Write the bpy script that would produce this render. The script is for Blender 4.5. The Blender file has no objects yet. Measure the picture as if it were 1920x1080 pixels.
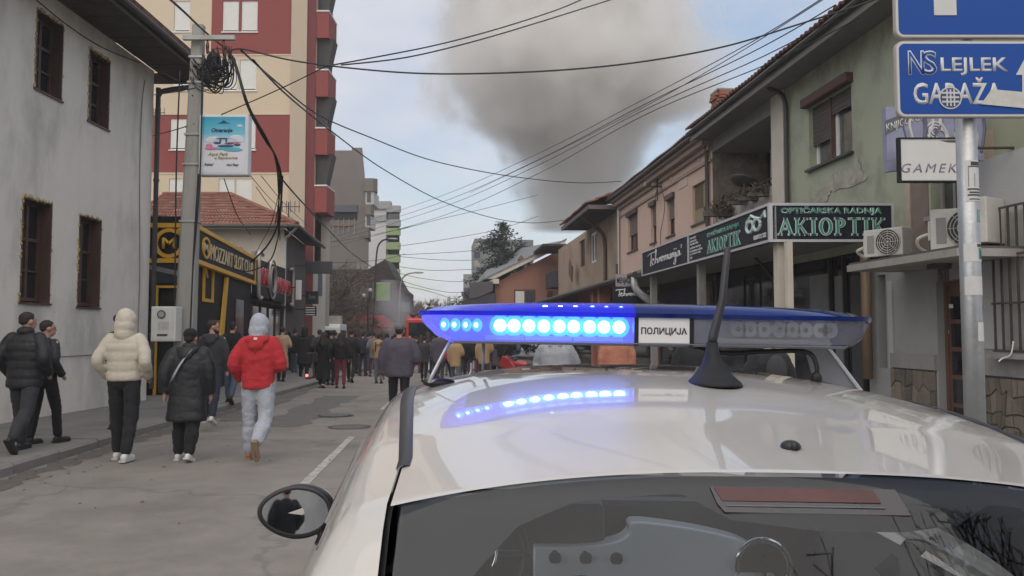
import bpy, bmesh, math, random
from mathutils import Vector, Matrix, noise
random.seed(11)
sc = bpy.context.scene
COL = sc.collection
PI = math.pi
V = Vector
# ------------------------------------------------------------------ camera, sky, sun, exposure
CAM = V((0, 0, 1.58))
TH = math.atan(82 / 1500)
cam = bpy.data.cameras.new('camera'); cam_o = bpy.data.objects.new('camera', cam); COL.objects.link(cam_o)
cam.sensor_width = 36; cam.lens = 36 * 1500 / 1920; cam.clip_start = .05; cam.clip_end = 3000
cam_o.location = CAM; cam_o.rotation_euler = (PI / 2 + TH, 0, 0)
sc.camera = cam_o
SUN_EL, SUN_AZ = math.radians(52), math.radians(195)     # azimuth from north (+Y), clockwise
w = bpy.data.worlds.new('World'); sc.world = w; w.use_nodes = True
nt = w.node_tree; nt.nodes.clear()
def N(nt, t, **k):
    n = nt.nodes.new(t)
    for a, b in k.items():
        if a in n.bl_rna.properties: setattr(n, a, b)
    return n
out = N(nt, 'ShaderNodeOutputWorld'); bg = N(nt, 'ShaderNodeBackground')
sky = N(nt, 'ShaderNodeTexSky', sky_type='NISHITA', sun_disc=False, sun_elevation=SUN_EL, sun_rotation=SUN_AZ, air_density=1.3, dust_density=2.5)
bg.inputs[1].default_value = .125
tc = N(nt, 'ShaderNodeTexCoord'); sep = N(nt, 'ShaderNodeSeparateXYZ')
nt.links.new(tc.outputs['Generated'], sep.inputs[0])
add = N(nt, 'ShaderNodeMath', operation='MAXIMUM'); add.inputs[1].default_value = 0.0
nt.links.new(sep.outputs[2], add.inputs[0])
ad2 = N(nt, 'ShaderNodeMath', operation='ADD'); ad2.inputs[1].default_value = .22; nt.links.new(add.outputs[0], ad2.inputs[0])
dv = N(nt, 'ShaderNodeVectorMath', operation='DIVIDE'); nt.links.new(tc.outputs['Generated'], dv.inputs[0])
cmb = N(nt, 'ShaderNodeCombineXYZ')
for i in range(3): nt.links.new(ad2.outputs[0], cmb.inputs[i])
nt.links.new(cmb.outputs[0], dv.inputs[1])
nz = N(nt, 'ShaderNodeTexNoise'); nz.inputs['Scale'].default_value = 1.3; nz.inputs['Detail'].default_value = 7; nz.inputs['Roughness'].default_value = .52
mp = N(nt, 'ShaderNodeMapping'); mp.inputs['Location'].default_value = (3.1, .6, 0)
nt.links.new(dv.outputs[0], mp.inputs[0]); nt.links.new(mp.outputs[0], nz.inputs['Vector'])
mr = N(nt, 'ShaderNodeMapRange'); mr.inputs[1].default_value = .36; mr.inputs[2].default_value = .62; mr.inputs[3].default_value = .18; mr.inputs[4].default_value = 1.0
nt.links.new(nz.outputs[0], mr.inputs[0])
cr = N(nt, 'ShaderNodeMix', data_type='RGBA')
nt.links.new(mr.outputs[0], cr.inputs[0])
nt.links.new(sky.outputs[0], cr.inputs[6])
# overcast layer: pale grey, a little bluer and darker where it is thick
nz2 = N(nt, 'ShaderNodeTexNoise'); nz2.inputs['Scale'].default_value = 2.6; nz2.inputs['Detail'].default_value = 5
nt.links.new(mp.outputs[0], nz2.inputs['Vector'])
cc = N(nt, 'ShaderNodeMix', data_type='RGBA'); cc.inputs[6].default_value = (3.35, 3.6, 4.25, 1); cc.inputs[7].default_value = (4.85, 4.85, 5.1, 1)
nt.links.new(nz2.outputs[0], cc.inputs[0]); nt.links.new(cc.outputs[2], cr.inputs[7])
nt.links.new(cr.outputs[2], bg.inputs[0]); nt.links.new(bg.outputs[0], out.inputs[0])
sun = bpy.data.lights.new('sun', 'SUN'); sun.energy = 1.5; sun.angle = math.radians(100); sun.color = (1, .90, .77)
sun_o = bpy.data.objects.new('sun', sun); COL.objects.link(sun_o)
sd = V((math.sin(SUN_AZ) * math.cos(SUN_EL), math.cos(SUN_AZ) * math.cos(SUN_EL), math.sin(SUN_EL)))
sun_o.rotation_euler = sd.to_track_quat('Z', 'Y').to_euler(); sun_o.location = (10, -20, 30)
sc.view_settings.view_transform = 'Standard'; sc.view_settings.look = 'None'
sc.view_settings.gamma = 1; sc.view_settings.exposure = .46; sc.view_settings.use_curve_mapping = False
try:
    sc.cycles.use_denoising = True; sc.cycles.denoiser = 'OPENIMAGEDENOISE'
    sc.cycles.max_bounces = 10; sc.cycles.transparent_max_bounces = 16; sc.cycles.volume_bounces = 8
    sc.cycles.volume_step_rate = 1.6; sc.cycles.volume_max_steps = 96; sc.cycles.sample_clamp_indirect = 6
except Exception as e: print(e)

# ------------------------------------------------------------------ pixel rays (photo pixels, 1920 x 1080) used to measure places
def ray(px, py):
    u = (px - 960) / 1500; v = (540 - py) / 1500
    return V((u, math.cos(TH) - v * math.sin(TH), math.sin(TH) + v * math.cos(TH)))
def P(px, py, Y):
    r = ray(px, py); return CAM + r * (Y / r.y)
def g(Y):                                               # the street falls away gently
    return 0 if Y < 12 else -.011 * (min(Y, 120) - 12)
def gh(px, py, dz=0):
    r = ray(px, py); t = 5
    for _ in range(40):
        t = (g(t * r.y) + dz - CAM.z) / r.z
    return CAM + r * t
class Frame:
    """a facade's own axes: x along it, y outwards, z up"""
    def __init__(s, O, xdir):
        s.O = V((O[0], O[1], 0)); s.x = V((xdir[0], xdir[1], 0)).normalized(); s.y = V((0, 0, 1)).cross(s.x)
    def hit(s, px, py, v=0):
        r = ray(px, py); o = s.O + s.y * v
        t = (o - CAM).dot(s.y) / r.dot(s.y); p = CAM + r * t
        return (p - s.O).dot(s.x), p.z
    def x_at(s, px, v=0): return s.hit(px, 600, v)[0]
    def z_at(s, py, px, v=0): return s.hit(px, py, v)[1]
    def rot(s): return math.atan2(s.x.y, s.x.x)

# ------------------------------------------------------------------ objects
BATCH = []                                              # (object, kind, args): meshes finished in one pass at the end
INV = {}
def top(o, label, cat, group=None, kind=None):
    o['label'] = label
    if cat: o['category'] = cat
    if group: o['group'] = group
    if kind: o['kind'] = kind
    return o
def empty(name, label, cat, loc=(0, 0, 0), rz=0, group=None, scale=1):
    o = bpy.data.objects.new(name, None); COL.objects.link(o)
    o.location = loc; o.rotation_euler = (0, 0, rz); o.scale = (scale,) * 3; o.empty_display_size = .2
    return top(o, label, cat, group)
def link(o, parent=None, world=False):
    COL.objects.link(o)
    if parent is not None:
        o.parent = parent
        if world:
            M = Matrix.Identity(4); p = parent
            while p is not None:
                M = (p.matrix_parent_inverse @ p.matrix_basis) @ M if p.parent else p.matrix_basis @ M
                p = p.parent
            o.matrix_parent_inverse = M.inverted()
    return o
class MB:
    def __init__(s): s.v = []; s.f = []; s.m = []; s.mi = 0
    def add(s, vs, fs):
        b = len(s.v); s.v.extend([tuple(q) for q in vs]); s.f.extend([tuple(b + i for i in f) for f in fs]); s.m.extend([s.mi] * len(fs)); return s
    def box(s, x0, x1, y0, y1, z0, z1):
        if x0 > x1: x0, x1 = x1, x0
        if y0 > y1: y0, y1 = y1, y0
        if z0 > z1: z0, z1 = z1, z0
        vs = [(x0, y0, z0), (x1, y0, z0), (x1, y1, z0), (x0, y1, z0), (x0, y0, z1), (x1, y0, z1), (x1, y1, z1), (x0, y1, z1)]
        return s.add(vs, [(0, 3, 2, 1), (4, 5, 6, 7), (0, 1, 5, 4), (1, 2, 6, 5), (2, 3, 7, 6), (3, 0, 4, 7)])
    def obox(s, c, ax, ay, az):
        c = V(c); ax = V(ax); ay = V(ay); az = V(az)
        vs = [c + ax * i + ay * j + az * k for k in (-1, 1) for j in (-1, 1) for i in (-1, 1)]
        return s.add(vs, [(0, 2, 3, 1), (4, 5, 7, 6), (0, 1, 5, 4), (1, 3, 7, 5), (3, 2, 6, 7), (2, 0, 4, 6)])
    def quad(s, a, b, c, d): return s.add([a, b, c, d], [(0, 1, 2, 3)])
    def prism(s, poly, d):                              # poly: 3d points, d: extrusion vector
        n = len(poly); d = V(d); p = [V(q) for q in poly]
        return s.add(p + [q + d for q in p], [tuple(range(n))[::-1], tuple(range(n, 2 * n))] + [(i, (i + 1) % n, n + (i + 1) % n, n + i) for i in range(n)])
    def tube(s, pts, r, n=6, cap=True):
        pts = [V(p) for p in pts]; m = len(pts)
        rs = r if isinstance(r, (list, tuple)) else [r] * m
        t0 = (pts[1] - pts[0]).normalized()
        a = t0.cross(V((0, 0, 1)))
        if a.length < .05: a = t0.cross(V((0, 1, 0)))
        a.normalize(); vs = []
        for i, p in enumerate(pts):
            t = (pts[min(i + 1, m - 1)] - pts[max(i - 1, 0)])
            if t.length < 1e-9: t = t0
            t.normalize()
            a = a - t * a.dot(t)
            if a.length < 1e-6: a = t.orthogonal()
            a.normalize(); b = t.cross(a)
            for k in range(n):
                an = 2 * PI * k / n
                vs.append(p + (a * math.cos(an) + b * math.sin(an)) * rs[i])
        fs = [(i * n + k, i * n + (k + 1) % n, (i + 1) * n + (k + 1) % n, (i + 1) * n + k) for i in range(m - 1) for k in range(n)]
        if cap: fs += [tuple(range(n))[::-1], tuple(range((m - 1) * n, m * n))]
        return s.add(vs, fs)
    def ell(s, c, r, R=None, nu=14, nv=8):
        c = V(c); vs = [V((0, 0, r[2]))]
        for j in range(1, nv):
            ph = PI * j / nv
            for i in range(nu):
                a = 2 * PI * i / nu
                vs.append(V((r[0] * math.sin(ph) * math.cos(a), r[1] * math.sin(ph) * math.sin(a), r[2] * math.cos(ph))))
        vs.append(V((0, 0, -r[2])))
        if R is not None: vs = [R @ q for q in vs]
        vs = [q + c for q in vs]; L = len(vs) - 1
        fs = [(0, 1 + i, 1 + (i + 1) % nu) for i in range(nu)]
        for j in range(nv - 2):
            b = 1 + j * nu
            fs += [(b + i, b + nu + i, b + nu + (i + 1) % nu, b + (i + 1) % nu) for i in range(nu)]
        b = 1 + (nv - 2) * nu
        fs += [(L, b + (i + 1) % nu, b + i) for i in range(nu)]
        return s.add(vs, fs)
    def cap(s, p0, p1, r0, r1=None, n=12):              # tapered limb with round ends
        r1 = r0 if r1 is None else r1
        s.tube([p0, p1], [r0, r1], n); s.ell(p0, (r0,) * 3, None, n, 7); return s.ell(p1, (r1,) * 3, None, n, 7)
    def disc(s, c, nrm, r, depth, n=20):
        nrm = V(nrm).normalized(); return s.tube([V(c), V(c) + nrm * depth], r, n)
    def loft(s, rings, cap=True):
        n = len(rings[0]); vs = [p for r in rings for p in r]; m = len(rings)
        fs = [(i * n + k, i * n + (k + 1) % n, (i + 1) * n + (k + 1) % n, (i + 1) * n + k) for i in range(m - 1) for k in range(n)]
        if cap: fs += [tuple(range(n))[::-1], tuple(range((m - 1) * n, m * n))]
        return s.add(vs, fs)
    def grid(s, rows):
        n = len(rows[0]); m = len(rows)
        return s.add([p for r in rows for p in r], [(i * n + k, i * n + k + 1, (i + 1) * n + k + 1, (i + 1) * n + k) for i in range(m - 1) for k in range(n - 1)])
    def mesh(s, name, mats, smooth=False, recalc=True):
        me = bpy.data.meshes.new(name); me.from_pydata(s.v, [], s.f)
        for m in (mats if isinstance(mats, (list, tuple)) else [mats]): me.materials.append(m)
        if any(s.m): me.polygons.foreach_set('material_index', s.m)
        if recalc:
            bm = bmesh.new(); bm.from_mesh(me); bmesh.ops.recalc_face_normals(bm, faces=bm.faces); bm.to_mesh(me); bm.free()
        if smooth is True: me.polygons.foreach_set('use_smooth', [True] * len(me.polygons))
        elif smooth: me.set_sharp_from_angle(angle=math.radians(smooth)); 
        me.update(); return me
    def build(s, name, mats, parent=None, smooth=False, world=False, kind=None, bevel=0, recalc=True):
        me = s.mesh(name, mats, smooth, recalc)
        if smooth and smooth is not True: me.polygons.foreach_set('use_smooth', [True] * len(me.polygons))
        o = bpy.data.objects.new(name, me); link(o, parent, world)
        if kind: o['kind'] = kind
        if bevel:
            b = o.modifiers.new('b', 'BEVEL'); b.width = bevel; b.segments = 2; b.limit_method = 'ANGLE'; b.angle_limit = math.radians(40)
            BATCH.append((o, 'apply', None))
        return o
def share(o, name, parent, M):                          # another piece sharing o's mesh
    c = bpy.data.objects.new(name, o.data); link(c, parent); c.matrix_basis = M; return c
def cat_rom(pts, n=8):
    pts = [V(p) for p in pts]; out = []
    for i in range(len(pts) - 1):
        p0 = pts[max(i - 1, 0)]; p1 = pts[i]; p2 = pts[i + 1]; p3 = pts[min(i + 2, len(pts) - 1)]
        for k in range(n):
            t = k / n
            out.append(.5 * ((2 * p1) + (p2 - p0) * t + (2 * p0 - 5 * p1 + 4 * p2 - p3) * t * t + (3 * p1 - p0 - 3 * p2 + p3) * t ** 3))
    out.append(pts[-1]); return out
def text(name, s, loc, w, h, mat, parent, basis=None, bold=0, shear=0, ext=.004, world=False, keep=False, space=1.0):
    """lettering fitted to a w x h box whose lower left corner is loc; basis columns: reading direction, up, outwards"""
    cu = bpy.data.curves.new(name, 'FONT'); cu.body = s; cu.size = 1; cu.extrude = 0.0; cu.offset = bold; cu.shear = shear; cu.resolution_u = 3; cu.space_character = space
    t = bpy.data.objects.new(name + '_src', cu); COL.objects.link(t)
    o = bpy.data.objects.new(name, bpy.data.meshes.new(name)); link(o, parent, world)
    B = basis if basis is not None else Matrix(((-1, 0, 0), (0, 0, 1), (0, 1, 0)))
    BATCH.append((o, 'text', (t, V(loc), w, h, mat, B, ext, keep))); return o
FAC = Matrix(((-1, 0, 0), (0, 0, 1), (0, 1, 0)))        # on a facade frame, read from outside
def soft(mb, name, mat, parent, vox, smooth=6, wr=0, wf=6, seed=0, seams=None):
    """one continuous surface grown over overlapping limbs"""
    me = mb.mesh(name, mat); o = bpy.data.objects.new(name, me); link(o, parent)
    r = o.modifiers.new('r', 'REMESH'); r.mode = 'VOXEL'; r.voxel_size = vox; r.use_smooth_shade = True
    if smooth:
        q = o.modifiers.new('s', 'SMOOTH'); q.iterations = smooth; q.factor = .5
    BATCH.append((o, 'soft', (wr, wf, seed, seams))); return o
def finish():
    bpy.context.view_layer.update()
    dg = bpy.context.evaluated_depsgraph_get()
    new = []
    for o, kind, a in BATCH:
        src = a[0] if kind == 'text' else o
        new.append(bpy.data.meshes.new_from_object(src.evaluated_get(dg), depsgraph=dg))
    for (o, kind, a), me in zip(BATCH, new):
        nm = o.data.name
        if kind == 'text':
            t, loc, w_, h_, mat, B, ext, keep = a
            n = len(me.vertices)
            if n:
                xs = [v.co.x for v in me.vertices]; ys = [v.co.y for v in me.vertices]
                x0, x1, y0, y1 = min(xs), max(xs), min(ys), max(ys)
                sx = w_ / max(x1 - x0, 1e-6); sy = h_ / max(y1 - y0, 1e-6)
                if keep: sx = sy = min(sx, sy)
                bm = bmesh.new(); bm.from_mesh(me)
                if ext:
                    r = bmesh.ops.extrude_face_region(bm, geom=bm.faces[:])
                    for e in r['geom']:
                        if isinstance(e, bmesh.types.BMVert): e.co.z += ext
                bmesh.ops.recalc_face_normals(bm, faces=bm.faces)
                for v in bm.verts:
                    q = V(((v.co.x - x0) * sx, (v.co.y - y0) * sy, v.co.z)); v.co = loc + B @ q
                bm.to_mesh(me); bm.free()
            me.materials.clear(); me.materials.append(mat)
            o.data = me; bpy.data.objects.remove(t)
        elif kind == 'soft':
            wr, wf, seed, seams = a
            if wr or seams:
                me.update(); nv = len(me.vertices); no = [v.normal.copy() for v in me.vertices]
                for v, nn in zip(me.vertices, no):
                    d = 0
                    if wr:
                        p = v.co
                        d += wr * noise.noise(V((p.x * wf + seed, p.y * wf, p.z * wf * 1.7))) + wr * .5 * (1 - 2 * abs(noise.noise(V((p.x * wf * 2.2, p.y * wf * 2.2 + seed, p.z * wf * 3.6)))))
                    if seams:
                        d += seams(v.co)
                    v.co += nn * d
            me.polygons.foreach_set('use_smooth', [True] * len(me.polygons))
            o.data = me; o.modifiers.clear()
        else:
            o.data = me; o.modifiers.clear()
        me.name = nm

# ------------------------------------------------------------------ materials
def lin(c):
    return tuple(((x / 255) / 12.92 if x / 255 <= .04045 else ((x / 255 + .055) / 1.055) ** 2.4) for x in c)
MATS = {}
def mt(name, rgb, rough=.7, var=.12, scale=4, bump=0, bscale=40, metal=0, spec=.5, coat=0, stain=None, stain_amt=.5, stain_scale=.7, stain_lo=.5, emit=None, estr=0, streak=1, sheen=0, crack=0):
    """rgb is the thing's own colour as a linear albedo"""
    if name in MATS: return MATS[name]
    m = bpy.data.materials.new(name); m.use_nodes = True; t = m.node_tree; b = t.nodes['Principled BSDF']
    tc = N(t, 'ShaderNodeTexCoord'); co = tc.outputs['Object']
    if streak != 1:
        mp = N(t, 'ShaderNodeMapping'); mp.inputs['Scale'].default_value = (1, 1, streak); t.links.new(co, mp.inputs[0]); cs = mp.outputs[0]
    else: cs = co
    nz = N(t, 'ShaderNodeTexNoise'); nz.inputs['Scale'].default_value = scale; nz.inputs['Detail'].default_value = 6; nz.inputs['Roughness'].default_value = .62
    t.links.new(cs, nz.inputs['Vector'])
    mx = N(t, 'ShaderNodeMix', data_type='RGBA')
    mx.inputs[6].default_value = tuple(max(0, x * (1 - var * 2)) for x in rgb) + (1,); mx.inputs[7].default_value = tuple(x * (1 + var * 2) for x in rgb) + (1,)
    t.links.new(nz.outputs[0], mx.inputs[0]); c = mx.outputs[2]
    if stain:
        n2 = N(t, 'ShaderNodeTexNoise'); n2.inputs['Scale'].default_value = stain_scale; n2.inputs['Detail'].default_value = 8; n2.inputs['Roughness'].default_value = .65
        t.links.new(cs, n2.inputs['Vector'])
        r = N(t, 'ShaderNodeMapRange'); r.inputs[1].default_value = stain_lo; r.inputs[2].default_value = stain_lo + .16; r.inputs[4].default_value = stain_amt
        t.links.new(n2.outputs[0], r.inputs[0])
        m2 = N(t, 'ShaderNodeMix', data_type='RGBA'); m2.inputs[7].default_value = tuple(stain) + (1,)
        t.links.new(r.outputs[0], m2.inputs[0]); t.links.new(c, m2.inputs[6]); c = m2.outputs[2]
    if crack:                                           # hairline cracks and grit
        vo = N(t, 'ShaderNodeTexVoronoi', feature='DISTANCE_TO_EDGE'); vo.inputs['Scale'].default_value = crack
        wn = N(t, 'ShaderNodeTexNoise'); wn.inputs['Scale'].default_value = 2.5; wn.inputs['Detail'].default_value = 4
        wm = N(t, 'ShaderNodeMix', data_type='RGBA', blend_type='LINEAR_LIGHT'); wm.inputs[0].default_value = .35
        t.links.new(co, wn.inputs['Vector']); t.links.new(co, wm.inputs[6]); t.links.new(wn.outputs[1], wm.inputs[7]); t.links.new(wm.outputs[2], vo.inputs['Vector'])
        cr_ = N(t, 'ShaderNodeMapRange'); cr_.inputs[1].default_value = .004; cr_.inputs[2].default_value = .016; cr_.inputs[3].default_value = .3; cr_.inputs[4].default_value = 0
        t.links.new(vo.outputs[0], cr_.inputs[0])
        sp_ = N(t, 'ShaderNodeTexNoise'); sp_.inputs['Scale'].default_value = 45; sp_.inputs['Detail'].default_value = 3; t.links.new(co, sp_.inputs['Vector'])
        s2_ = N(t, 'ShaderNodeMapRange'); s2_.inputs[1].default_value = .62; s2_.inputs[2].default_value = .72; s2_.inputs[4].default_value = .45; t.links.new(sp_.outputs[0], s2_.inputs[0])
        mxx = N(t, 'ShaderNodeMath', operation='MAXIMUM'); t.links.new(cr_.outputs[0], mxx.inputs[0]); t.links.new(s2_.outputs[0], mxx.inputs[1])
        m3 = N(t, 'ShaderNodeMix', data_type='RGBA'); m3.inputs[7].default_value = tuple(x * .35 for x in rgb) + (1,)
        t.links.new(mxx.outputs[0], m3.inputs[0]); t.links.new(c, m3.inputs[6]); c = m3.outputs[2]
    t.links.new(c, b.inputs['Base Color'])
    b.inputs['Roughness'].default_value = rough; b.inputs['Metallic'].default_value = metal; b.inputs['Specular IOR Level'].default_value = spec
    if coat: b.inputs['Coat Weight'].default_value = coat; b.inputs['Coat Roughness'].default_value = .03
    if sheen: b.inputs['Sheen Weight'].default_value = sheen
    if bump:
        n3 = N(t, 'ShaderNodeTexNoise'); n3.inputs['Scale'].default_value = bscale; n3.inputs['Detail'].default_value = 5
        t.links.new(co, n3.inputs['Vector'])
        bp = N(t, 'ShaderNodeBump'); bp.inputs['Strength'].default_value = bump; bp.inputs['Distance'].default_value = .02
        t.links.new(n3.outputs[0], bp.inputs['Height']); t.links.new(bp.outputs[0], b.inputs['Normal'])
    if emit: b.inputs['Emission Color'].default_value = tuple(emit) + (1,); b.inputs['Emission Strength'].default_value = estr
    MATS[name] = m; return m
def glass(name, tint, refl=1.0, rough=.02, ior=1.45, alpha=None):
    m = bpy.data.materials.new(name); m.use_nodes = True; t = m.node_tree; t.nodes.clear()
    o = N(t, 'ShaderNodeOutputMaterial'); a = N(t, 'ShaderNodeBsdfTransparent'); a.inputs[0].default_value = tuple(tint) + (1,)
    gl = N(t, 'ShaderNodeBsdfGlossy'); gl.inputs['Roughness'].default_value = rough; gl.inputs[0].default_value = (refl,) * 3 + (1,)
    fr = N(t, 'ShaderNodeFresnel'); fr.inputs[0].default_value = ior
    x = N(t, 'ShaderNodeMixShader'); t.links.new(fr.outputs[0], x.inputs[0]); t.links.new(a.outputs[0], x.inputs[1]); t.links.new(gl.outputs[0], x.inputs[2])
    t.links.new(x.outputs[0], o.inputs[0]); MATS[name] = m; return m
def emis(name, c, s): return mt(name, tuple(min(1, x) for x in c), .4, 0, emit=c, estr=s)
# ------------------------------------------------------------------ ground, road, pavements
M_ASPH = mt('asphalt', (.225, .205, .184), .9, .16, 1.6, .35, 160, stain=(.15, .134, .118), stain_amt=.7, stain_scale=.5, stain_lo=.5, crack=.32)
M_PAVE = mt('pavement concrete', (.19, .18, .168), .9, .15, 2.2, .25, 90, stain=(.10, .095, .088), stain_amt=.5, stain_scale=.8, stain_lo=.5)
M_KERB = mt('kerb concrete', (.215, .205, .19), .9, .16, 3, .3, 60, stain=(.11, .105, .1), stain_amt=.45, stain_scale=1.5, stain_lo=.55)
M_DIRT = mt('gutter dirt', (.12, .106, .092), 1, .3, 9, .6, 50)
M_LINE = mt('worn road paint', (.42, .41, .39), .8, .2, 14, stain=(.22, .2, .18), stain_amt=.9, stain_scale=9, stain_lo=.47)
M_SOIL = mt('outlying ground', (.13, .125, .115), 1, .2, .3)
def kx(Y): return -5.5 - .052 * (Y - 8.4)               # left kerb line
def rx(Y): return 2.0 - .052 * (Y - 3)                  # right kerb line
YS = [-40, -20, -8, 0, 4, 8, 12, 16, 20, 26, 32, 40, 50, 62, 76, 92, 110, 120, 160]
b = MB()
b.grid([[(x, y, g(y) - .02) for x in (-160, -60, -20, 0, 20, 60, 160)] for y in [-60] + YS + [200]])
top(b.build('ground', M_SOIL), 'bare ground around the street out to the horizon', None, kind='structure')
b = MB(); b.grid([[(kx(y) + (rx(y) - kx(y)) * k / 6, y, g(y)) for k in range(7)] for y in YS])
road = top(b.build('road', M_ASPH), 'grey worn asphalt of the street', None, kind='structure')
# left pavement: slab plus a row of long kerb stones
b = MB(); b.grid([[(x, y, g(y) + .118) for x in (-30, -12, -8.2, kx(y) - .38)] for y in YS])
pavl = top(b.build('pavement_left', M_PAVE), 'grey pavement below the white house', None, kind='structure')
y = 3.0
while y < 60:
    L = 1.0 if y < 30 else 3.0
    y1 = y + L - .018; j = random.uniform(-.006, .006); h = .124 + random.uniform(-.004, .004)
    b = MB()
    poly = [(kx(y) - .4, y, g(y)), (kx(y) + j, y, g(y)), (kx(y1) + j, y1, g(y1)), (kx(y1) - .4, y1, g(y1))]
    n = 4; lo = [V(p) for p in poly]; lo = [p + V((0, 0, -.05)) for p in lo]; hi = [p + V((0, 0, h + .05)) for p in lo]
    hi2 = [hi[0], hi[1] + V((-.035, 0, .0)), hi[2] + V((-.035, 0, 0)), hi[3]]; mid = [hi[0], hi[1] + V((0, 0, -.03)), hi[2] + V((0, 0, -.03)), hi[3]]
    b.add(lo + mid + hi2, [(0, 3, 2, 1), (0, 1, 5, 4), (1, 2, 6, 5), (2, 3, 7, 6), (3, 0, 4, 7), (5, 6, 10, 9), (8, 9, 10, 11), (4, 5, 9, 8), (6, 7, 11, 10)])
    b.build('kerb_stone', M_KERB, pavl); y += L
b = MB(); b.grid([[(x, y, g(y) + .118) for x in (rx(y) + .2, 5, 30)] for y in YS])
pavr = top(b.build('pavement_right', M_PAVE), 'grey pavement under the shop canopies', None, kind='structure')
for i in range(-3, 26):
    y = i * 2.0; b = MB(); b.add([(rx(y), y, g(y) - .05), (rx(y) + .2, y, g(y) - .05), (rx(y + 2) + .2, y + 1.98, g(y + 2) - .05), (rx(y + 2), y + 1.98, g(y + 2) - .05),
        (rx(y), y, g(y) + .12), (rx(y) + .2, y, g(y) + .12), (rx(y + 2) + .2, y + 1.98, g(y + 2) + .12), (rx(y + 2), y + 1.98, g(y + 2) + .12)],
        [(4, 5, 6, 7), (0, 1, 5, 4), (1, 2, 6, 5), (2, 3, 7, 6), (3, 0, 4, 7)]); b.build('kerb_stone', M_KERB, pavr)
# painted line, gutter dirt, patches, manholes: thin sheets on the road
def strip(name, pts, wd, mat, dz, rag=0, n=40):
    rows = []
    for i in range(n + 1):
        t = i / n * (len(pts) - 1); k = min(int(t), len(pts) - 2); p = V(pts[k]).lerp(V(pts[k + 1]), t - k)
        a = wd * (1 + rag * random.uniform(-1, 1)); c = wd * (1 + rag * random.uniform(-1, 1))
        rows.append([(p.x - a / 2, p.y, g(p.y) + dz), (p.x + c / 2, p.y, g(p.y) + dz)])
    b = MB(); b.grid(rows); return b.build(name, mat, road)
A, B_ = gh(562, 916), gh(657, 822)
d = (B_ - A); strip('lane_line', [A - d * .02, B_ + d * .05], .10, M_LINE, .004, .12)
strip('lane_line', [B_ + d * 1.3, B_ + d * 2.6], .10, M_LINE, .004)
strip('gutter_dirt', [(kx(4) + .2, 4, 0), (kx(30) + .2, 30, 0)], .3, M_DIRT, .003, .6, 200)
strip('asphalt_patch', [gh(640, 742), gh(520, 800)], .9, mt('dark patch', (.125, .117, .11), .85, .2, 5, .3, 120), .004, .3, 14)
strip('asphalt_patch', [gh(560, 735), gh(430, 790)], .5, MATS['dark patch'], .005, .4, 12)
M_IRON = mt('cast iron', (.05, .048, .047), .6, .2, 20, .4, 120)
def ringmesh(c, r0, r1, dz, name, par):
    b = MB(); n = 28
    for i in range(n):
        a0, a1 = 2 * PI * i / n, 2 * PI * (i + 1) / n
        b.quad(*[(c.x + r * math.cos(a), c.y + r * math.sin(a), g(c.y) + dz) for r, a in ((r0, a0), (r1, a0), (r1, a1), (r0, a1))])
    return b.build(name, M_IRON, par)
for px, py, lab in ((628, 780, 'round iron manhole cover in the road, the farther of two'), (655, 801, 'round iron manhole cover in the road, the nearer of two')):
    c = gh(px, py); m = MB(); m.tube([(c.x, c.y, -.01), (c.x, c.y, g(c.y) + .006)], .3, 28)
    o = top(m.build('manhole_cover', mt('cover plate', (.12, .115, .11), .8, .2, 12, .4, 90)), lab, 'manhole cover')
    ringmesh(c, .295, .36, .008, 'rim', o)

q = MB()
for i in range(150):                                    # grit, leaf bits and cigarette ends along the gutter and road
    y = random.uniform(4.5, 22); x = kx(y) + abs(random.gauss(0, 1)) * 1.1 + .05; a = random.uniform(0, PI); s_ = random.uniform(.006, .03)
    dx, dy = math.cos(a) * s_, math.sin(a) * s_; q.add([(x - dx, y - dy, g(y) + .006), (x + dy * .5, y - dx * .5, g(y) + .016), (x + dx, y + dy, g(y) + .008), (x - dy * .5, y + dx * .5, g(y) + .01)], [(0, 1, 2, 3)])
top(q.build('litter', mt('dry leaf bits', (.13, .1, .075), .95, .5, 5), None, recalc=False), 'dry leaf bits and grit scattered along the gutter', None, kind='stuff')
# ------------------------------------------------------------------ shared building kit
M_BRN = mt('dark brown joinery', (.085, .048, .036), .5, .25, 6, .1, 60)
M_BRN2 = mt('brown boarding', (.085, .05, .04), .55, .25, 5, .15, 50, streak=.3)
M_PANE = mt('window glass', (.012, .014, .017), .04, .1, 1, spec=.7)
M_WPVC = mt('white plastic frame', (.72, .72, .7), .4, .05, 5)
M_SHUT = mt('pale roller shutter', (.66, .66, .62), .55, .05, 4)
M_DARK = mt('dark opening', (.012, .012, .014), .7, .2, 2)
M_GUT = mt('dark gutter metal', (.055, .05, .047), .5, .2, 5, metal=.3)
M_TILE = mt('clay roof tile', (.205, .085, .06), .85, .35, 2.8, .3, 30, stain=(.12, .05, .035), stain_amt=.6, stain_scale=5, stain_lo=.5)
M_TILE2 = mt('old roof tile', (.17, .075, .05), .9, .4, 5, .3, 30, stain=(.05, .035, .03), stain_amt=.7, stain_scale=6, stain_lo=.47)
M_CONC = mt('grey concrete', (.27, .265, .25), .9, .14, 2, .3, 60, stain=(.13, .125, .12), stain_amt=.5, stain_scale=1.2, stain_lo=.52, streak=.5)
M_METAL = mt('galvanised steel', (.42, .43, .43), .42, .12, 9, .1, 50, metal=.75)
M_BLACK = mt('black rubber', (.012, .012, .013), .55, .2, 8)
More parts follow.
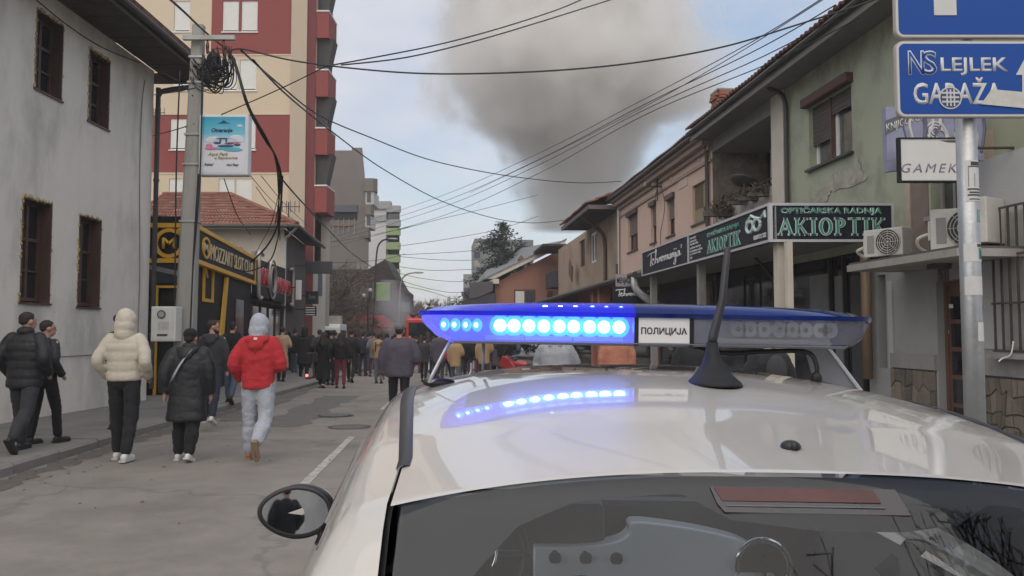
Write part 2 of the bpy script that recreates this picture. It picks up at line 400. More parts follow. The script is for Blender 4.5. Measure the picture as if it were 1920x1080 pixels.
def wall(b, x0, x1, z0, z1, holes, y=0, depth=.22):
    """front skin at y with real openings and reveals depth deep; holes (x0,x1,z0,z1)"""
    xs = sorted({x0, x1} | {q for h in holes for q in h[:2] if x0 < q < x1}); zs = sorted({z0, z1} | {q for h in holes for q in h[2:4] if z0 < q < z1})
    for i in range(len(xs) - 1):
        for j in range(len(zs) - 1):
            cx, cz = (xs[i] + xs[i + 1]) / 2, (zs[j] + zs[j + 1]) / 2
            if any(h[0] < cx < h[1] and h[2] < cz < h[3] for h in holes): continue
            b.quad((xs[i], y, zs[j]), (xs[i + 1], y, zs[j]), (xs[i + 1], y, zs[j + 1]), (xs[i], y, zs[j + 1]))
    for h in holes:
        a, c, e, f = h[:4]; q = y - depth
        b.quad((a, y, e), (a, q, e), (a, q, f), (a, y, f)); b.quad((c, y, e), (c, y, f), (c, q, f), (c, q, e))
        b.quad((a, y, f), (a, q, f), (c, q, f), (c, y, f)); b.quad((a, y, e), (c, y, e), (c, q, e), (a, q, e))
def shell(root, fr_or_none, x0, x1, z0, z1, dep, holes, mat, name='wall', depth=.22, y=0):
    b = MB(); wall(b, x0, x1, z0, z1, holes, y, depth)
    Y2 = y - dep
    b.quad((x0, y, z0), (x0, Y2, z0), (x0, Y2, z1), (x0, y, z1)); b.quad((x1, y, z0), (x1, y, z1), (x1, Y2, z1), (x1, Y2, z0))
    b.quad((x0, Y2, z0), (x1, Y2, z0), (x1, Y2, z1), (x0, Y2, z1)); b.quad((x0, y, z1), (x0, Y2, z1), (x1, Y2, z1), (x1, y, z1))
    return b.build(name, mat, root, recalc=False)
def window(root, h, y=-.14, fm=None, pm=None, cols=2, fw=.06, rail=None, sill=None, label=None, shutter=0, sm=None):
    """a framed window in opening h set back to y; shutter = share of it closed from the top"""
    fm = fm or M_BRN; x0, x1, z0, z1 = h[:4]; b = MB()
    b.box(x0, x0 + fw, y - .06, y, z0, z1); b.box(x1 - fw, x1, y - .06, y, z0, z1); b.box(x0 + fw, x1 - fw, y - .06, y, z0, z0 + fw); b.box(x0 + fw, x1 - fw, y - .06, y, z1 - fw, z1)
    wdt = (x1 - x0 - 2 * fw)
    for c in range(1, cols): xm = x0 + fw + wdt * c / cols; b.box(xm - fw * .6, xm + fw * .6, y - .055, y + .004, z0 + fw, z1 - fw)
    if rail: zr = z0 + (z1 - z0) * rail; b.box(x0 + fw, x1 - fw, y - .05, y + .002, zr - fw * .45, zr + fw * .45)
    f = b.build('window', fm, root)
    if label: f['label'] = label
    for c in range(cols):
        a = x0 + fw + wdt * c / cols; e = x0 + fw + wdt * (c + 1) / cols; p = MB(); p.box(a + .01, e - .01, y - .05, y - .035, z0 + fw * .8, z1 - fw * .8); p.build('pane', pm or M_PANE, f)
    if shutter:
        s = MB(); zb = z1 - (z1 - z0 - fw) * shutter; n = max(3, int((z1 - zb) / .055))
        for k in range(n):
            a = zb + (z1 - zb) * k / n; e = zb + (z1 - zb) * (k + 1) / n; s.box(x0 + .02, x1 - .02, y + .008, y + .022, a, e - .007)
        s.box(x0 + .02, x1 - .02, y + .004, y + .012, zb, z1); o = s.build('shutter', sm or M_SHUT, f)
    if sill is not None:
        s = MB(); s.box(x0 - .06, x1 + .06, y, .06, z0 - .05, z0 - .002); s.build('sill', sill, f)
    return f
def frame_empty(name, label, cat, F, **k): return empty(name, label, cat, (F.O.x, F.O.y, 0), F.rot(), **k)
def tiles(b, p00, p10, p01, p11, nu, nv, amp=.045, edge=True):
    """pantile slope: p00-p10 along the eave, p01-p11 along the top; rows of curved tiles that overlap"""
    p00, p10, p01, p11 = map(V, (p00, p10, p01, p11)); nrm = (p10 - p00).cross(p01 - p00).normalized()
    if nrm.z < 0: nrm = -nrm
    for j in range(nv):
        rows = []
        for tt, lift in ((j / nv, .07), ((j + 1.12) / nv, .012)):
            tt = min(tt, 1); r = []
            for i in range(nu * 4 + 1):
                s = i / (nu * 4); q = (p00.lerp(p01, tt)).lerp(p10.lerp(p11, tt), s)
                jit = .012 * math.sin(i // 4 * 12.9898 + j * 78.233)
                r.append(q + nrm * (lift + jit + amp * abs(math.sin(PI * i / 4)) ** 1.3))
            rows.append(r)
        b.grid(rows)
        b.grid([[q - nrm * .05 for q in rows[0]], rows[0]])

# ------------------------------------------------------------------ white house, left
F1 = Frame((-8.2, 8.2 * 1500 / 682), (0, -1)); CY = F1.O.y
M_PLAS = mt('off-white plaster', (.74, .695, .62), .92, .07, 1.3, .3, 18, stain=(.48, .46, .42), stain_amt=.85, stain_scale=.75, stain_lo=.48, streak=.45)
ZE = F1.z_at(128, 282)
wh = frame_empty('white_house', 'two-storey white plastered house with brown windows in ragged foam surrounds', 'house', F1)
def H(a, b_, t, u, F=F1):                               # opening from photo corners: left px, right px, top at left px, bottom at right px
    xa, xb = F.x_at(a), F.x_at(b_); return (min(xa, xb), max(xa, xb), F.z_at(u, b_), F.z_at(t, a))
holes = [H(50, 102, 2, 183), H(153, 193, 80, 239), H(35, 91, 365, 569), H(143, 185, 400, 577)]
shell(wh, F1, 0, 13, -1, ZE, 9, holes, M_PLAS, depth=.2)
b = MB(); M_STN = mt('flaking base coat', (.36, .35, .33), .95, .2, 4, .4, 40)
M_FOAM = mt('expanding foam', (.5, .38, .17), .9, .3, 14, .5, 60)
for h in holes:
    x0, x1, z0, z1 = h; w_ = window(wh, (x0 + .03, x1 - .03, z0 + .03, z1 - .03), -.17, M_BRN, None, 2, .06, .62)
    q = MB(); q.box(x0 + .001, x0 + .03, -.2, .012, z0 + .001, z1 - .001); q.box(x1 - .03, x1 - .001, -.2, .012, z0 + .001, z1 - .001); q.box(x0 + .03, x1 - .03, -.2, .012, z1 - .03, z1 - .001); q.build('jamb_lining', M_BRN2, w_)
    q = MB()
    for k in range(2): q.box(x0 + .03, x0 + .036, -.15, -.02, z0 + .1 + (z1 - z0) * .48 * k, z0 + (z1 - z0) * (.44 + .48 * k))
    q.box(x0 + .03, x0 + .045, -.165, -.158, z0, z1); q.build('jamb_panel', M_BRN, w_)
    q = MB(); zz = z0 + (z1 - z0) * .31; q.box(x0 + .09, x1 - .09, -.21, -.165, zz - .015, zz + .015); q.build('mullion', M_BRN, w_)
    q = MB()
    for i in range(330):
        t = random.random()
        if i < 150: p = (x1 + random.uniform(-.01, .03), random.uniform(-.05, .012), z0 + (z1 - z0) * t); r = random.uniform(.01, .026)
        elif i < 220: p = (x0 - random.uniform(-.01, .02), random.uniform(-.05, .01), z0 + (z1 - z0) * t); r = random.uniform(.008, .024)
        else: p = (x0 + (x1 - x0) * t, random.uniform(-.05, .012), z1 + random.uniform(-.01, .03)); r = random.uniform(.01, .028)
        q.ell(p, (r, r * .8, r * 1.3), None, 6, 4)
    fo = q.build('foam_edge', M_FOAM, w_, True); fo['kind'] = 'stuff'
    q = MB(); q.box(x0 - .03, x1 + .03, -.13, .035, z0 - .035, z0 - .002); q.build('sill', M_BRN, w_)
# roof: slope, dark boarded soffit, fascia and gutter
b = MB(); b.prism([(-.75, 1.1, ZE + .12), (-.75, -9, ZE + 3.6), (-.75, -9, ZE + 3.75), (-.75, 1.12, ZE + .26)], (14, 0, 0)); rf = b.build('roof', M_TILE2, wh)
for i in range(24):
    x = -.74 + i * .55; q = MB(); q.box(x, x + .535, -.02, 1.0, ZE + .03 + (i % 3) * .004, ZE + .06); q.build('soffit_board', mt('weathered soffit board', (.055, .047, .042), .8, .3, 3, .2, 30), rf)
q = MB(); q.box(-.75, 13, 1.0, 1.03, ZE - .06, ZE + .2); q.box(-.78, -.75, -9, 1.03, ZE - .06, ZE + .2); q.build('fascia', mt('fascia board', (.07, .06, .055), .7, .25, 4), rf)
q = MB(); q.tube([(-.8, 1.1, ZE + .08), (13, 1.1, ZE + .1)], .075, 10); q.build('gutter', M_GUT, rf)
q = MB(); q.tube(cat_rom([(-.55, 1.08, ZE + .05), (-.5, .98, ZE - .16), (-.12, .3, ZE - .4), (-.02, .12, ZE - .55), (-.02, .1, ZE - 1), (-.02, .1, .3)], 5), .055, 10)
for z in (1.5, 3.2, 5.0): q.tube([(-.02, .1, z), (-.02, .1, z + .05)], .068, 10)
q.build('downpipe', M_GUT, wh)
def wire(label, pts, r=.012, name='cable', mat=None, grp=None, n=8, cat='cable'):
    q = MB(); q.tube(cat_rom([p if isinstance(p, V) else P(*p) for p in pts], n), r * .78, 5)
    return top(q.build(name, mat or M_BLACK, None, True), label, cat, grp)
def onwall(F, px, py, v=.02):
    x, z = F.hit(px, py, v); return F.O + F.x * x + F.y * v + V((0, 0, z))
wire('thin grey cable sagging along the top of the white house wall', [onwall(F1, a, c) for a, c in ((62, -6), (120, 42), (190, 88), (262, 118))], .012)
wire('thin black cable running level across the lower white house wall', [onwall(F1, a, c) for a, c in ((112, 669), (150, 667), (185, 665), (276, 662))], .008)
wire('straight pale cable clipped down the far edge of the white house wall', [onwall(F1, a, c) for a, c in ((272, 150), (266, 200), (262, 330), (262, 520), (258, 640))], .014, mat=M_CONC)

# ------------------------------------------------------------------ concrete utility pole with crossarm
PY = 14.4
def pp(px, py): return P(px, py, PY)
base = pp(341, 775); tp = pp(373, 48); base.z = g(PY) + .1
pole = empty('utility_pole', 'leaning grey concrete utility pole tangled with black cables', 'utility pole', base)
b = MB(); rings = []
for k in range(9):
    t = k / 8; c = base.lerp(tp, t); r = .185 * (1 - t) + .1 * t
    rings.append([c + V((sx * r, sy * r * .8, 0)) for sx, sy in ((-1, -.7), (-.7, -1), (.7, -1), (1, -.7), (1, .7), (.7, 1), (-.7, 1), (-1, .7))])
b.loft(rings); b.build('shaft', mt('pole concrete', (.33, .325, .30), .9, .14, 3, .35, 60, stain=(.17, .165, .15), stain_amt=.5, stain_scale=2.2, stain_lo=.53, streak=.25), pole, world=True)
for py in (112, 160, 258, 314, 420):
    b = MB(); c = base.lerp(tp, (775 - py) / 727); r = .185 * (py / 775) + .1 * (1 - py / 775) + .012; b.box(c.x - r, c.x + r, c.y - r * .85, c.y + r * .85, c.z, c.z + .035); b.build('clamp_band', M_METAL, pole, world=True)
b = MB(); b.box(pp(352, 0).x, pp(448, 0).x, PY - .2, PY - .12, pp(380, 81).z, pp(380, 73).z); b.build('crossarm', mt('old crossarm', (.4, .4, .38), .7, .15, 5), pole, world=True)
for px in (395, 425): c = pp(px, 90); q = MB(); q.tube([c + V((0, -.15, .1)), c + V((0, -.15, -.02)), c + V((0, -.15, -.16))], [.012, .035, .02], 8); q.build('insulator', mt('brown ceramic', (.09, .02, .015), .25, .2, 8), pole, world=True)
c = pp(402, 118); q = MB(); q.ell((c.x, PY - .05, c.z), (.13, .1, .2)); q.build('splice_box', M_BLACK, pole, True, world=True)
for i in range(30):                                     # tangle of drooping loops
    a = pp(random.uniform(398, 440), random.uniform(85, 120)); e = pp(random.uniform(360, 392), random.uniform(110, 150)); m = (a + e) / 2 + V((random.uniform(-.1, .25), random.uniform(-.15, .1), -random.uniform(.1, .55)))
    a.y -= random.uniform(0, .25); e.y -= .16
    q = MB(); q.tube(cat_rom([a, a.lerp(m, .5) + V((.1, 0, -.12)), m, e.lerp(m, .4) + V((-.06, 0, -.05)), e], 6), random.choice((.008, .011, .014)), 5); q.build('cable_loop', M_BLACK, pole, True, world=True)
for i in range(5):
    c = pp(random.uniform(408, 436), random.uniform(112, 160)); R_ = random.uniform(.1, .22); q = MB()
    q.tube([c + V((R_ * math.cos(t / 16 * 2 * PI), -.12 - .02 * i + .02 * math.sin(t), R_ * 1.2 * math.sin(t / 16 * 2 * PI))) for t in range(17)], .008, 5); q.build('cable_coil', M_BLACK, pole, True, world=True)
for xs in ((346, 140, 340, 330, 338, 600), (388, 110, 384, 330, 372, 500), (380, 330, 372, 480, 366, 640)):
    q = MB(); q.tube(cat_rom([pp(xs[0], xs[1]) + V((0, -.2, 0)), pp(xs[2], xs[3]) + V((0, -.22, 0)), pp(xs[4], xs[5]) + V((0, -.24, 0))], 8), .014, 5); q.build('riser_cable', M_BLACK, pole, True, world=True)
# meter cabinet on the pole
mc = V((pp(341, 0).x, PY - .32, 0)); mz0, mz1 = P(341, 640, PY - .32).z, P(341, 575, PY - .32).z; mw = .215
mb_ = empty('meter_cabinet', 'white electric meter cabinet with round window fixed to the concrete pole', 'electric meter', (mc.x, mc.y, mz0))
q = MB(); q.box(-mw, mw, -.14, .14, 0, mz1 - mz0); q.build('cabinet', mt('cabinet plastic', (.6, .6, .56), .6, .1, 6, stain=(.4, .38, .34), stain_amt=.4), mb_, bevel=.012)
q = MB(); q.box(-mw + .03, mw - .03, -.148, -.14, .03, mz1 - mz0 - .03); q.build('door', mt('cabinet door', (.55, .55, .51), .6, .1, 6), mb_)
q = MB(); q.disc((-.03, -.142, .47), (0, -1, 0), .075, .02); w_ = q.build('meter_window', mt('meter glass', (.1, .1, .1), .2, .3, 30), mb_)
q = MB(); q.disc((-.03, -.162, .47), (0, -1, 0), .05, .006); q.build('dial', M_METAL, w_)
q = MB(); q.box(-.09, .1, -.151, -.149, .2, .34); q.build('sticker', mt('grey sticker', (.42, .42, .41), .7, .3, 30), mb_)
q = MB(); q.box(-.1, .08, -.153, -.149, .09, .13); q.build('warning_plate', mt('dark plate', (.06, .05, .04), .5, .3, 40), mb_)
# illuminated advertising box beside the pole
S = .05; LY = PY - .05
lx0, lx1 = P(382, 0, LY).x, P(474, 0, LY).x; lz0, lz1 = P(420, 331, LY).z, P(420, 217, LY).z; lw, lh = lx1 - lx0, lz1 - lz0
ad = empty('advertising_box', 'white framed box sign with blue sky and water slides hung beside the pole', 'sign', ((lx0 + lx1) / 2, LY, lz0))
q = MB(); q.box(-lw / 2, lw / 2, -.1, .1, 0, lh); q.build('casing', mt('white casing', (.62, .64, .66), .5, .05, 4), ad, bevel=.03)
fx = lw * .43; fb, ft = lh * .05, lh * .955
q = MB(); q.quad((-fx, -.103, fb), (fx, -.103, fb), (fx, -.103, ft), (-fx, -.103, ft)); pm = bpy.data.materials.new('poster print'); pm.use_nodes = True
t = pm.node_tree; bs = t.nodes['Principled BSDF']; bs.inputs['Roughness'].default_value = .25
tcn = N(t, 'ShaderNodeTexCoord'); sx = N(t, 'ShaderNodeSeparateXYZ'); t.links.new(tcn.outputs['Generated'], sx.inputs[0])
ra = N(t, 'ShaderNodeValToRGB'); t.links.new(sx.outputs[2], ra.inputs[0]); e = ra.color_ramp.elements
e[0].position = 0; e[0].color = (.66, .67, .7, 1); e[1].position = 1; e[1].color = (.03, .33, .5, 1)
for p_, c_ in ((.42, (.66, .67, .7, 1)), (.55, (.55, .66, .74, 1)), (.7, (.16, .5, .66, 1))): x_ = e.new(p_); x_.color = c_
t.links.new(ra.outputs[0], bs.inputs['Base Color']); poster = q.build('poster', pm, ad)
VIEW = Matrix(((1, 0, 0), (0, 0, -1), (0, 1, 0)))       # read by someone looking along +Y
def blobs(par, name, mat, items, y):
    for (cx, cz, rx_, rz_) in items: q = MB(); q.ell((cx * lw, y, cz * lh), (rx_ * lw, .003, rz_ * lh), None, 14, 6); q.build(name, mat, par, True)
blobs(poster, 'printed_cloud', mt('cloud print', (.62, .64, .68), .4, .05), [(-.2, .6, .12, .035), (-.28, .57, .1, .04), (.25, .62, .13, .04), (.33, .58, .09, .05), (.32, .81, .06, .02)], -.104)
blobs(poster, 'printed_pool', mt('pool print', (.1, .42, .55), .4, .2, 20), [(.05, .44, .3, .028), (.2, .415, .2, .03)], -.106)
blobs(poster, 'printed_slide', mt('pink slide print', (.55, .2, .3), .4, .2, 20), [(-.24, .44, .13, .028), (-.28, .48, .07, .04), (.22, .54, .14, .012)], -.108)
blobs(poster, 'printed_slide', mt('dark slide print', (.06, .07, .13), .4, .4, 30), [(-.02, .6, .13, .012), (-.12, .53, .08, .02), (.05, .48, .17, .022), (.12, .52, .1, .014), (.28, .5, .07, .022), (-.06, .565, .02, .03), (.06, .565, .02, .03)], -.11)
M_NAVY = mt('navy print', (.012, .03, .07), .5, 0); M_OCH = mt('ochre print', (.42, .28, .06), .5, 0)
text('lettering', 'Otvaranje', (-.24 * lw, -.106, .685 * lh), .42 * lw, .085 * lh, M_NAVY, poster, VIEW, .02, .25)
text('lettering', 'Aqua Park', (-.3 * lw, -.106, .305 * lh), .4 * lw, .07 * lh, M_OCH, poster, VIEW, .012, .3)
text('lettering', 'u Rajcinovica', (-.17 * lw, -.106, .25 * lh), .46 * lw, .06 * lh, M_OCH, poster, VIEW, .012, .3)
text('lettering', 'Rafael', (-.37 * lw, -.106, .155 * lh), .18 * lw, .045 * lh, M_NAVY, poster, VIEW, .01, .3)
text('lettering', 'Novi Pazar', (.07 * lw, -.106, .15 * lh), .25 * lw, .045 * lh, M_NAVY, poster, VIEW, .01, .3)
q = MB(); q.box(-.12 * lw, .12 * lw, -.107, -.104, .845 * lh, .852 * lh); q.prism([(-.08 * lw, -.107, .86 * lh), (.08 * lw, -.107, .86 * lh), (0, -.107, .9 * lh)], (0, .003, 0)); q.build('printed_crest', M_NAVY, poster)
q = MB()
for k in (.2, .8): q.box(-lw / 2 - .28, -lw / 2 + .02, -.02, .02, lh * k, lh * k + .03)
q.build('bracket', M_GUT, ad)
# ------------------------------------------------------------------ slot club shop, left beyond the white house
M_BLK = mt('black cladding', (.011, .011, .014), .55, .2, 3, spec=.2)
M_YEL = mt('gold yellow paint', (.72, .39, .035), .5, .08, 5)
M_CREAM = mt('cream render', (.60, .50, .36), .92, .06, 1.2, .2, 40)
SY = CY + 1.6
FA = Frame((P(368, 0, SY).x, SY), (-1, 0))
club = frame_empty('slot_club_shop', 'black clad corner betting shop with a gold framed door', 'shop', FA)
zt, zs, zb = FA.z_at(428, 368), FA.z_at(486, 368), -.6
x1 = FA.x_at(270)
dh = [(FA.x_at(332), FA.x_at(296), -.2, FA.z_at(540, 300))]
b = MB(); wall(b, 0, x1 + 1, zb, zt + .3, dh, 0, .15); b.box(0, x1 + 1, -.05, -.02, zs, zt + .3); b.build('wall', M_BLK, club)
q = MB(); h = dh[0]
q.box(h[0] - .06, h[0], -.02, .05, h[2], h[3] + .06); q.box(h[1], h[1] + .06, -.02, .05, h[2], h[3] + .06); q.box(h[0], h[1], -.02, .05, h[3], h[3] + .06)
df = q.build('door_frame', M_YEL, club); q = MB(); q.box(h[0], h[1], -.12, -.09, h[2], h[3]); q.build('door', M_DARK, df)
q = MB(); q.box(.1, x1, .0, .03, h[3] + .12, zs - .12); q.build('transom_panel', mt('smoked glass', (.03, .035, .045), .1, .3, 3), club)
q = MB(); q.prism([(.3, .035, h[3] + .3), (1.2, .035, h[3] + .5), (1.2, .035, h[3] + .62), (.3, .035, h[3] + .42)], (0, .02, 0)); q.build('trim', mt('steel trim', (.2, .2, .2), .4), club)
# frontal sign
def board(root, x0, x1, z0, z1, v0, v1, mat, name='board'):
    q = MB(); q.box(x0, x1, v0, v1, z0, z1); return q.build(name, mat, root)
def arc(root, c, r, a0, a1, wd, v0, v1, mat, name, n=28):
    q = MB()
    for i in range(n):
        t0, t1 = a0 + (a1 - a0) * i / n, a0 + (a1 - a0) * (i + 1) / n
        pts = [(c[0] + rr * math.cos(t) * c[2], v0, c[1] + rr * math.sin(t)) for rr, t in ((r - wd / 2, t0), (r + wd / 2, t0), (r + wd / 2, t1), (r - wd / 2, t1))]
        q.prism(pts, (0, v1 - v0, 0))
    return q.build(name, mat, root)
sg = frame_empty('corner_sign', 'square black sign with a big gold ringed letter M beside the pole', 'sign', FA)
xa, xb = 0.02, FA.x_at(283); board(sg, xa, xb, zs + .02, zt, .0, .12, M_BLK)
for z in (zt, zs - .1): board(sg, xa, xb, z, z + .11, -.02, .16, M_YEL, 'gold_band')
cx, cz = FA.x_at(318), (zs + zt) / 2 + .0; R_ = (zt - zs) * .42
arc(sg, (cx, cz, 1), R_, -PI * 1.05, PI * .72, .09, .12, .15, M_YEL, 'ring')
text('letter', 'M', (cx + R_ * .52, .12, cz - R_ * .42), R_ * 1.04, R_ * .84, M_YEL, sg, FAC, .02, 0, .03)
q = MB(); q.ell((cx - R_ * .75, .13, cz + R_ * .95), (.07, .02, .07)); q.tube([(cx - R_ * .8, .135, cz + R_ * .95), (cx - R_ * .7, .135, cz + R_ * .6)], [.04, .01], 8); q.build('apostrophe', M_YEL, sg)
# facade that turns down the street
X0 = FA.O.x; FB = Frame((X0, SY), (.128, -1))
zb1 = FB.z_at(528, 470); zt1 = FB.z_at(487, 470)
xe = FB.x_at(470); xr = FB.x_at(547)
shp = frame_empty('club_side_front', 'dark side front of the betting shop with gold angled strips', 'shop', FB)
b = MB(); b.quad((xe, 0, -.8), (0, 0, -.8), (0, 0, zs), (xe, 0, zs)); b.box(xe, 0, -3.5, -.02, zs, zs + .12); b.build('wall', M_BLK, shp)
for (pa, pt, pb_, pbt) in ((376, 440, 384, 520),):
    xa, xb = FB.x_at(pa), FB.x_at(pb_)
    q = MB(); q.tube([(xa, .05, FB.z_at(pt + 40, pa)), (xb, .05, FB.z_at(pbt, pb_))], .025, 4); q.build('gold_strip', M_YEL, shp)
xa, xb = FB.x_at(378), FB.x_at(396)
q = MB(); z0, z1 = FB.z_at(566, 386), FB.z_at(500, 386); q.box(xa, xa - .06, 0, .06, z0, z1); q.box(xb + .06, xb, 0, .06, z0, z1); q.box(xa - .06, xb + .06, 0, .06, z0, z0 + .08); q.build('gold_frame', M_YEL, shp)
q = MB(); xa, xb = FB.x_at(417), FB.x_at(422); q.prism([(xa, .03, FB.z_at(520, 420)), (xb, .03, FB.z_at(520, 422)), (FB.x_at(414), .03, FB.z_at(640, 414)), (FB.x_at(408), .03, FB.z_at(640, 408))], (0, .06, 0)); q.build('gold_fin', M_YEL, shp)
for (pa, pb_, t_, u_) in ((440, 455, 560, 680), (402, 412, 600, 700)):
    q = MB(); q.box(FB.x_at(pa), FB.x_at(pb_), .0, .03, FB.z_at(u_, pa), FB.z_at(t_, pa)); q.build('window', mt('shop window', (.02, .024, .032), .05, .2, 2), shp)
ss = frame_empty('long_club_sign', 'long black gold edged sign reading MOZZART SLOT CLUB', 'sign', FB)
def slanted(root, x0, x1, zA0, zA1, zB0, zB1, v0, v1, mat, name='board'):
    q = MB(); q.prism([(x0, v0, zA0), (x1, v0, zB0), (x1, v0, zB1), (x0, v0, zA1)], (0, v1 - v0, 0)); return q.build(name, mat, root)
slanted(ss, xe, 0, zb1, zt1, zs, zt, -.02, .12, M_BLK)
slanted(ss, xe, -.0, zt1 - .01, zt1 + .1, zt - .01, zt + .1, .0, .17, M_YEL, 'gold_band'); slanted(ss, xe, 0, zb1 - .1, zb1 + .01, zs - .1, zs + .01, .0, .17, M_YEL, 'gold_band')
board(ss, xe - .03, xe + .06, zb1, zt1, .0, .15, M_YEL, 'gold_band')
cz = (zs + zt) / 2; xm = FB.x_at(374)
arc(ss, (xm, cz, 1.5), .25, 0, 2 * PI, .06, .12, .15, M_YEL, 'ring'); text('letter', 'M', (xm + .22, .12, cz - .12), .44, .24, mt('cream letters', (.62, .5, .3), .5, 0), ss, FAC, .02, 0, .02)
xs_, xe_ = FB.x_at(383), FB.x_at(465)
tl = text('lettering', 'MOZZART SLOT CLUB', (xs_, .125, (zs + zb1) / 2 + .16), abs(xs_ - xe_), .42, MATS['cream letters'], ss, FAC, .0, 0, .02)
# second shop sign with red lettering and ring brackets
s2 = frame_empty('red_letter_sign', 'black shop sign with red lettering, chrome ring and brackets', 'sign', FB)
z20, z21 = FB.z_at(570, 500), FB.z_at(487, 480); z2b = FB.z_at(508, 545)
q = MB(); q.prism([(xe - .06, 0, FB.z_at(555, 472)), (xr, 0, FB.z_at(572, 545)), (xr, 0, z2b), (xe - .06, 0, z21)], (0, .1, 0)); q.build('board', M_BLK, s2)
M_RED = mt('red letters', (.5, .03, .045), .5, .1); M_CHR = mt('pale chrome', (.42, .4, .36), .4, .1, 5, metal=.3)
c1, c2 = FB.x_at(487), FB.x_at(503); zc = FB.z_at(524, 505)
text('lettering', 'VISALI', (FB.x_at(478), .105, zc - .33), abs(FB.x_at(478) - FB.x_at(498)), .62, M_RED, s2, FAC, .02, 0, .03)
text('lettering', 'VISALI', (FB.x_at(478) + .05, .102, zc - .36), abs(FB.x_at(478) - FB.x_at(498)) + .1, .68, M_WPVC, s2, FAC, .03, 0, .002)
text('lettering', 'ANDINKO', (FB.x_at(511), .105, zc - .42), abs(FB.x_at(511) - FB.x_at(539)), .6, M_RED, s2, FAC, .02, 0, .03)
text('lettering', 'ANDINKO', (FB.x_at(511) + .06, .102, zc - .45), abs(FB.x_at(511) - FB.x_at(539)) + .12, .66, M_WPVC, s2, FAC, .03, 0, .002)
xo = FB.x_at(504); arc(s2, (xo, zc, 1.1), .74, 0, 2 * PI, .045, .1, .16, M_CHR, 'ring'); arc(s2, (xo, zc, 1.1), .5, 0, 2 * PI, .04, .1, .18, M_CHR, 'ring')
for px, sgn in ((474, 1), (541, -1)):
    xo = FB.x_at(px); q = MB(); q.tube(cat_rom([(xo - sgn * .75, .17, zc + .72), (xo - sgn * .15, .17, zc + .78), (xo, .17, zc + .5), (xo, .17, zc - .5), (xo - sgn * .15, .17, zc - .85), (xo - sgn * .6, .17, zc - .8)], 6), .07, 8); q.build('bracket', M_CHR, s2, True)
# shop front under it
s3 = frame_empty('bakery_front', 'dark glazed shop front under the red lettered sign', 'shop', FB)
b = MB(); zz = FB.z_at(572, 510); b.quad((xr, -.05, -1), (xe, -.05, -1), (xe, -.05, zz + .3), (xr, -.05, zz + .3)); b.box(xr, xe, -.05, 2.0 * .12, zz - .02, zz + .03); b.build('wall', M_BLK, s3)
for k in range(6):
    x = xe + (xr - xe) * (k + .1) / 6; xx = xe + (xr - xe) * (k + .9) / 6; q = MB(); q.box(xx, x, -.04, -.01, -.2, zz - .15); o = q.build('window', mt('shop window 2', (.03, .032, .038), .06, .4, 1.5), s3)
    q = MB(); q.box(x - .05, x + .02, -.03, .03, -.2, zz - .1); q.build('frame', mt('bronze frame', (.09, .06, .045), .5), o)
# ------------------------------------------------------------------ cream house with hipped tile roof
HY = P(0, 0, 1).y * 34.1
FH = Frame((P(540, 0, HY).x, HY), (-1, 0)); zE = FH.z_at(428, 540)
hs = frame_empty('tiled_house', 'cream two-storey house under a hipped red tile roof', 'house', FH)
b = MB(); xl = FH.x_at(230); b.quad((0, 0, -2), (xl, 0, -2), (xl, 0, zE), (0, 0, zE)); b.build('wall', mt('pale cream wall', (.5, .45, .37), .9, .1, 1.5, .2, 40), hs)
dirv = V((-.128, 1)).normalized(); LEN = 7.0
side_end = V((FH.O.x, HY)) + dirv * LEN
def loc(p):                                             # world xy -> frame
    d_ = V((p[0], p[1], 0)) - FH.O; return d_.dot(FH.x), d_.dot(FH.y)
sx, sy = loc(side_end)
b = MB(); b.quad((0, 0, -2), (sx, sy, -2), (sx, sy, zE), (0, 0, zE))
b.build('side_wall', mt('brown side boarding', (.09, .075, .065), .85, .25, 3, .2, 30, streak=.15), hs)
ov = .75; e0 = (-ov, ov, zE); e1 = (xl, ov, zE); dE = V((sx, sy, 0)).normalized()
e2 = V((sx, sy, zE)) + dE * .9 + V((-ov * 1.1, 0, 0))
zR = zE + 2.05; apx = FH.x_at(372); apy = -3.6
b = MB(); tiles(b, e1, e0, (xl, apy, zR), (apx, apy, zR), 44, 11)
tiles(b, e0, e2, (apx, apy, zR), (e2.x + 4, e2.y + 1, zR), 26, 11)
rf = b.build('roof', M_TILE, hs, kind='stuff', recalc=False)
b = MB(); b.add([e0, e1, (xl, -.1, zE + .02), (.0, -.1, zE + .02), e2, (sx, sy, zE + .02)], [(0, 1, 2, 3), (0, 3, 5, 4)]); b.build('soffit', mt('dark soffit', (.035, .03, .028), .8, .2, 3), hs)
b = MB(); b.tube([V(e1) + V((0, .06, 0)), V(e0) + V((-.06, .06, 0)), e2 + V((-.06, 0, 0))], .075, 8); b.build('gutter', M_GUT, hs)
b = MB(); b.tube(cat_rom([V(e0) + V((.0, 0, -.05)), V((-.3, .35, zE - .35)), V((-.08, .1, zE - .6)), V((-.08, .1, zE - 2.4)), V((-.08, .1, .3))], 5), .06, 8); b.build('downpipe', M_METAL, hs)
q = MB(); q.tube([V((apx, apy, zR + .06)), V(e0) + V((0, 0, .1))], .1, 8); q.tube([V((xl, apy, zR + .06)), V((apx, apy, zR + .06))], .1, 8); q.build('ridge', M_TILE, hs)
for (px, py) in ((448, 470), (478, 478)):
    q = MB(); x, z = FH.hit(px, py); q.box(x - .12, x + .12, .0, .1, z - .15, z + .15); q.build('junction_box', M_CONC, hs)
FS = Frame((FH.O.x, HY), (-dirv.x, -dirv.y))
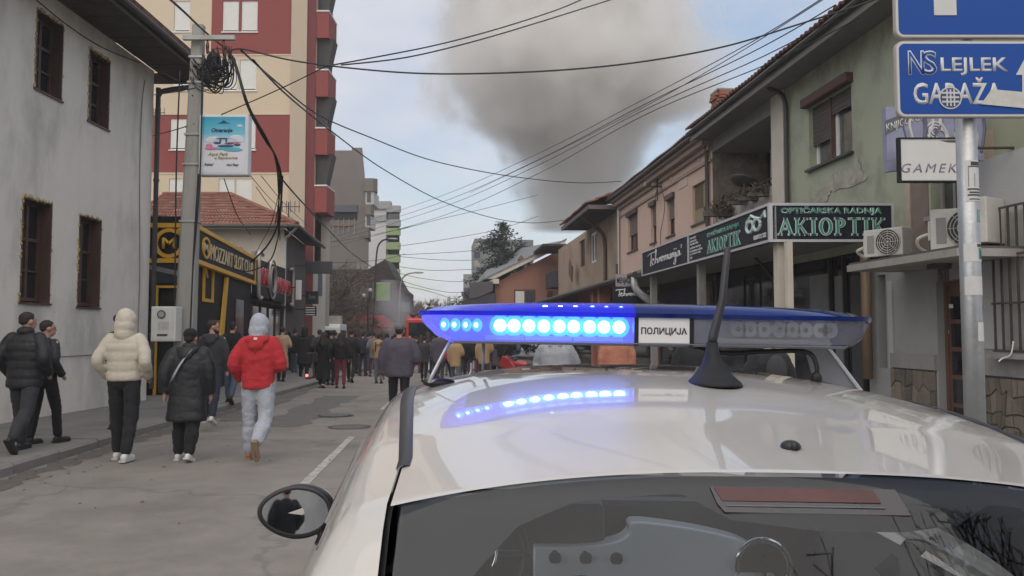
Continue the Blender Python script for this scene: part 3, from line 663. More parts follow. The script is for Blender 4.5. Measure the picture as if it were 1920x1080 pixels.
for (pa, pb_, t_, u_) in ((553, 560, 440, 520),):
    q = MB(); q.box(FS.x_at(pa), FS.x_at(pb_), 0, .06, FS.z_at(u_, pa), FS.z_at(t_, pa)); q.build('board_panel', mt('pale panel', (.35, .33, .3), .8), hs, world=False).matrix_world = Matrix.Translation((FS.O.x, FS.O.y, 0)) @ Matrix.Rotation(FS.rot(), 4, 'Z')
# projecting shop signs further on
def proj_sign(px0, px1, py0, py1, Y, mat, label, th=.18, letters=None, lm=None, name='projecting_sign'):
    a, c = P(px0, py1, Y), P(px1, py0, Y); r = empty(name, label, 'sign', ((a.x + c.x) / 2, Y, a.z)); w_, h_ = c.x - a.x, c.z - a.z
    q = MB(); q.box(-w_ / 2, w_ / 2, 0, th, 0, h_); q.build('panel', mat, r, bevel=.015)
    q = MB(); q.box(-w_ / 2 - .5, -w_ / 2, th * .3, th * .6, h_ * .6, h_ * .6 + .05); q.build('bracket', M_GUT, r)
    if letters:
        for (s, u0, v0, u1, v1, sh) in letters: text('lettering', s, (-w_ / 2 + u0 * w_, -.002, v0 * h_), (u1 - u0) * w_, (v1 - v0) * h_, lm, r, VIEW, .01, sh, .01)
    return r
proj_sign(572, 622, 490, 513, 36.5, mt('slate sign', (.045, .047, .055), .6, .1, 3), 'plain dark slate projecting sign under the tiled eave')
proj_sign(573, 596, 546, 570, 37.5, mt('black sign', (.02, .02, .022), .6, .1, 3), 'small black projecting sign with pale script below the slate one', letters=[('Roma', .25, .4, .8, .75, .3)], lm=M_CONC)
proj_sign(554, 565, 525, 562, 35.4, M_WPVC, 'narrow white upright sign on the tiled house side wall', .08)
r = proj_sign(572, 592, 574, 592, 37.5, M_BLK, 'dark sign with pale stripes below the small black one')
for k in range(4): q = MB(); z = k * .11 + .03; q.box(-.22, .22, -.01, 0, z, z + .05); q.build('stripe', M_WPVC, r)
# narrow pale house front further down, beyond the eave
q = MB(); a, c = P(590, 600, 44), P(611, 495, 44); r = empty('narrow_house', 'narrow pale house front with a tall blue-grey window', 'house', (c.x, 44, -1))
q.prism([(-5, 0, -.4), (0, 0, -.4), (0, 0, c.z + 1), (-5, 0, c.z + 1)], (-1.4, 5, 0)); q.build('wall', mt('pale wall', (.55, .54, .52), .85, .08), r)
q = MB(); q.box(-.42, -.18, -.03, .0, P(600, 555, 44).z + 1, P(600, 505, 44).z + 1); q.build('window', mt('blue window', (.12, .17, .2), .2), r)
# ------------------------------------------------------------------ red and cream apartment block
AY = 43.0; FP = Frame((P(548, 0, AY).x, AY), (-1, 0))
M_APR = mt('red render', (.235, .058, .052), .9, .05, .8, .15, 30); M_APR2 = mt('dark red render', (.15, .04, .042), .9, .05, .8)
M_APC = mt('warm cream render', (.56, .465, .335), .9, .04, .8, .15, 30); M_APS = mt('beige pier', (.44, .37, .28), .9, .05, .8)
ap = frame_empty('apartment_block', 'tall red and cream apartment block with closed white shutters', 'apartment building', FP)
xl = FP.x_at(180); fl = [FP.z_at(y_, 450) for y_ in (436, 325, 214, 103)]; dz = fl[1] - fl[0]
fl = [fl[0] - dz] + fl + [fl[3] + dz, fl[3] + 2 * dz]
wins = []
for k, py in enumerate((335, 223, 112, 2)):
    zt_, zb_ = FP.z_at(py, 450), FP.z_at(py + 58, 450)
    cols_ = {335: ((311, 342), (405, 435), (437, 468)), 223: ((311, 342), (404, 436), (441, 473)), 112: ((313, 344), (406, 437), (441, 473)), 2: ((313, 344), (406, 437), (442, 473))}[py]
    for a, c in cols_: wins.append((FP.x_at(c), FP.x_at(a), zb_, zt_))
for k in range(len(fl)):
    z0 = -3 if k == 0 else fl[k - 1]; z1 = fl[k] if k < len(fl) else fl[k - 1] + dz
    hh = [h for h in wins if z0 < (h[2] + h[3]) / 2 < z1]
    red = (k in (1, 3, 5))
    b = MB(); 
    if k == 5:                                          # the red field of this storey stops short of the left end
        xq = FP.x_at(385); wall(b, 0, xq, z0, z1, [h for h in hh if h[1] < xq], 0, .16); b.build('wall', M_APR, ap, recalc=False)
        b = MB(); wall(b, xq, xl, z0, z1, [h for h in hh if h[0] > xq], .003, .16); b.build('wall', M_APC, ap, recalc=False)
    else:
        wall(b, 0, xl, z0, z1, hh, 0, .16); b.build('wall', M_APR if red else M_APC, ap, recalc=False)
    if k: q = MB(); q.box(0, xl, 0, .03, z0 - .04, z0 + .04); q.build('string_course', M_APC, ap)
for h in wins: window(ap, h, -.06, M_WPVC, None, 1, .06, None, M_WPVC, shutter=.97)
b = MB(); xq = FP.x_at(569); b.box(xq, -.002, -1, .12, -3, fl[-1]); b.build('pier', M_APS, ap)
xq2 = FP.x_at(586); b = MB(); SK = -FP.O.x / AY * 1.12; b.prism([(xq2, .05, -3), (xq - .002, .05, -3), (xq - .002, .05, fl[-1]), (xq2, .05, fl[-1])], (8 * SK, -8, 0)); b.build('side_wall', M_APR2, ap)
xq3 = FP.x_at(609); xq4 = FP.x_at(619)
b = MB(); x5 = FP.x_at(617, -1.6); b.prism([(x5, -1.6, -3), (x5 + .5, -1.6, -3), (x5 + .5, -1.6, fl[-1]), (x5, -1.6, fl[-1])], (6 * SK, -6, 0)); b.build('end_pier', mt('grey pier', (.36, .33, .3), .9, .05), ap)
for py in (-38, 71, 181, 290, 398):
    zb_, zt_ = FP.z_at(py + 60 - 60, 600), FP.z_at(py - 48, 600)
    q = MB(); q.box(xq3 - .02, xq2 - .002, -1.9, .02, zb_, zt_); o = q.build('balcony', M_APR, ap)
    q = MB(); q.box(xq3 - .04, xq2 - .004, -1.95, .06, zt_ + .02, zt_ + .1); q.build('rail', mt('white rail', (.6, .58, .56), .5), o)
    q = MB(); q.prism([(xq3 + .12, -1.2, zt_ + .1), (xq2 - .004, -1.2, zt_ + .1), (xq2 - .004, -1.2, zt_ + dz - 1.35), (xq3 - .25, -1.2, zt_ + dz - 1.35)], (0, .9, 0)); q.build('opening', mt('balcony recess shade', (.05, .045, .045), .8, .2), o)  # shade inside the balcony put in as a dark block
b = MB(); b.prism([(xq2, -.2, -3), (xl, -.2, -3), (xl, -.2, fl[-1]), (xq2, -.2, fl[-1])], (9 * SK, -9, 0)); b.build('core', M_APC, ap)
# ------------------------------------------------------------------ grey-brown block with rounded bays
GY = 75.0; FG = Frame((P(690, 0, GY).x, GY), (-1, 0))
gb = frame_empty('grey_block', 'grey-brown block with curved stepped bays and a recessed loggia', 'building', FG)
M_GRB = mt('grey-brown render', (.185, .165, .152), .9, .08, .3, .1, 10)
def gx(px): return FG.x_at(px)
def gz(py): return FG.z_at(py, 650)
b = MB(); prof = [(560, 700), (560, 282), (656, 282), (656, 277), (676, 277), (682, 336), (688, 350), (690, 430), (690, 700)]
b.prism([(gx(x), 0, gz(y_)) for x, y_ in prof], (9 * .19, -9, 0)); b.build('wall', M_GRB, gb)
for (t_, u_, a, c) in ((336, 360, 682, 706), (385, 404, 684, 700), (428, 447, 683, 693)):
    b = MB(); rings = []
    for z in (gz(u_), gz(t_)): 
        x_in, x_out = gx(a), gx(c); rings.append([(x_in, .5, z), (x_in + (x_out - x_in) * .7, .5, z), (x_out, .1, z), (x_out + .12, -.6, z), (x_out + .7, -3, z), (x_in, -3, z)])
    b.loft(rings); b.build('bay', M_GRB, gb)
for (t_, u_, a, c) in ((360, 384, 684, 700), (404, 427, 684, 694)):
    q = MB(); q.box(gx(c), gx(a), -2.5, .3, gz(u_), gz(t_)); w_ = q.build('window', mt('pale bay window', (.45, .45, .43), .5), gb)
    q = MB(); q.box(gx(a + 10), gx(a + 3), .3, .34, gz(u_ - 4), gz(t_ + 2)); q.build('pane', mt('dim pane', (.12, .12, .12), .2), w_)
q = MB(); q.box(gx(668), gx(600), .0, .25, gz(398), gz(385)); q.build('lintel', mt('slate lintel', (.1, .105, .13), .8), gb)
q = MB(); q.box(gx(668), gx(600), .0, .04, gz(412), gz(398)); q.build('loggia', M_DARK, gb)  # loggia shade put in as a dark panel on the wall face
for k in range(6): q = MB(); q.box(gx(612 + 10 * k), gx(613.5 + 10 * k), .02, .1, gz(440), gz(410)); q.build('rail_post', M_CONC, gb)
q = MB(); q.box(gx(660), gx(600), .05, .12, gz(424), gz(420)); q.build('rail', mt('rust rail', (.2, .13, .1), .7), gb)
for (x0, x1_, t_, u_, m_) in ((612, 660, 515, 530, 'a'), (668, 690, 490, 515, 'b'), (620, 655, 540, 575, 'a')):
    q = MB(); q.box(gx(x1_), gx(x0), 0, .08, gz(u_), gz(t_)); q.build('window', mt('mute window ' + m_, (.22, .2, .18) if m_ == 'b' else (.1, .095, .09), .5, .3, 2), gb)
# brown lower wing in front of it
q = MB(); a, c = P(600, 640, 68), P(765, 500, 68); r = empty('brown_wing', 'low dark brown wing beside the green poster', 'building', (a.x, 68, -1))
pts = [(600, 600), (600, 505), (690, 505), (722, 486), (752, 540), (762, 548), (762, 640), (600, 640)]
q.prism([V((P(x, y_, 68).x - a.x, 0, P(x, y_, 68).z + 1)) for x, y_ in pts[1:]], (0, 5, 0)); q.build('wall', mt('brown wing wall', (.06, .047, .042), .9, .2, .8), r)
for k in range(5): q = MB(); x = P(615 + 22 * k, 0, 68).x - a.x; q.box(x, x + .7, -.03, 0, P(0, 560, 68).z + 1, P(0, 530, 68).z + 1); q.build('window', mt('wing window', (.13, .125, .12), .4, .4, 1), r)
# ------------------------------------------------------------------ white and green tower
TY = 105.0; FT = Frame((P(728, 0, TY).x, TY), (-1, 0))
tw = frame_empty('green_tower', 'distant white apartment tower with lime green balconies', 'apartment building', FT)
def tz(py): return FT.z_at(py, 728)
xl = FT.x_at(672)
b = MB(); b.prism([(0, 0, -4), (xl, 0, -4), (xl, 0, tz(378)), (0, 0, tz(378))], (2, -8, 0)); b.build('wall', mt('tower white', (.56, .56, .55), .85, .06, .4), tw)
b = MB(); b.box(0, xl, .002, .2, tz(415), tz(404)); b.build('band', mt('tower grey', (.33, .34, .35), .8), tw)
b = MB(); b.box(-.6, xl, -1, .4, tz(392), tz(378)); b.build('cornice', mt('tower grey', (.33, .34, .35)), tw)
xs = FT.x_at(747)
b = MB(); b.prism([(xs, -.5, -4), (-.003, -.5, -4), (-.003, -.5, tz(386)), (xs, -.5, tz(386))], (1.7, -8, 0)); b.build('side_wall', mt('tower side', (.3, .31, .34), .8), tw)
M_LIME = mt('lime panel', (.28, .36, .17), .7, .06)
for k, (t_, u_, m_) in enumerate(((386, 398, 0), (412, 424, 0), (428, 441, 1), (455, 468, 1), (478, 492, 1), (505, 516, 1), (540, 552, 1))):
    q = MB(); q.box(xs - .15, -.02, -.5, .35, tz(u_), tz(t_)); o = q.build('balcony', M_LIME if m_ else MATS['tower grey'], tw)
    q = MB(); q.box(xs, -.2, -.49, -.45, tz(u_ + 12), tz(u_)); q.build('window', M_PANE, o)
# ------------------------------------------------------------------ right side: sage green shop house
k_ = 1.58 / 1.55
FR = Frame((7.62 * k_, 0), (-.0933, 1))                 # x grows away from us, y towards the street
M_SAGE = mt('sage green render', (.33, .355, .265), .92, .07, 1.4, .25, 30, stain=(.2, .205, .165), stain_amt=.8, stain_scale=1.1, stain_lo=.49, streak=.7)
M_GREY = mt('grey render', (.30, .305, .30), .92, .07, 1.5, .25, 30, stain=(.2, .2, .195), stain_amt=.5, stain_scale=1, stain_lo=.53)
M_LGREY = mt('pale grey render', (.40, .40, .395), .92, .05, 1.2, .2, 30)
M_SAND = mt('sand render', (.42, .33, .22), .92, .12, 2.2, .3, 30, stain=(.25, .19, .14), stain_amt=.6, stain_scale=2.5, stain_lo=.53)
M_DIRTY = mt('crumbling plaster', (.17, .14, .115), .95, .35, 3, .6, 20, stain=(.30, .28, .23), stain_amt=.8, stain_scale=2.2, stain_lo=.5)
X = FR.x_at; Z = FR.z_at
xn, xc, xb = X(1980), X(1480), X(1340)
gs = frame_empty('green_house', 'two-storey sage green house with tiled eave above the optician signs', 'house', FR)
zeave = Z(120, 1480, .65)
zmid = 3.05
w1 = (X(1606), X(1524), Z(316, 1524), Z(199, 1524)); w2 = (X(1806), X(1752), Z(398, 1780), Z(280, 1780))
b = MB(); wall(b, X(1838), xc, zmid, zeave, [w1, w2], 0, .25); b.build('wall', M_SAGE, gs, recalc=False)
b = MB(); b.box(xn, xc, -8, -.4, -1, zeave); b.build('core', M_GREY, gs)
b = MB(); wall(b, xn, X(1838) - .003, Z(300, 1845), zeave, [], 0, .2); b.build('upper_wall', mt('ochre sage render', (.30, .31, .22), .92, .07, 1.4, .2, 30), gs)
b = MB(); b.box(X(1846) - .3, X(1838), -.1, .012, zmid - .3, Z(250, 1842)); b.build('sand_strip', M_SAND, gs)
b = MB(); b.box(X(1715), X(1706), -.05, .03, 2.75, Z(225, 1710)); b.build('plaster_strip', mt('pinkish bare plaster', (.4, .33, .28), .95, .2, 4, .5, 30), gs)
b = MB(); b.box(X(1748), X(1716), -.05, .015, 2.75, Z(330, 1730)); b.build('brown_panel', mt('dull brown panel', (.19, .15, .12), .9, .2, 3, .2), gs)
# patch of fallen render under the window
def patch(par, F, cx, cz, rx_, rz_, mat, n=26, v=.006, seed=1):
    rnd = random.Random(seed); pts = []
    for i in range(n):
        a = 2 * PI * i / n; r = 1 + rnd.uniform(-.3, .25); pts.append((cx + rx_ * r * math.cos(a), v, cz + rz_ * r * math.sin(a)))
    q = MB(); q.add(pts, [tuple(range(n))]); return q.build('bare_patch', mat, par)
M_BARE = mt('bare base render', (.34, .33, .27), .95, .25, 5, .7, 18, stain=(.2, .185, .15), stain_amt=.7, stain_scale=3, stain_lo=.5)
for (px, py, a, c, s) in ((1590, 335, .75, .2, 2), (1545, 365, .4, .16, 3), (1612, 320, .25, .22, 4), (1520, 385, .2, .1, 5)):
    patch(gs, FR, X(px), Z(py, px), a, c, M_BARE, v=.006 + .003 * s, seed=s)
win = window(gs, w1, -.16, M_WPVC, mt('curtained glass', (.09, .095, .09), .06, .6, 5, spec=.6), 2, .07)
zz = w1[2] + (w1[3] - w1[2]) * .62
def rollshut(x0, x1, za, zb, y, par):
    n = max(3, int((zb - za) / .05)); q = MB()
    for k in range(n): a = za + (zb - za) * k / n; q.box(x0, x1, y - .012, y + .004 * (k % 2), a, a + (zb - za) / n - .008)
    q.box(x0, x1, y - .02, y - .012, za, zb); return q.build('shutter', mt('brown roller shutter', (.085, .07, .06), .7, .2, 5), par)
xm = w1[0] + (w1[1] - w1[0]) * .55
rollshut(xm, w1[1] - .01, w1[2] + (w1[3] - w1[2]) * .38, w1[3], -.09, win); rollshut(w1[0] + .01, xm - .03, w1[2] + (w1[3] - w1[2]) * .72, w1[3], -.09, win)
q = MB(); q.box(xm - .04, xm, -.15, -.06, w1[2], w1[3]); q.build('mullion', M_BRN, win)
q = MB(); q.box(w1[0] - .08, w1[1] + .08, -.1, .16, w1[3] + .002, w1[3] + .2); q.build('shutter_box', mt('rust brown shutter box', (.075, .035, .028), .6, .2, 5), win, bevel=.03)
q = MB(); q.box(w1[0] - .06, w1[1] + .06, -.16, .09, w1[2] - .05, w1[2] - .002); q.build('sill', M_GUT, win)
win = window(gs, w2, -.16, M_CONC, mt('dim curtained pane', (.05, .05, .05), .06, .7, 6), 2, .05); q = MB(); q.box(w2[0] - .1, w2[1] + .1, -.1, .07, w2[2] - .07, w2[2] - .002); q.build('sill', M_CONC, win)
# loggia with dirty side wall, parapet, planters
zf = Z(405, 1450) + .1; lg_d = 1.7
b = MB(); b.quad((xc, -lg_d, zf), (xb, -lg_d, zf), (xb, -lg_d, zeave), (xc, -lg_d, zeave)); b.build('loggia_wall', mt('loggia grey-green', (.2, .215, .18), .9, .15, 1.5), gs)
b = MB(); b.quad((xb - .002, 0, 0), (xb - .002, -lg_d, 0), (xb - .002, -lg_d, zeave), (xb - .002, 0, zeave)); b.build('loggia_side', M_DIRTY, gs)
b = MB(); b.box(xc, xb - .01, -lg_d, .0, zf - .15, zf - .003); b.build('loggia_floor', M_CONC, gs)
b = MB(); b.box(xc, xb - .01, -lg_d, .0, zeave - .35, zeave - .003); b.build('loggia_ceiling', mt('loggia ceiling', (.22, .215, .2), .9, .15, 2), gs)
b = MB(); b.box(xc + .45, xb - .02, -.14, -.0, zf, Z(372, 1420) + .15); b.build('parapet', mt('dirty parapet', (.36, .345, .315), .95, .2, 3, .4, 30, stain=(.12, .11, .1), stain_amt=.8, stain_scale=2, stain_lo=.47), gs)
dx0, dx1 = X(1455, -1.65), X(1432, -1.65)
w_ = window(gs, (dx0 - 1.2, dx1, zf, Z(272, 1440, -1.65)), -lg_d + .12, M_BRN, None, 2, .08); q = MB(); q.box(dx0 - .6, dx0 - .15, -lg_d + .13, -lg_d + .2, zf + .2, Z(285, 1440, -1.65)); q.build('open_leaf', M_WPVC, w_)
M_COL = mt('cream column', (.52, .48, .40), .85, .1, 2, .1, 40)
b = MB(); b.box(X(1478), X(1455), -.3, .04, zf - .3, zeave + .1); b.build('column', M_COL, gs)
b = MB(); b.tube(cat_rom([V((X(1480), .55, zeave + .18)), V((X(1484), .4, zeave - .02)), V((X(1487), .1, zeave - .3)), V((X(1487), .08, zeave - 1.5)), V((X(1487), .08, 3.2))], 6), .05, 10); b.build('downpipe', M_GUT, gs)
# eave
b = MB(); b.box(xn, xb, -.02, .62, zeave, zeave + .06); b.build('soffit', mt('grey soffit', (.17, .165, .155), .85, .15, 3), gs)
b = MB(); b.box(xn, xb, .62, .65, zeave - .06, zeave + .16); b.build('fascia', mt('grey fascia', (.24, .235, .22), .8, .15, 3), gs)
b = MB(); b.tube([(xn, .72, zeave + .13), (xb, .72, zeave + .13)], .07, 8); b.build('gutter', M_GUT, gs)
b = MB(); tiles(b, (xn, .75, zeave + .2), (xb, .75, zeave + .2), (xn, -5, zeave + 2.6), (xb, -5, zeave + 2.6), 66, 14); b.build('roof', M_TILE2, gs, kind='stuff', recalc=False)
# chimney on the party wall
cxk, czk = FR.hit(1357, 176, -.6); q = MB(); q.box(-.3, .3, -.25, .25, -1.2, -.05); ch = empty('chimney_stack', 'short brick chimney where green and pink roofs meet', 'chimney', FR.O + FR.x * cxk + FR.y * -.6 + V((0, 0, czk)), FR.rot())
M_BRK = mt('chimney brick', (.27, .12, .075), .9, .3, 6, .3)
q = MB(); q.box(-.27, .27, -.23, .23, -1.5, .0); q.build('core', M_DIRT, ch)
bm_ = MB(); bm_.box(-.125, .125, -.06, .06, -.032, .032); bme = bm_.mesh('brick', M_BRK)
def brick(M):
    o = bpy.data.objects.new('brick', bme); link(o, ch); o.matrix_basis = M
for r_ in range(10):
    z = -.72 + r_ * .078; gofs = .13 * (r_ % 2); grow = .05 if r_ in (7, 8) else 0
    for i in range(2):
        for s_ in (-1, 1):
            brick(Matrix.Translation((-.135 + .27 * i + (gofs - .065) * .5, s_ * (.235 + grow), z)))
            brick(Matrix.Translation((s_ * (.275 + grow), -.125 + .25 * i, z)) @ Matrix.Rotation(PI / 2, 4, 'Z'))
q = MB(); q.box(-.34, .34, -.3, .3, .02, .07); q.build('cap', M_CONC, ch)
# plants and dish on the parapet
zp = Z(372, 1420) + .15
def scruff(label, cat, name, c, rx_, ry_, rz_, n, mat, seed, lw_=.05):
    rnd = random.Random(seed); q = MB()
    for i in range(n):
        while True:
            p = V((rnd.uniform(-1, 1), rnd.uniform(-1, 1), rnd.uniform(-1, 1)))
            if p.length < 1: break
        p = V((p.x * rx_, p.y * ry_, p.z * rz_)); a = V((rnd.uniform(-1, 1), rnd.uniform(-1, 1), rnd.uniform(-.6, 1))).normalized(); b_ = a.orthogonal().normalized(); l = lw_ * rnd.uniform(.6, 1.8)
        q.add([p, p + a * l + b_ * l * .25, p + a * l * 2, p + a * l - b_ * l * .25], [(0, 1, 2, 3)])
    r = empty(name, label, cat, c); o = q.build('foliage', mat, r, recalc=False); return r
M_DEAD = mt('withered leaves', (.085, .068, .05), .95, .5, 9)
def onf(px, py, v): x, z = FR.hit(px, py, v); return FR.O + FR.x * x + FR.y * v + V((0, 0, z))
r = scruff('big clump of withered plants hanging off the loggia parapet corner', 'plant', 'withered_plant', onf(1362, 392, .12), .5, .3, .3, 900, M_DEAD, 1)
q = MB(); q.box(-.6, .6, -.1, .1, -.2, -.05); q.build('planter', M_DIRT, r)
for k, (px, py) in enumerate(((1392, 372), (1412, 364), (1432, 356))):
    r = scruff(('dry plant in a long trough, first from the dish', 'dry plant in a trough below the satellite dish', 'dry plant in a trough beside the cream column')[k], 'plant', 'withered_plant', onf(px, py, .1), .40, .15, .14, 300, M_DEAD, 5 + k, .05)
    q = MB(); q.box(-.36, .36, -.08, .08, -.16, -.07); q.build('planter', M_DIRT, r)
c = onf(1395, 343, .0); r = empty('satellite_dish', 'dark satellite dish tilted up on the loggia parapet', 'satellite dish', c)
q = MB(); R3 = Matrix.Rotation(.35, 3, 'Y') @ Matrix.Rotation(-.2, 3, 'X'); q.ell((0, 0, .05), (.36, .36, .07), R3); q.build('dish', mt('dull dish', (.07, .065, .06), .6, .2), r, True)
q = MB(); q.tube([(0, 0, .05), (.03, 0, -.5)], .025, 6); q.build('mast', M_GUT, r)
q = MB()
for k in range(3): z = zp + .12 + .0 * k
q.tube([(xc + .2, .02, zp + .18), (xb - .3, .02, zp + .1)], .018, 6)
for k in range(7): x = xc + .3 + (xb - xc - .7) * k / 6; q.tube([(x, .02, zp), (x, .02, zp + .16)], .012, 5)
q.build('railing', M_GUT, gs)
# ------------------------------------------------------------------ ground floor: grey wall, door, stone plinth, canopy
hd = (X(1832), X(1757), -.1, Z(527, 1760))
zlg = Z(628, 1640)
b = MB(); wall(b, xn, X(1628), -1, zmid, [hd, (X(1662), X(1646), Z(690, 1655), Z(515, 1655))], .0, .25); b.build('ground_floor_wall', M_GREY, gs, recalc=False)
b = MB(); b.box(xn, X(1846), .0, .02, Z(655, 1880), Z(300, 1845) - .002); b.build('pale_panel', M_LGREY, gs)
b = MB(); b.box(hd[1] + .02, X(1672), .002, .05, Z(690, 1700), Z(663, 1700)); b.build('ledge', M_CONC, gs); b = MB(); b.box(xn, hd[0] - .02, .002, .07, Z(705, 1880), Z(664, 1880)); b.build('ledge', M_CONC, gs)
b = MB(); b.box(X(1676), X(1668), .002, .03, Z(690, 1672), 2.45); b.build('pilaster', M_LGREY, gs)
df = MB(); h = hd; df.box(h[0], h[0] + .07, -.2, -.12, h[2], h[3]); df.box(h[1] - .07, h[1], -.2, -.12, h[2], h[3]); df.box(h[0] + .07, h[1] - .07, -.2, -.12, h[3] - .07, h[3])
dfo = df.build('door_frame', mt('old brown wood', (.125, .062, .046), .6, .3, 4, .2, 50, streak=.2), gs)
q = MB(); q.box(h[0] + .07, h[1] - .07, -.2, -.15, h[2], h[3] - .07)
zz0, zz1 = h[2] + .15, h[3] - .2
xq = h[1] - .07 - (h[1] - h[0]) * .3
q.build('door_leaf', MATS['old brown wood'], dfo)
for k in range(5):
    a = zz0 + (zz1 - zz0) * k / 5
    q = MB(); q.box(xq - .1, h[1] - .13, -.149, -.14, a + .03, a + (zz1 - zz0) / 5 - .04); q.build('door_pane', M_PANE, dfo)
    q = MB(); q.box(h[0] + .13, xq - .2, -.149, -.135, a + .03, a + (zz1 - zz0) / 5 - .04); q.build('door_panel', MATS['old brown wood'], dfo)
q = MB(); q.box(xq - .15, xq - .12, -.149, -.08, 1.0, 1.16); q.build('handle', M_METAL, dfo)
for (x, z) in ((X(1768), Z(574, 1768)), (X(1759), Z(622, 1759))): q = MB(); q.box(x - .05, x + .05, -.139, -.136, z - .03, z + .03); q.build('notice', M_WPVC, dfo)
nb = MB(); xx, z9 = X(1772), Z(515, 1772); nb.box(xx - .13, xx + .13, .002, .02, z9 - .11, z9 + .13); no = nb.build('number_plate', mt('brown plate', (.12, .1, .085), .5, .2), gs)
text('number', '51', (xx + .09, .02, z9 - .07), .18, .16, M_GUT, no, FAC, .01)
# irregular stone cladding
M_ST = [mt('plinth stone %d' % i, c, .9, .2, 4, .5, 25) for i, c in enumerate(((.17, .145, .11), (.14, .12, .095), (.2, .17, .13), (.12, .107, .09)))]
def stones(x0, x1, z0, z1, nx, nz, seed):
    rnd = random.Random(seed); Pq = {}
    for i in range(nx + 1):
        for j in range(nz + 1):
            u, v_ = x0 + (x1 - x0) * i / nx, z0 + (z1 - z0) * j / nz
            if 0 < i < nx: u += rnd.uniform(-.3, .3) * (x1 - x0) / nx
            if 0 < j < nz: v_ += rnd.uniform(-.3, .3) * (z1 - z0) / nz
            Pq[i, j] = (u, v_)
    b = MB(); b.box(x0, x1, .002, .02, z0, z1); bk = b.build('mortar', M_DIRT, gs)
    for i in range(nx):
        for j in range(nz):
            c4 = [V((Pq[a][0], 0, Pq[a][1])) for a in ((i, j), (i + 1, j), (i + 1, j + 1), (i, j + 1))]
            c = sum(c4, V()) / 4; ins = [p.lerp(c, .09) for p in c4]; d_ = rnd.uniform(.035, .06)
            q = MB(); q.loft([[p + V((0, .012, 0)) for p in ins], [p + V((0, d_ - .012, 0)) for p in ins], [p.lerp(c, .1) + V((0, d_, 0)) for p in ins]]); q.build('stone', rnd.choice(M_ST), bk)
stones(hd[1] + .05, X(1672), -.2, Z(692, 1700), 8, 4, 3); stones(xn, hd[0] - .05, -.2, Z(708, 1880), 13, 5, 4)
# concrete canopy slab and the units on it
cy0, cy1 = X(1888, .0) - .1, X(1590, 1.0)
kx0 = X(1798, 1.0)
cz0, cz1 = Z(508, 1600, 1.0), Z(496, 1600, 1.0)
b = MB(); b.box(kx0, cy1, .002, 1.0, cz0, cz1); b.build('canopy_slab', mt('canopy concrete', (.3, .285, .26), .9, .18, 2.5, .4, 40, stain=(.14, .12, .1), stain_amt=.6, stain_scale=1.5, stain_lo=.5), gs)
b = MB(); b.box(kx0 + .01, cy1 - .01, .01, .97, cz1 + .002, cz1 + .035); b.build('canopy_felt', mt('roof felt', (.1, .085, .075), .95, .3, 4, .3), gs)
q = MB(); q.disc(((kx0 + cy1) / 2 - .2, .45, cz0 - .07), (0, 0, 1), .16, .07); q.build('porch_lamp', M_GUT, gs)
M_AC = mt('aged white casing', (.52, .51, .47), .5, .06, 5, stain=(.36, .32, .26), stain_amt=.45, stain_scale=3)
def ac_unit(label, pos, rz, grille_front=True, W=.78, Hh=.54, D=.28):
    r = empty('air_conditioner', label, 'air conditioner', pos, rz, 'outdoor air conditioner units above the brown door')
    q = MB(); q.box(-W / 2, W / 2, -D / 2, D / 2, .04, Hh); q.build('casing', M_AC, r, bevel=.015)
    q = MB(); q.box(-W / 2 + .06, -W / 2 + .1, -D / 2, D / 2, 0, .04); q.box(W / 2 - .1, W / 2 - .06, -D / 2, D / 2, 0, .04); q.build('foot', M_GUT, r, kind='stuff')
    q = MB(); cxx = -W * .14
    q.disc((cxx, D / 2, Hh * .54), (0, 1, 0), Hh * .42, .012, 24); q.build('fan_well', mt('fan well', (.03, .03, .032), .6), r)
    q = MB()
    for rr in (.12, .2, .28, .35, .42):
        q.tube([(cxx + Hh * rr * math.cos(t * PI / 10), D / 2 + .018, Hh * .54 + Hh * rr * math.sin(t * PI / 10)) for t in range(21)], .006, 4, False)
    for t in range(8): q.tube([(cxx, D / 2 + .018, Hh * .54), (cxx + Hh * .42 * math.cos(t * PI / 4), D / 2 + .018, Hh * .54 + Hh * .42 * math.sin(t * PI / 4))], .004, 4)
    q.build('fan_guard', M_AC, r)
    q = MB(); q.box(W * .22, W * .4, D / 2, D / 2 + .006, Hh * .2, Hh * .8); q.build('label_plate', M_CONC, r)
    q = MB(); q.box(W / 2, W / 2 + .03, -.06, .1, Hh * .3, Hh * .75); q.tube(cat_rom([(W / 2 + .02, .05, Hh * .45), (W / 2 + .16, .05, Hh * .35), (W / 2 + .15, -.02, .1), (W / 2 + .02, -.1, .02)], 6), .025, 6); q.build('pipe', M_AC, r)
    return r
def onfs(px, v, z): x = X(px, v); return FR.O + FR.x * x + FR.y * v + V((0, 0, z))
ac_unit('white outdoor air conditioner at the far left end of the canopy', onfs(1668, .75, cz1 + .035), FR.rot() + .5, W=.64, Hh=.47)
ac_unit('white air conditioner with dark fan guard under the barred upper window', onfs(1803, .35, cz1 + .03), FR.rot() + 1.0, W=.72, Hh=.62)
r = empty('air_conditioner', 'cream air conditioner seen from its back right of the sign pole', 'air conditioner', onfs(1852, .3, cz1 + .1), FR.rot() - PI * .35, 'outdoor air conditioner units above the brown door')
q = MB(); q.box(-.24, .24, -.15, .15, 0, .62); q.build('casing', M_AC, r, bevel=.015)
q = MB(); q.box(-.12, .1, .15, .19, .34, .54); q.build('valve_cover', M_AC, r, bevel=.01); q = MB(); q.tube(cat_rom([(-.05, .2, .3), (.1, .24, .25), (.3, .2, .3), (.34, .1, .1)], 6), .02, 6); q.build('pipe', M_BLACK, r)
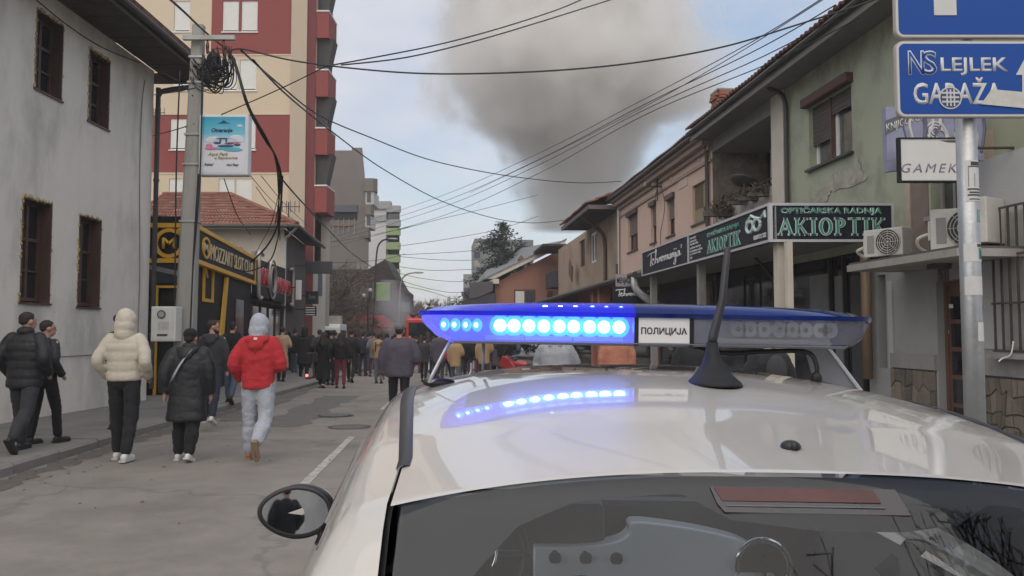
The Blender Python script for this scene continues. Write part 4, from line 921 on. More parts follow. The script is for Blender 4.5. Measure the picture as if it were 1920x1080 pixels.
# barred window at the right edge
xg0, xg1 = X(1990), X(1884); zg0, zg1 = Z(658, 1890), Z(392, 1890)
gr = empty('barred_window', 'window behind a rusty welded bar grille at the right edge', 'window grille', FR.O + FR.y * .0, FR.rot())
q = MB(); q.box(xg0, xg1 - .05, .02, .035, zg0 + .05, zg1 - .05); q.build('pane', mt('pale blind', (.33, .33, .31), .5, .15, 4), gr)
M_RUST = mt('rusty bar', (.06, .045, .038), .7, .3, 12)
for k in range(8): x = xg1 - .0 - k * .155; q = MB(); q.box(x - .012, x + .012, .13, .155, zg0, zg1); q.build('bar', M_RUST, gr)
for k in range(4): z = zg0 + (zg1 - zg0) * k / 3; q = MB(); q.box(xg0, xg1 + .02, .156, .175, z - .014, z + .014); q.build('cross_bar', M_RUST, gr)
q = MB(); q.box(xg0, xg1 + .05, .02, .2, zg0 - .1, zg0 - .03); q.build('sill', M_CONC, gr)
wire('white drain hose hanging under the barred window sill', [onf(1900, 640, .2), onf(1895, 665, .22), onf(1880, 672, .25), onf(1872, 678, .3)], .014, 'drain_hose', M_WPVC, cat='hose')
# optician front below the frontal sign: glazing, column, poster boards
xs_ = X(1680)                                           # where the frontal sign meets the wall
b = MB(); b.box(X(1628), X(1480) + .6, -3, -.9, -1, zmid + .3); b.build('shop_back', mt('dim shop interior', (.05, .05, .055), .8, .2, 1), gs)
VD = 2.06 * k_
shopf = frame_empty('optician_shop', 'optician shop front with dark glazing and pale blinds under the canopy', 'shop', FR)
b = MB(); b.box(X(1640), X(1210), -.0, VD - .05, 3.22, 3.3); b.build('canopy_soffit', mt('canopy soffit', (.2, .2, .195), .8, .1), shopf)
for (a, c, m_) in ((1516, 1556, 'pale blind 2'), (1562, 1582, 'pale blind 2'), (1592, 1616, 'dark blind')):
    q = MB(); q.box(X(c), X(a), -.06, -.04, -.2, Z(518, a)); q.build('window', mt('pale blind 2', (.2, .215, .22), .15, .15, 1.2) if m_ == 'pale blind 2' else mt('dark blind', (.07, .075, .08), .1, .3, 2), shopf)
    q = MB(); q.box(X(c) - .05, X(c), -.05, .02, -.2, 3.0); q.build('mullion', M_GUT, shopf)
b = MB(); b.quad((X(1640), -.07, -1), (X(1205), -.07, -1), (X(1205), -.07, 3.3), (X(1640), -.07, 3.3)); b.build('glazing', mt('dark glazing', (.02, .022, .028), .08, .3, 1, spec=.6), shopf)
for (a, c, t_, v_) in ((1375, 1395, 520, 560), (1398, 1425, 518, 560), (1428, 1450, 512, 560)):
    q = MB(); x0, x1_ = X(c), X(a); q.box(x0, x1_, -.06, -.02, -.2, Z(t_, c)); q.box(x0, x0 + .05, -.02, .0, -.2, Z(t_, c)); q.box(x0, x1_, -.02, 0, Z(t_, c) - .06, Z(t_, c)); q.build('window_bay', mt('bay glass', (.045, .05, .055), .1, .5, 2), shopf)
b = MB(); b.box(X(1455), X(1310), -.06, .05, Z(497, 1400), Z(480, 1400)); bo = b.build('text_band', mt('grey band', (.16, .165, .17), .8, .1), shopf)
text('lettering', 'sredstva za sve', (X(1335), .05, Z(496, 1390) + .03), X(1335) - X(1450), .2, M_BLK, bo, FAC, .02)
wire('dark diagonal brace pipe under the shop canopy soffit', [onf(1412, 478, .8), onf(1448, 520, .5), onf(1462, 552, .3)], .04, 'brace', M_GUT, cat='brace')
x0, x1_ = X(1312, .0), X(1240, .0)
q = MB(); q.box(x0, x1_, -.05, .0, -.2, Z(540, 1280)); mo = q.build('exchange_window', mt('frosted window', (.2, .19, .185), .3, .1, 1.5), shopf)
text('lettering', 'MENJAČNICA', (x1_ - .15, .0, Z(566, 1280)), (x1_ - x0) * .95, .42, mt('brown letters', (.1, .075, .07), .6), mo, FAC, .02)
q = MB(); q.box((x0 + x1_) / 2 - .3, (x0 + x1_) / 2 - .22, .0, .03, -.2, Z(540, 1280)); q.build('mullion', M_GUT, mo)
for (px, w_, m_, lab) in ((1465, .17, M_COL, 'thicker'), (1481, .1, M_COL, 'thin'), (1316, .16, M_CONC, 'a'), (1226, .16, M_CONC, 'b')):
    v_ = VD - .25; x = X(px, v_); q = MB(); q.box(x - w_ / 2, x + w_ / 2, v_ - w_ / 2, v_ + w_ / 2, -.3, 3.1); q.build('post', m_, shopf)
q = MB(); x = X(1328, .6); q.box(x - .14, x + .14, .55, .6, .6, 2.9); q.build('poster_strip', mt('brown posters', (.13, .09, .07), .7, .6, 8), shopf)
# rolled brown awning tube standing in the window corner
x = X(1626, .15); q = MB(); q.tube([FR.O + FR.x * x + FR.y * .16 + V((0, 0, z)) for z in (.75, 3.1)], .085, 14); top(q.build('awning_roll', mt('copper brown tube', (.20, .135, .085), .5, .15, 3), None, True), 'upright copper brown roll beside the optician window', 'roll')
# ------------------------------------------------------------------ optician and electronics signs
M_SGN = mt('sign navy black', (.011, .013, .022), .5, .1, 3, spec=.25); M_FRM = mt('sign frame alloy', (.5, .51, .53), .4, .08, 5, metal=.3)
M_GRN = mt('sign green', (.035, .23, .16), .5, .05); M_MINT = mt('sign mint edge', (.5, .62, .57), .5, .05); M_PALE = mt('sign pale print', (.6, .61, .62), .5, .03)
FRs = Frame(FR.O + FR.y * VD, (FR.x.x, FR.x.y))
xk = FRs.x_at(1447); zt, zb_ = FRs.z_at(379, 1447), FRs.z_at(453, 1447)
xa = FRs.x_at(1293); xt = FRs.x_at(1205)
def signframe(root, x0, x1, z0, z1, y, wd=.045):
    q = MB(); q.box(x0, x1, y - .1, y, z0, z1); q.build('board', M_SGN, root)
    for (a, c, e, f) in ((x0, x1, z1 - wd, z1), (x0, x1, z0, z0 + wd), (x0, x0 + wd, z0 + wd, z1 - wd), (x1 - wd, x1, z0 + wd, z1 - wd)):
        q = MB(); q.box(a, c, y - .11, y + .025, e, f); q.build('frame', M_FRM, root)
def serif(root, s, x_left, x_right, z0, z1, y, mat, wd, ext=.012, name='letter', grow=0):
    """slab-serif capitals drawn from strokes; x_left is the larger local x"""
    L = {'A': (1.0, [((.06, 0), (.5, 1), .10), ((.5, 1), (.94, 0), .2), ((.25, .36), (.72, .36), .08)], [(-.04, .22, 0), (.7, 1.06, 0)]),
         'K': (1.0, [((.2, 0), (.2, 1), .17), ((.26, .40), (.84, 1), .11), ((.42, .56), (.9, 0), .18)], [(.04, .36, 0), (.04, .36, 1), (.74, .98, 0), (.7, .96, 1)]),
         'I': (.5, [((.25, 0), (.25, 1), .2)], [(.02, .48, 0), (.02, .48, 1)]),
         'P': (.85, [((.2, 0), (.2, 1), .2)], [(0, .42, 0), (0, .3, 1)]),
         'T': (.9, [((.45, 0), (.45, 1), .2), ((.02, .96), (.88, .96), .09)], [(.24, .66, 0)]), 'O': (1.0, [], [])}
    tot = sum(L[c][0] + .15 for c in s); H_ = z1 - z0; sc_ = (x_left - x_right) / tot; u = 0
    for c in s:
        adv, st, se = L[c]; q = MB()
        def T(p): return V((x_left - (u + p[0]) * sc_, y, z0 + p[1] * H_))
        def stroke(a, e, w_):
            A_, E_ = T(a), T(e); d_ = (E_ - A_); n_ = V((d_.z, 0, -d_.x)).normalized() * (w_ * sc_ / 2 + grow); dd = d_.normalized() * grow
            if abs(d_.z) > abs(d_.x): n_ = V(((w_ * sc_ / 2 + grow) * (1 if d_.z > 0 else -1), 0, 0))
            q.prism([A_ - dd + n_, E_ + dd + n_, E_ + dd - n_, A_ - dd - n_], (0, ext, 0))
        for a, e, w_ in st: stroke(a, e, w_)
        for a, e, zz in se: stroke((a, .04 if zz == 0 else .96), (e, .04 if zz == 0 else .96), .09)
        if c in 'OP':
            for k in range(20):
                t0, t1 = (2 * PI * k / 20, 2 * PI * (k + 1) / 20) if c == 'O' else (-PI / 2 + PI * k / 20, -PI / 2 + PI * (k + 1) / 20)
                cx_, cz_, ra, rb = (.5, .5, .42, .5) if c == 'O' else (.28, .72, .42, .28)
                def E(t, ro): 
                    wx, wz = (.11, .045) if ro else (-.11, -.045)
                    gr_ = grow / sc_ if ro else -grow / sc_
                    return T((cx_ + (ra + wx - .05 + gr_) * math.cos(t), cz_ + (rb - .04 + wz * .8 + gr_ * sc_ / H_) * math.sin(t)))
                q.prism([E(t0, 0), E(t0, 1), E(t1, 1), E(t1, 0)], (0, ext, 0))
        q.build(name, mat, root, recalc=True); u += adv + .15
sg = frame_empty('optician_side_sign', 'long optician sign board with spectacles and mint edged lettering facing the street', 'sign', FRs)
signframe(sg, xk, xa, zb_, zt, 0)
def tx(s, pa, pb_, z0, z1, mat, bold=.0, ext=.01, dy=0, shear=0, par=None): 
    return text('lettering', s, (FRs.x_at(pa), .002 + dy, z0), FRs.x_at(pa) - FRs.x_at(pb_), z1 - z0, mat, par or sg, FAC, bold, shear, ext)
Hs = zt - zb_
def tx2(s, pa, pb_, z0, z1, bold, **k): tx(s, pa, pb_, z0, z1, M_MINT, bold + .03, .006); tx(s, pa, pb_, z0, z1, M_GRN, bold * .4, .012)
tx2('OPTIČARSKA RADNJA', 1328, 1390, zb_ + Hs * .63, zb_ + Hs * .84, .02)
serif(sg, 'AKIOPTIK', FRs.x_at(1328), FRs.x_at(1392), zb_ + Hs * .17, zb_ + Hs * .55, .001, M_MINT, 0, .008, grow=.011)
serif(sg, 'AKIOPTIK', FRs.x_at(1328), FRs.x_at(1392), zb_ + Hs * .17, zb_ + Hs * .55, .001, M_GRN, 0, .014)
for k, s in enumerate(('servis naočara', 'izrada naočara', 'dioptrijska stakla', 'sunčane naočare', 'kontaktna sočiva', 'pregled vida', 'tel.')):
    ln = (1307, 1308, 1311, 1316, 1319, 1316, 1300)[k]; z = zb_ + Hs * (.8 - .11 * k); tx(s, 1296, ln, z, z + .055, M_PALE, .02, .004)
tx('020/312 322', 1416, 1440, zb_ + Hs * .16, zb_ + Hs * .28, M_PALE, .04, .006)
xx0, xx1 = FRs.x_at(1402), FRs.x_at(1440); wx = abs(xx0 - xx1)
for mat_, rr, e_ in ((M_MINT, .03, .012), (M_SGN, .012, .02)):
    q = MB()
    for cx_ in (.22, .58): q.tube([(xx0 - wx * (cx_ + .17 * math.cos(t * PI / 10)), e_, zb_ + Hs * (.55 + .15 * math.sin(t * PI / 10))) for t in range(21)], rr, 5, False)
    q.tube([(xx0 - wx * .05, e_, zb_ + Hs * .7), (xx0 - wx * .3, e_, zb_ + Hs * .84), (xx0 - wx * .5, e_, zb_ + Hs * .74), (xx0 - wx * .75, e_, zb_ + Hs * .68), (xx0 - wx * .98, e_, zb_ + Hs * .82), (xx0 - wx * 1.0, e_, zb_ + Hs * .66)], rr, 5); q.build('spectacles_emblem', mat_, sg)
# script lettering: strokes on a unit sheet
SCR = [[(0, .78), (.06, .84), (.14, .86), (.24, .87)], [(.13, .86), (.12, .6), (.1, .3), (.12, .25)], [(.12, .38), (.17, .45), (.2, .52), (.17, .56), (.15, .42), (.17, .28), (.22, .32), (.24, .42), (.28, .8), (.28, .95), (.265, .9), (.26, .3)],
       [(.26, .42), (.3, .5), (.32, .46), (.32, .3), (.35, .34), (.38, .52), (.385, .34), (.40, .5), (.42, .52)], [(.42, .5), (.44, .33), (.47, .34), (.485, .46), (.46, .54), (.44, .46), (.5, .5), (.52, .5), (.52, .3), (.53, .46), (.56, .53), (.57, .32), (.58, .47), (.61, .53), (.62, .32), (.645, .38)],
       [(.7, .52), (.66, .5), (.65, .36), (.68, .32), (.7, .5), (.7, .34), (.73, .36), (.74, .54), (.745, .34), (.77, .52), (.79, .5), (.79, .34), (.82, .36)], [(.83, .54), (.83, .1), (.80, .0), (.78, .1), (.84, .3), (.88, .5), (.92, .54), (.88, .5), (.865, .36), (.9, .32), (.925, .52), (.93, .34), (.96, .38)], [(.98, .78), (.97, .64)], [(.79, .66), (.795, .69)], [(.84, .66), (.845, .69)]]
def script(root, x_left, width, z0, h_, y, mat, r, basis='f'):
    q = MB()
    for st in SCR:
        pts = [(x_left - p[0] * width if basis == 'f' else x_left + p[0] * width, y, z0 + p[1] * h_) for p in st]; q.tube(cat_rom(pts, 4), r, 5)
    return q.build('script_lettering', mat, root)
te = frame_empty('script_sign', 'long black electronics shop sign with white script facing the street', 'sign', FRs)
signframe(te, xa + .004, xt, zb_, zt, -.002, .035)
script(te, FRs.x_at(1281) * 0 + FRs.x_at(1216), FRs.x_at(1216) - FRs.x_at(1282), zb_ + .08, Hs * .8, .012, M_PALE, .015)
# frontal sign
ck = FRs.O + FRs.x * xk; YK = ck.y + .02
FF = Frame((ck.x, YK), (-1, 0)); xe = FF.x_at(1681)
sg = frame_empty('optician_front_sign', 'large green lettered optician sign board squarely facing the camera', 'sign', FF)
signframe(sg, xe, -.0, zb_, zt, .0)
def fx_(px): return FF.x_at(px)
def t3(s, pa, pb_, py0, py1, bold):
    for m_, b_, e_ in ((M_MINT, bold + .03, .006), (M_GRN, bold * .3, .012)): text('lettering', s, (fx_(pa), .001, FF.z_at(py1, 1560)), fx_(pa) - fx_(pb_), FF.z_at(py0, 1560) - FF.z_at(py1, 1560), m_, sg, FAC, b_, .0, e_)
t3('OPTIČARSKA RADNJA', 1467, 1659, 386, 404, .018)
serif(sg, 'AKIOPTIK', fx_(1463), fx_(1668), FF.z_at(441, 1560), FF.z_at(409, 1560), .001, M_MINT, 0, .008, grow=.010)
serif(sg, 'AKIOPTIK', fx_(1463), fx_(1668), FF.z_at(441, 1560), FF.z_at(409, 1560), .001, M_GRN, 0, .014, grow=-.004)
# hanging box signs over the door
c = P(1686, 342, 10.6); e = P(1800, 258, 10.6); w_, h_ = (e.x - c.x) * 1.12, e.z - c.z
r = empty('white_box_sign', 'white framed box sign with faded lettering and a torn top edge', 'sign', (c.x, 10.6, c.z))
q = MB(); q.box(0, w_, 0, .05, 0, h_); q.build('panel', mt('aged white acrylic', (.55, .55, .52), .5, .05, 4), r)
for (a, b2, e_, f_) in ((0, w_, h_ - .02, h_), (0, w_, 0, .025), (0, .025, .025, h_ - .02), (w_ - .025, w_, .025, h_ - .02)):
    q = MB(); q.box(a - .005, b2 + .005, -.012, .055, e_, f_); q.build('frame', M_BLK, r)
text('lettering', 'GAMEKS', (.04 * w_, -.004, .22 * h_), .93 * w_, .2 * h_, mt('faded violet ink', (.2, .17, .25), .6, .5, 30), r, VIEW, -.006, .25, .003, space=1.35)
q = MB(); q.prism([(.6 * w_, -.003, h_ - .04), (.98 * w_, -.003, h_ - .03), (.98 * w_, -.003, h_ - .07), (.72 * w_, -.003, h_ - .065)], (0, .002, 0)); q.build('torn_edge', M_GUT, r)
q = MB(); q.tube([(w_, .08, h_ * .8), (w_ + 1.3, .08, h_ * .8)], .02, 6); q.build('bracket', M_GUT, r)
c = P(1664, 322, 10.95); e = P(1842, 200, 10.95); w_, h_ = e.x - c.x, e.z - c.z
r = empty('bookkeeping_sign', 'grey and violet illustrated sign partly hidden behind the white box sign', 'sign', (c.x, 10.95, c.z))
q = MB(); q.box(0, w_, 0, .12, .16, h_); q.prism([(0, 0, .0), (.2, 0, .03), (.2, 0, .158), (0, 0, .158)], (0, .12, 0)); q.build('panel', mt('violet grey print', (.24, .25, .36), .6, .2, 3), r)
M_SW = mt('swirl print', (.5, .5, .49), .6, .1); M_SWD = mt('dark swirl print', (.1, .1, .15), .6, .1)
rnd = random.Random(4)
for k in range(11):
    x = .22 * w_ + k * .075 * w_; q = MB(); q.tube(cat_rom([(x, -.004, .3 * h_), (x + rnd.uniform(-.06, .06), -.004, .55 * h_), (x + rnd.uniform(-.08, .08), -.004, .75 * h_), (x + rnd.uniform(-.05, .05), -.004, .97 * h_)], 5), rnd.choice((.012, .022, .03)), 5); q.build('printed_swirl', M_SW if k % 2 else M_SWD, r)
for rr in (.05, .09, .13): q = MB(); q.tube([(.5 * w_ + rr * math.cos(t * .5), -.008, .62 * h_ + rr * math.sin(t * .5)) for t in range(11)], .014, 5); q.build('printed_swirl', M_SW, r)
q = MB(); q.prism([(-.02, -.006, .56 * h_), (.42 * w_, -.006, .9 * h_), (.42 * w_, -.006, 1.03 * h_), (-.02, -.006, .78 * h_)], (0, .004, 0)); q.build('title_band', mt('dark title band', (.09, .09, .1), .6), r)
ca, sa = math.cos(.32), math.sin(.32); text('lettering', 'KNJIGOVODSTVO', (.0, -.008, .58 * h_), .62 * w_, .15 * h_, M_SW, r, Matrix(((ca, -sa * .2, 0), (0, 0, -1), (sa, 1, 0))), .01, 0, .003)
# ------------------------------------------------------------------ pink house
pk = frame_empty('pink_house', 'two-storey pink rendered house with moulded eaves and brown windows', 'house', FR)
M_PINK = mt('pink render', (.56, .405, .33), .92, .05, 1.2, .2, 30, stain=(.5, .36, .29), stain_amt=.5, stain_scale=.8)
xp0, xp1 = xb + .01, X(1163)
zpe = Z(222, 1340, .5) - .14 ; wp = [(X(1331), X(1301), Z(420, 1305), Z(346, 1305)), (X(1267), X(1253), Z(442, 1256), Z(373, 1256)), (X(1232), X(1222), Z(455, 1225), Z(385, 1225)), (X(1197), X(1179), Z(472, 1182), Z(405, 1182))]
b = MB(); wall(b, xp0, xp1, 3.0, zpe, wp, .0, .22); b.build('wall', M_PINK, pk, recalc=False)
b = MB(); b.box(xp0, xp1, -8, -.35, -2, zpe); b.build('core', M_PINK, pk)
for k, h in enumerate(wp):
    w_ = window(pk, h, -.12, M_BRN, None, 2 if k in (0, 3) else 1, .07, None, None)
    if k == 0: q = MB(); q.box(h[0] + (h[1] - h[0]) * .45, h[1] - .03, -.1, -.08, h[2], h[3]); q.box(h[0] + .03, h[1] - .03, -.1, -.08, h[3] - .75, h[3]); q.build('shutter', mt('tan blind', (.26, .21, .13), .8, .1, 6), w_)
    else: q = MB(); q.box(h[0] + .03, h[1] - .03, -.1, -.08, h[2] + (h[3] - h[2]) * .45, h[3]); q.build('shutter', mt('grey brown blind', (.14, .11, .09), .8, .1, 6), w_)
    q = MB(); q.box(h[0] - .08, h[1] + .08, -.1, .05, h[2] - .06, h[2] - .002); q.build('sill', M_GUT, w_)
    if k in (1, 2, 3): q = MB(); q.box(h[0] - .05, h[1] + .05, -.08, .1, h[3] - .02, h[3] + .14); q.build('shutter_box', M_BRN, w_)
for (v_, z0, z1) in ((.06, -.62, -.56), (.12, -.3, -.18), (.3, -.16, -.02), (.42, .0, .08)):
    q = MB(); q.box(xp0, xp1 + .1, -.02, v_, zpe + z0, zpe + z1); q.build('cornice', mt('cornice pink', (.33, .26, .22), .9, .1, 2), pk)
q = MB(); q.tube([(xp0, .5, zpe + .12), (xp1 + .2, .5, zpe + .12)], .065, 8); q.build('gutter', M_GUT, pk)
b = MB(); tiles(b, (xp0, .5, zpe + .2), (xp1 + .2, .5, zpe + .2), (xp0, -5, zpe + 1.75), (xp1 + .2, -5, zpe + 1.75), 56, 12); b.build('roof', M_TILE2, pk, kind='stuff', recalc=False)
q = MB(); q.box(X(1293), X(1276), .0, .02, Z(350, 1284), Z(330, 1284)); q.build('wall_plaque', mt('pale plaque', (.55, .42, .36), .9), pk)
for px, py in ((1259, 331), (1311, 294)): x, z = FR.hit(px, py); q = MB(); q.disc((x, .0, z), (0, 1, 0), .14, .02); q.build('rosette', MATS['pale plaque'], pk)
for (a, c, py) in ((1180, 1250, 372), (1268, 1330, 318)):
    q = MB(); q.box(X(c), X(a), .0, .015, Z(py, (a + c) / 2) - .03, Z(py, (a + c) / 2) + .03); q.build('moulding', MATS['cornice pink'], pk)
q = MB(); q.tube([(xp0 + .22, .09, zpe - .1), (xp0 + .22, .09, 3.1)], .06, 8); q.build('downpipe', M_GUT, pk)
q = MB(); q.tube([(xp1 - .15, .09, zpe - .1), (xp1 - .15, .09, 2.5)], .05, 8); q.build('downpipe', M_METAL, pk)
r = empty('wall_bracket', 'small steel insulator bracket with cables on the pink wall', 'bracket', onf(1232, 350, .15))
q = MB(); q.box(-.5, .5, -.03, .03, -.02, .02); q.box(-.02, .02, -.03, .03, -.5, .5); q.build('bar', M_GUT, r)
for k in range(4): q = MB(); q.ell((-.42 + .28 * k, 0, .07), (.045, .045, .08)); q.build('insulator', M_CONC, r, True)
wire('thin cable dropping down the pink wall from the bracket', [onf(1232, 350, .12), onf(1228, 385, .06), onf(1230, 430, .06), onf(1224, 478, .06)], .014)
wire('second thin cable dropping down the pink wall, nearer the door side', [onf(1240, 348, .12), onf(1246, 390, .06), onf(1238, 440, .06), onf(1240, 470, .06)], .014)
# ------------------------------------------------------------------ brown smoke-stained house with deep eaves
br = frame_empty('brown_house', 'smoke-stained beige house under deep eaves and old tiles', 'house', FR)
M_BEI = mt('smoked beige render', (.36, .275, .2), .92, .12, .6, .2, 20, stain=(.12, .1, .085), stain_amt=.65, stain_scale=.35, stain_lo=.5)
xb0, xb1 = xp1 + .02, X(1047); zbe = Z(388, 1105, 1.36); xE = X(1053, 1.36)
wb = [(X(1119), X(1108), Z(493, 1112), Z(436, 1112)), (X(1097), X(1087), Z(500, 1092), Z(450, 1092))]
b = MB(); wall(b, xb0, xb1, 3, zbe, wb, 0, .25); b.build('wall', M_BEI, br, recalc=False)
b = MB(); b.box(xb0, xb1, -9, -.3, -3, zbe); b.build('core', M_BEI, br)
window(br, wb[0], -.05, M_WPVC, None, 2, .12); window(br, wb[1], -.1, M_BRN, M_DARK, 2, .08)
q = MB(); h = wb[1]; q.obox(((h[1] + .5), .4, (h[2] + h[3]) / 2 - .8), (.5, .0, .25), (.02, .03, 0), (-.1, 0, .4)); q.build('hanging_shutter', M_BRN, br)
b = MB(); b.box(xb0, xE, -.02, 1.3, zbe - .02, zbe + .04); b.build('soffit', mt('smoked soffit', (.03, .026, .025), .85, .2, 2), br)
b = MB(); b.box(xb0, xE + .05, 1.3, 1.36, zbe - .04, zbe + .14); b.box(xb0 - .04, xb0, .0, 1.36, zbe - .04, zbe + .14); b.build('fascia', mt('pale fascia', (.11, .1, .095), .8), br)
b = MB(); tiles(b, (xb0, 1.4, zbe + .16), (xE + .1, 1.4, zbe + .16), (xb0, -4, zbe + 2.4), (xE - 5, -4, zbe + 2.4), 48, 12, .07); b.build('roof', M_TILE2, br, kind='stuff', recalc=False)
q = MB(); q.tube(cat_rom([(X(1143) , 1.35, zbe), (X(1141), .6, zbe - .5), (X(1139), .12, zbe - 1.1), (X(1139), .1, 3.2)], 6), .09, 8); q.build('downpipe', M_BRN, br)
b = MB(); b.box(xb1 + .02, xb1 + 4, -7, -.9, -3, zbe - .6); b.build('rear_wing', mt('brown wing render', (.1, .065, .06), .9, .2, 1), br)
q = MB(); q.box(xb1 + .5, xb1 + 3.4, -.9, .35, Z(540, 1040), Z(511, 1040)); q.build('balcony', mt('dark balcony panel', (.05, .045, .06), .8), br)
q = MB(); q.box(xb1 - .1, xb1 + 5, -5, 1.0, Z(470, 1035), Z(470, 1035) + .15); q.build('lower_eave', MATS['smoked soffit'], br)
# shop row with a lean-to canopy below
rw = frame_empty('shop_row', 'row of low dark shops under a sloping lean-to canopy', 'shop', FR)
xr0, xr1 = xt + .2, X(1034, .0) + 6
b = MB(); zc = 3.2; b.prism([(xr0, .0, zc + .75), (xr0, 2.2, zc), (xr0, 2.2, zc - .12), (xr0, .0, zc + .6)], (xr1 - xr0, 0, 0)); b.build('canopy', mt('slate canopy', (.06, .058, .06), .8, .2, 2), rw)
b = MB(); b.tube([(xr0, 2.25, zc - .02), (xr1, 2.25, zc - .02)], .08, 8); b.build('gutter', M_GUT, rw)
n = 7
for k in range(n):
    a = xr0 + (xr1 - xr0) * k / n; c = xr0 + (xr1 - xr0) * (k + 1) / n
    col = ((.05, .045, .05), (.29, .13, .09), (.06, .05, .07), (.29, .13, .09), (.09, .07, .06), (.29, .13, .09), (.05, .05, .07))[k]
    q = MB(); q.box(a, c - .01, -.3, .03 + .02 * (k % 3), -3, zc + .6); o = q.build('shop_unit', mt('shop unit %d' % k, col, .7, .15, 2), rw)
    q = MB(); q.box(a + .3, c - .3, .09, .1, -.6, 2.0); q.build('shop_window', M_PANE, o)
    q = MB(); q.box(a + .3, c - .3, .1, .16, 2.2, 2.9); q.build('fascia_board', mt('fascia %d' % (k % 3), ((.04, .04, .07), (.1, .05, .045), (.22, .2, .17))[k % 3], .6), o)
for px in (1110, 1122): q = MB(); x = X(px, 2.0); q.box(x - .2, x + .2, 1.6, 2.0, -3, zc); q.build('pillar', mt('terracotta pillar', (.3, .135, .095), .85, .1), rw)
q = MB(); q.tube(cat_rom([(xr0 + .25, 2.2, zc - .02), (xr0 + .15, 2.2, zc - .4), (xr0 + .05, 1.9, zc - .7), (xr0 + .05, 1.5, zc - .9)], 5), .11, 8); q.build('downpipe', M_METAL, rw)
YT = 22.6
a, c = P(1150, 562, YT), P(1222, 538, YT)
r = empty('small_script_sign', 'small black projecting sign with white script above the light bar', 'sign', (a.x, YT, a.z)); w_, h_ = c.x - a.x, c.z - a.z
q = MB(); q.box(0, w_, 0, .15, -.15, h_); q.build('panel', M_SGN, r); script(r, .06 * w_, .86 * w_, .02, h_ * .85, -.005, M_PALE, .014, 'v')
a, c = P(1155, 537, YT + .3), P(1198, 514, YT + .3); w_, h_ = c.x - a.x, c.z - a.z
r = empty('exchange_sign', 'small pale and yellow exchange sign above the script sign', 'sign', (a.x, YT + .3, a.z))
q = MB(); q.box(0, w_ * .74, 0, .1, 0, h_); q.build('panel', mt('grey panel', (.3, .28, .3), .6), r); q = MB(); q.box(w_ * .75, w_, 0, .1, 0, h_ * 1.1); q.build('yellow_panel', mt('yellow panel', (.55, .4, .17), .6), r)
text('lettering', 'MENJAČN', (.04 * w_, -.001, .1 * h_), .68 * w_, .8 * h_, M_SGN, r, VIEW, .02); text('lettering', '€', (.8 * w_, -.001, .12 * h_), .15 * w_, .8 * h_, M_SGN, r, VIEW, .02)
q = MB(); q.box(0, w_ * .1, .02, .08, h_, h_ + .3); q.build('bracket', M_GUT, r)
# ------------------------------------------------------------------ salmon gable house beyond, slate roof, spruce, far block
GYY = 57.0; FGh = Frame((P(1036, 0, GYY).x, GYY), (-1, 0))
sm = frame_empty('salmon_house', 'low salmon house with white bargeboard and grey slate roof', 'house', FGh)
hx = lambda px: FGh.x_at(px); hz = lambda py: FGh.z_at(py, 980)
M_SAL = mt('salmon render', (.37, .185, .135), .92, .06, .8, .15, 30)
q = MB(); pts = [(1060, 640), (1060, 462), (1035, 476), (935, 527), (928, 530), (928, 640)]; q.prism([(hx(x), 0, hz(y_)) for x, y_ in pts], (0, -8, 0)); q.build('wall', M_SAL, sm)
q = MB(); q.prism([(hx(1060), .0, hz(460)), (hx(910), .0, hz(532)), (hx(910), .0, hz(524)), (hx(1060), .0, hz(452))], (0, .7, 0)); q.box(hx(936), hx(910), 0, .7, hz(533), hz(524)); q.build('bargeboard', mt('cream bargeboard', (.6, .55, .47), .8), sm)
q = MB(); q.prism([(hx(1062), .75, hz(452)), (hx(908), .75, hz(526)), (hx(872), -9, hz(528)), (hx(905), -9, hz(490)), (hx(980), -9, hz(440)), (hx(1062), -9, hz(436))], (0, 0, .12)); q.build('roof', mt('weathered slate', (.2, .205, .22), .8, .15, 1.5, .2, 12, streak=3), sm)
q = MB(); q.box(hx(984), hx(973), -4, -3, hz(500), hz(480)); q.prism([(hx(986), -4.1, hz(480)), (hx(971), -4.1, hz(480)), (hx(978.5), -4.1, hz(470))], (0, 1.2, 0)); q.build('chimney', mt('chimney brown', (.2, .1, .07), .9), sm)
hw = (hx(1004), hx(964), hz(572), hz(543)); w_ = window(sm, hw, .06, M_BRN, mt('blue dusk glass', (.05, .055, .08), .1), 2, .15); q = MB(); q.box(hx(983), hx(966.5), .04, .075, hz(570), hz(546)); q.build('pane', M_WPVC, w_)
q = MB(); q.box(hx(1036), hx(1026), .0, .05, hz(600), hz(545)); q.build('door', M_BRN, sm)
r = empty('slate_outhouse', 'dark slate shed beside the salmon house gable', 'shed', P(905, 620, 56))
q = MB(); o0 = P(905, 620, 56)
def rel(px, py, Y): return P(px, py, Y) - o0
q.prism([rel(863, 640, 56), rel(866, 568, 56), rel(885, 552, 56), rel(929, 550, 56), rel(929, 640, 56)], (0, 5, 0)); q.build('wall', mt('shed slate', (.06, .058, .07), .8, .2, 1), r)
q = MB(); q.prism([rel(880, 560, 55.9), rel(880, 530, 55.9), rel(924, 527, 55.9), rel(924, 545, 55.9), rel(900, 556, 55.9)], (0, .3, 0)); q.build('upper_wall', mt('shed slate 2', (.1, .095, .105), .8, .2, 1), r)
FY = 95.0; o0 = P(930, 600, FY); r = empty('far_block', 'distant pale concrete block with balconies behind the spruce', 'building', (o0.x, FY, -2)); o0 = V((o0.x, FY, -2))
q = MB(); q.prism([P(x, y_, FY) - o0 for x, y_ in ((884, 640), (884, 462), (890, 447), (1000, 450), (1000, 640))], (0, 10, 0)); q.build('wall', mt('far concrete', (.33, .34, .35), .85, .12, .2), r)
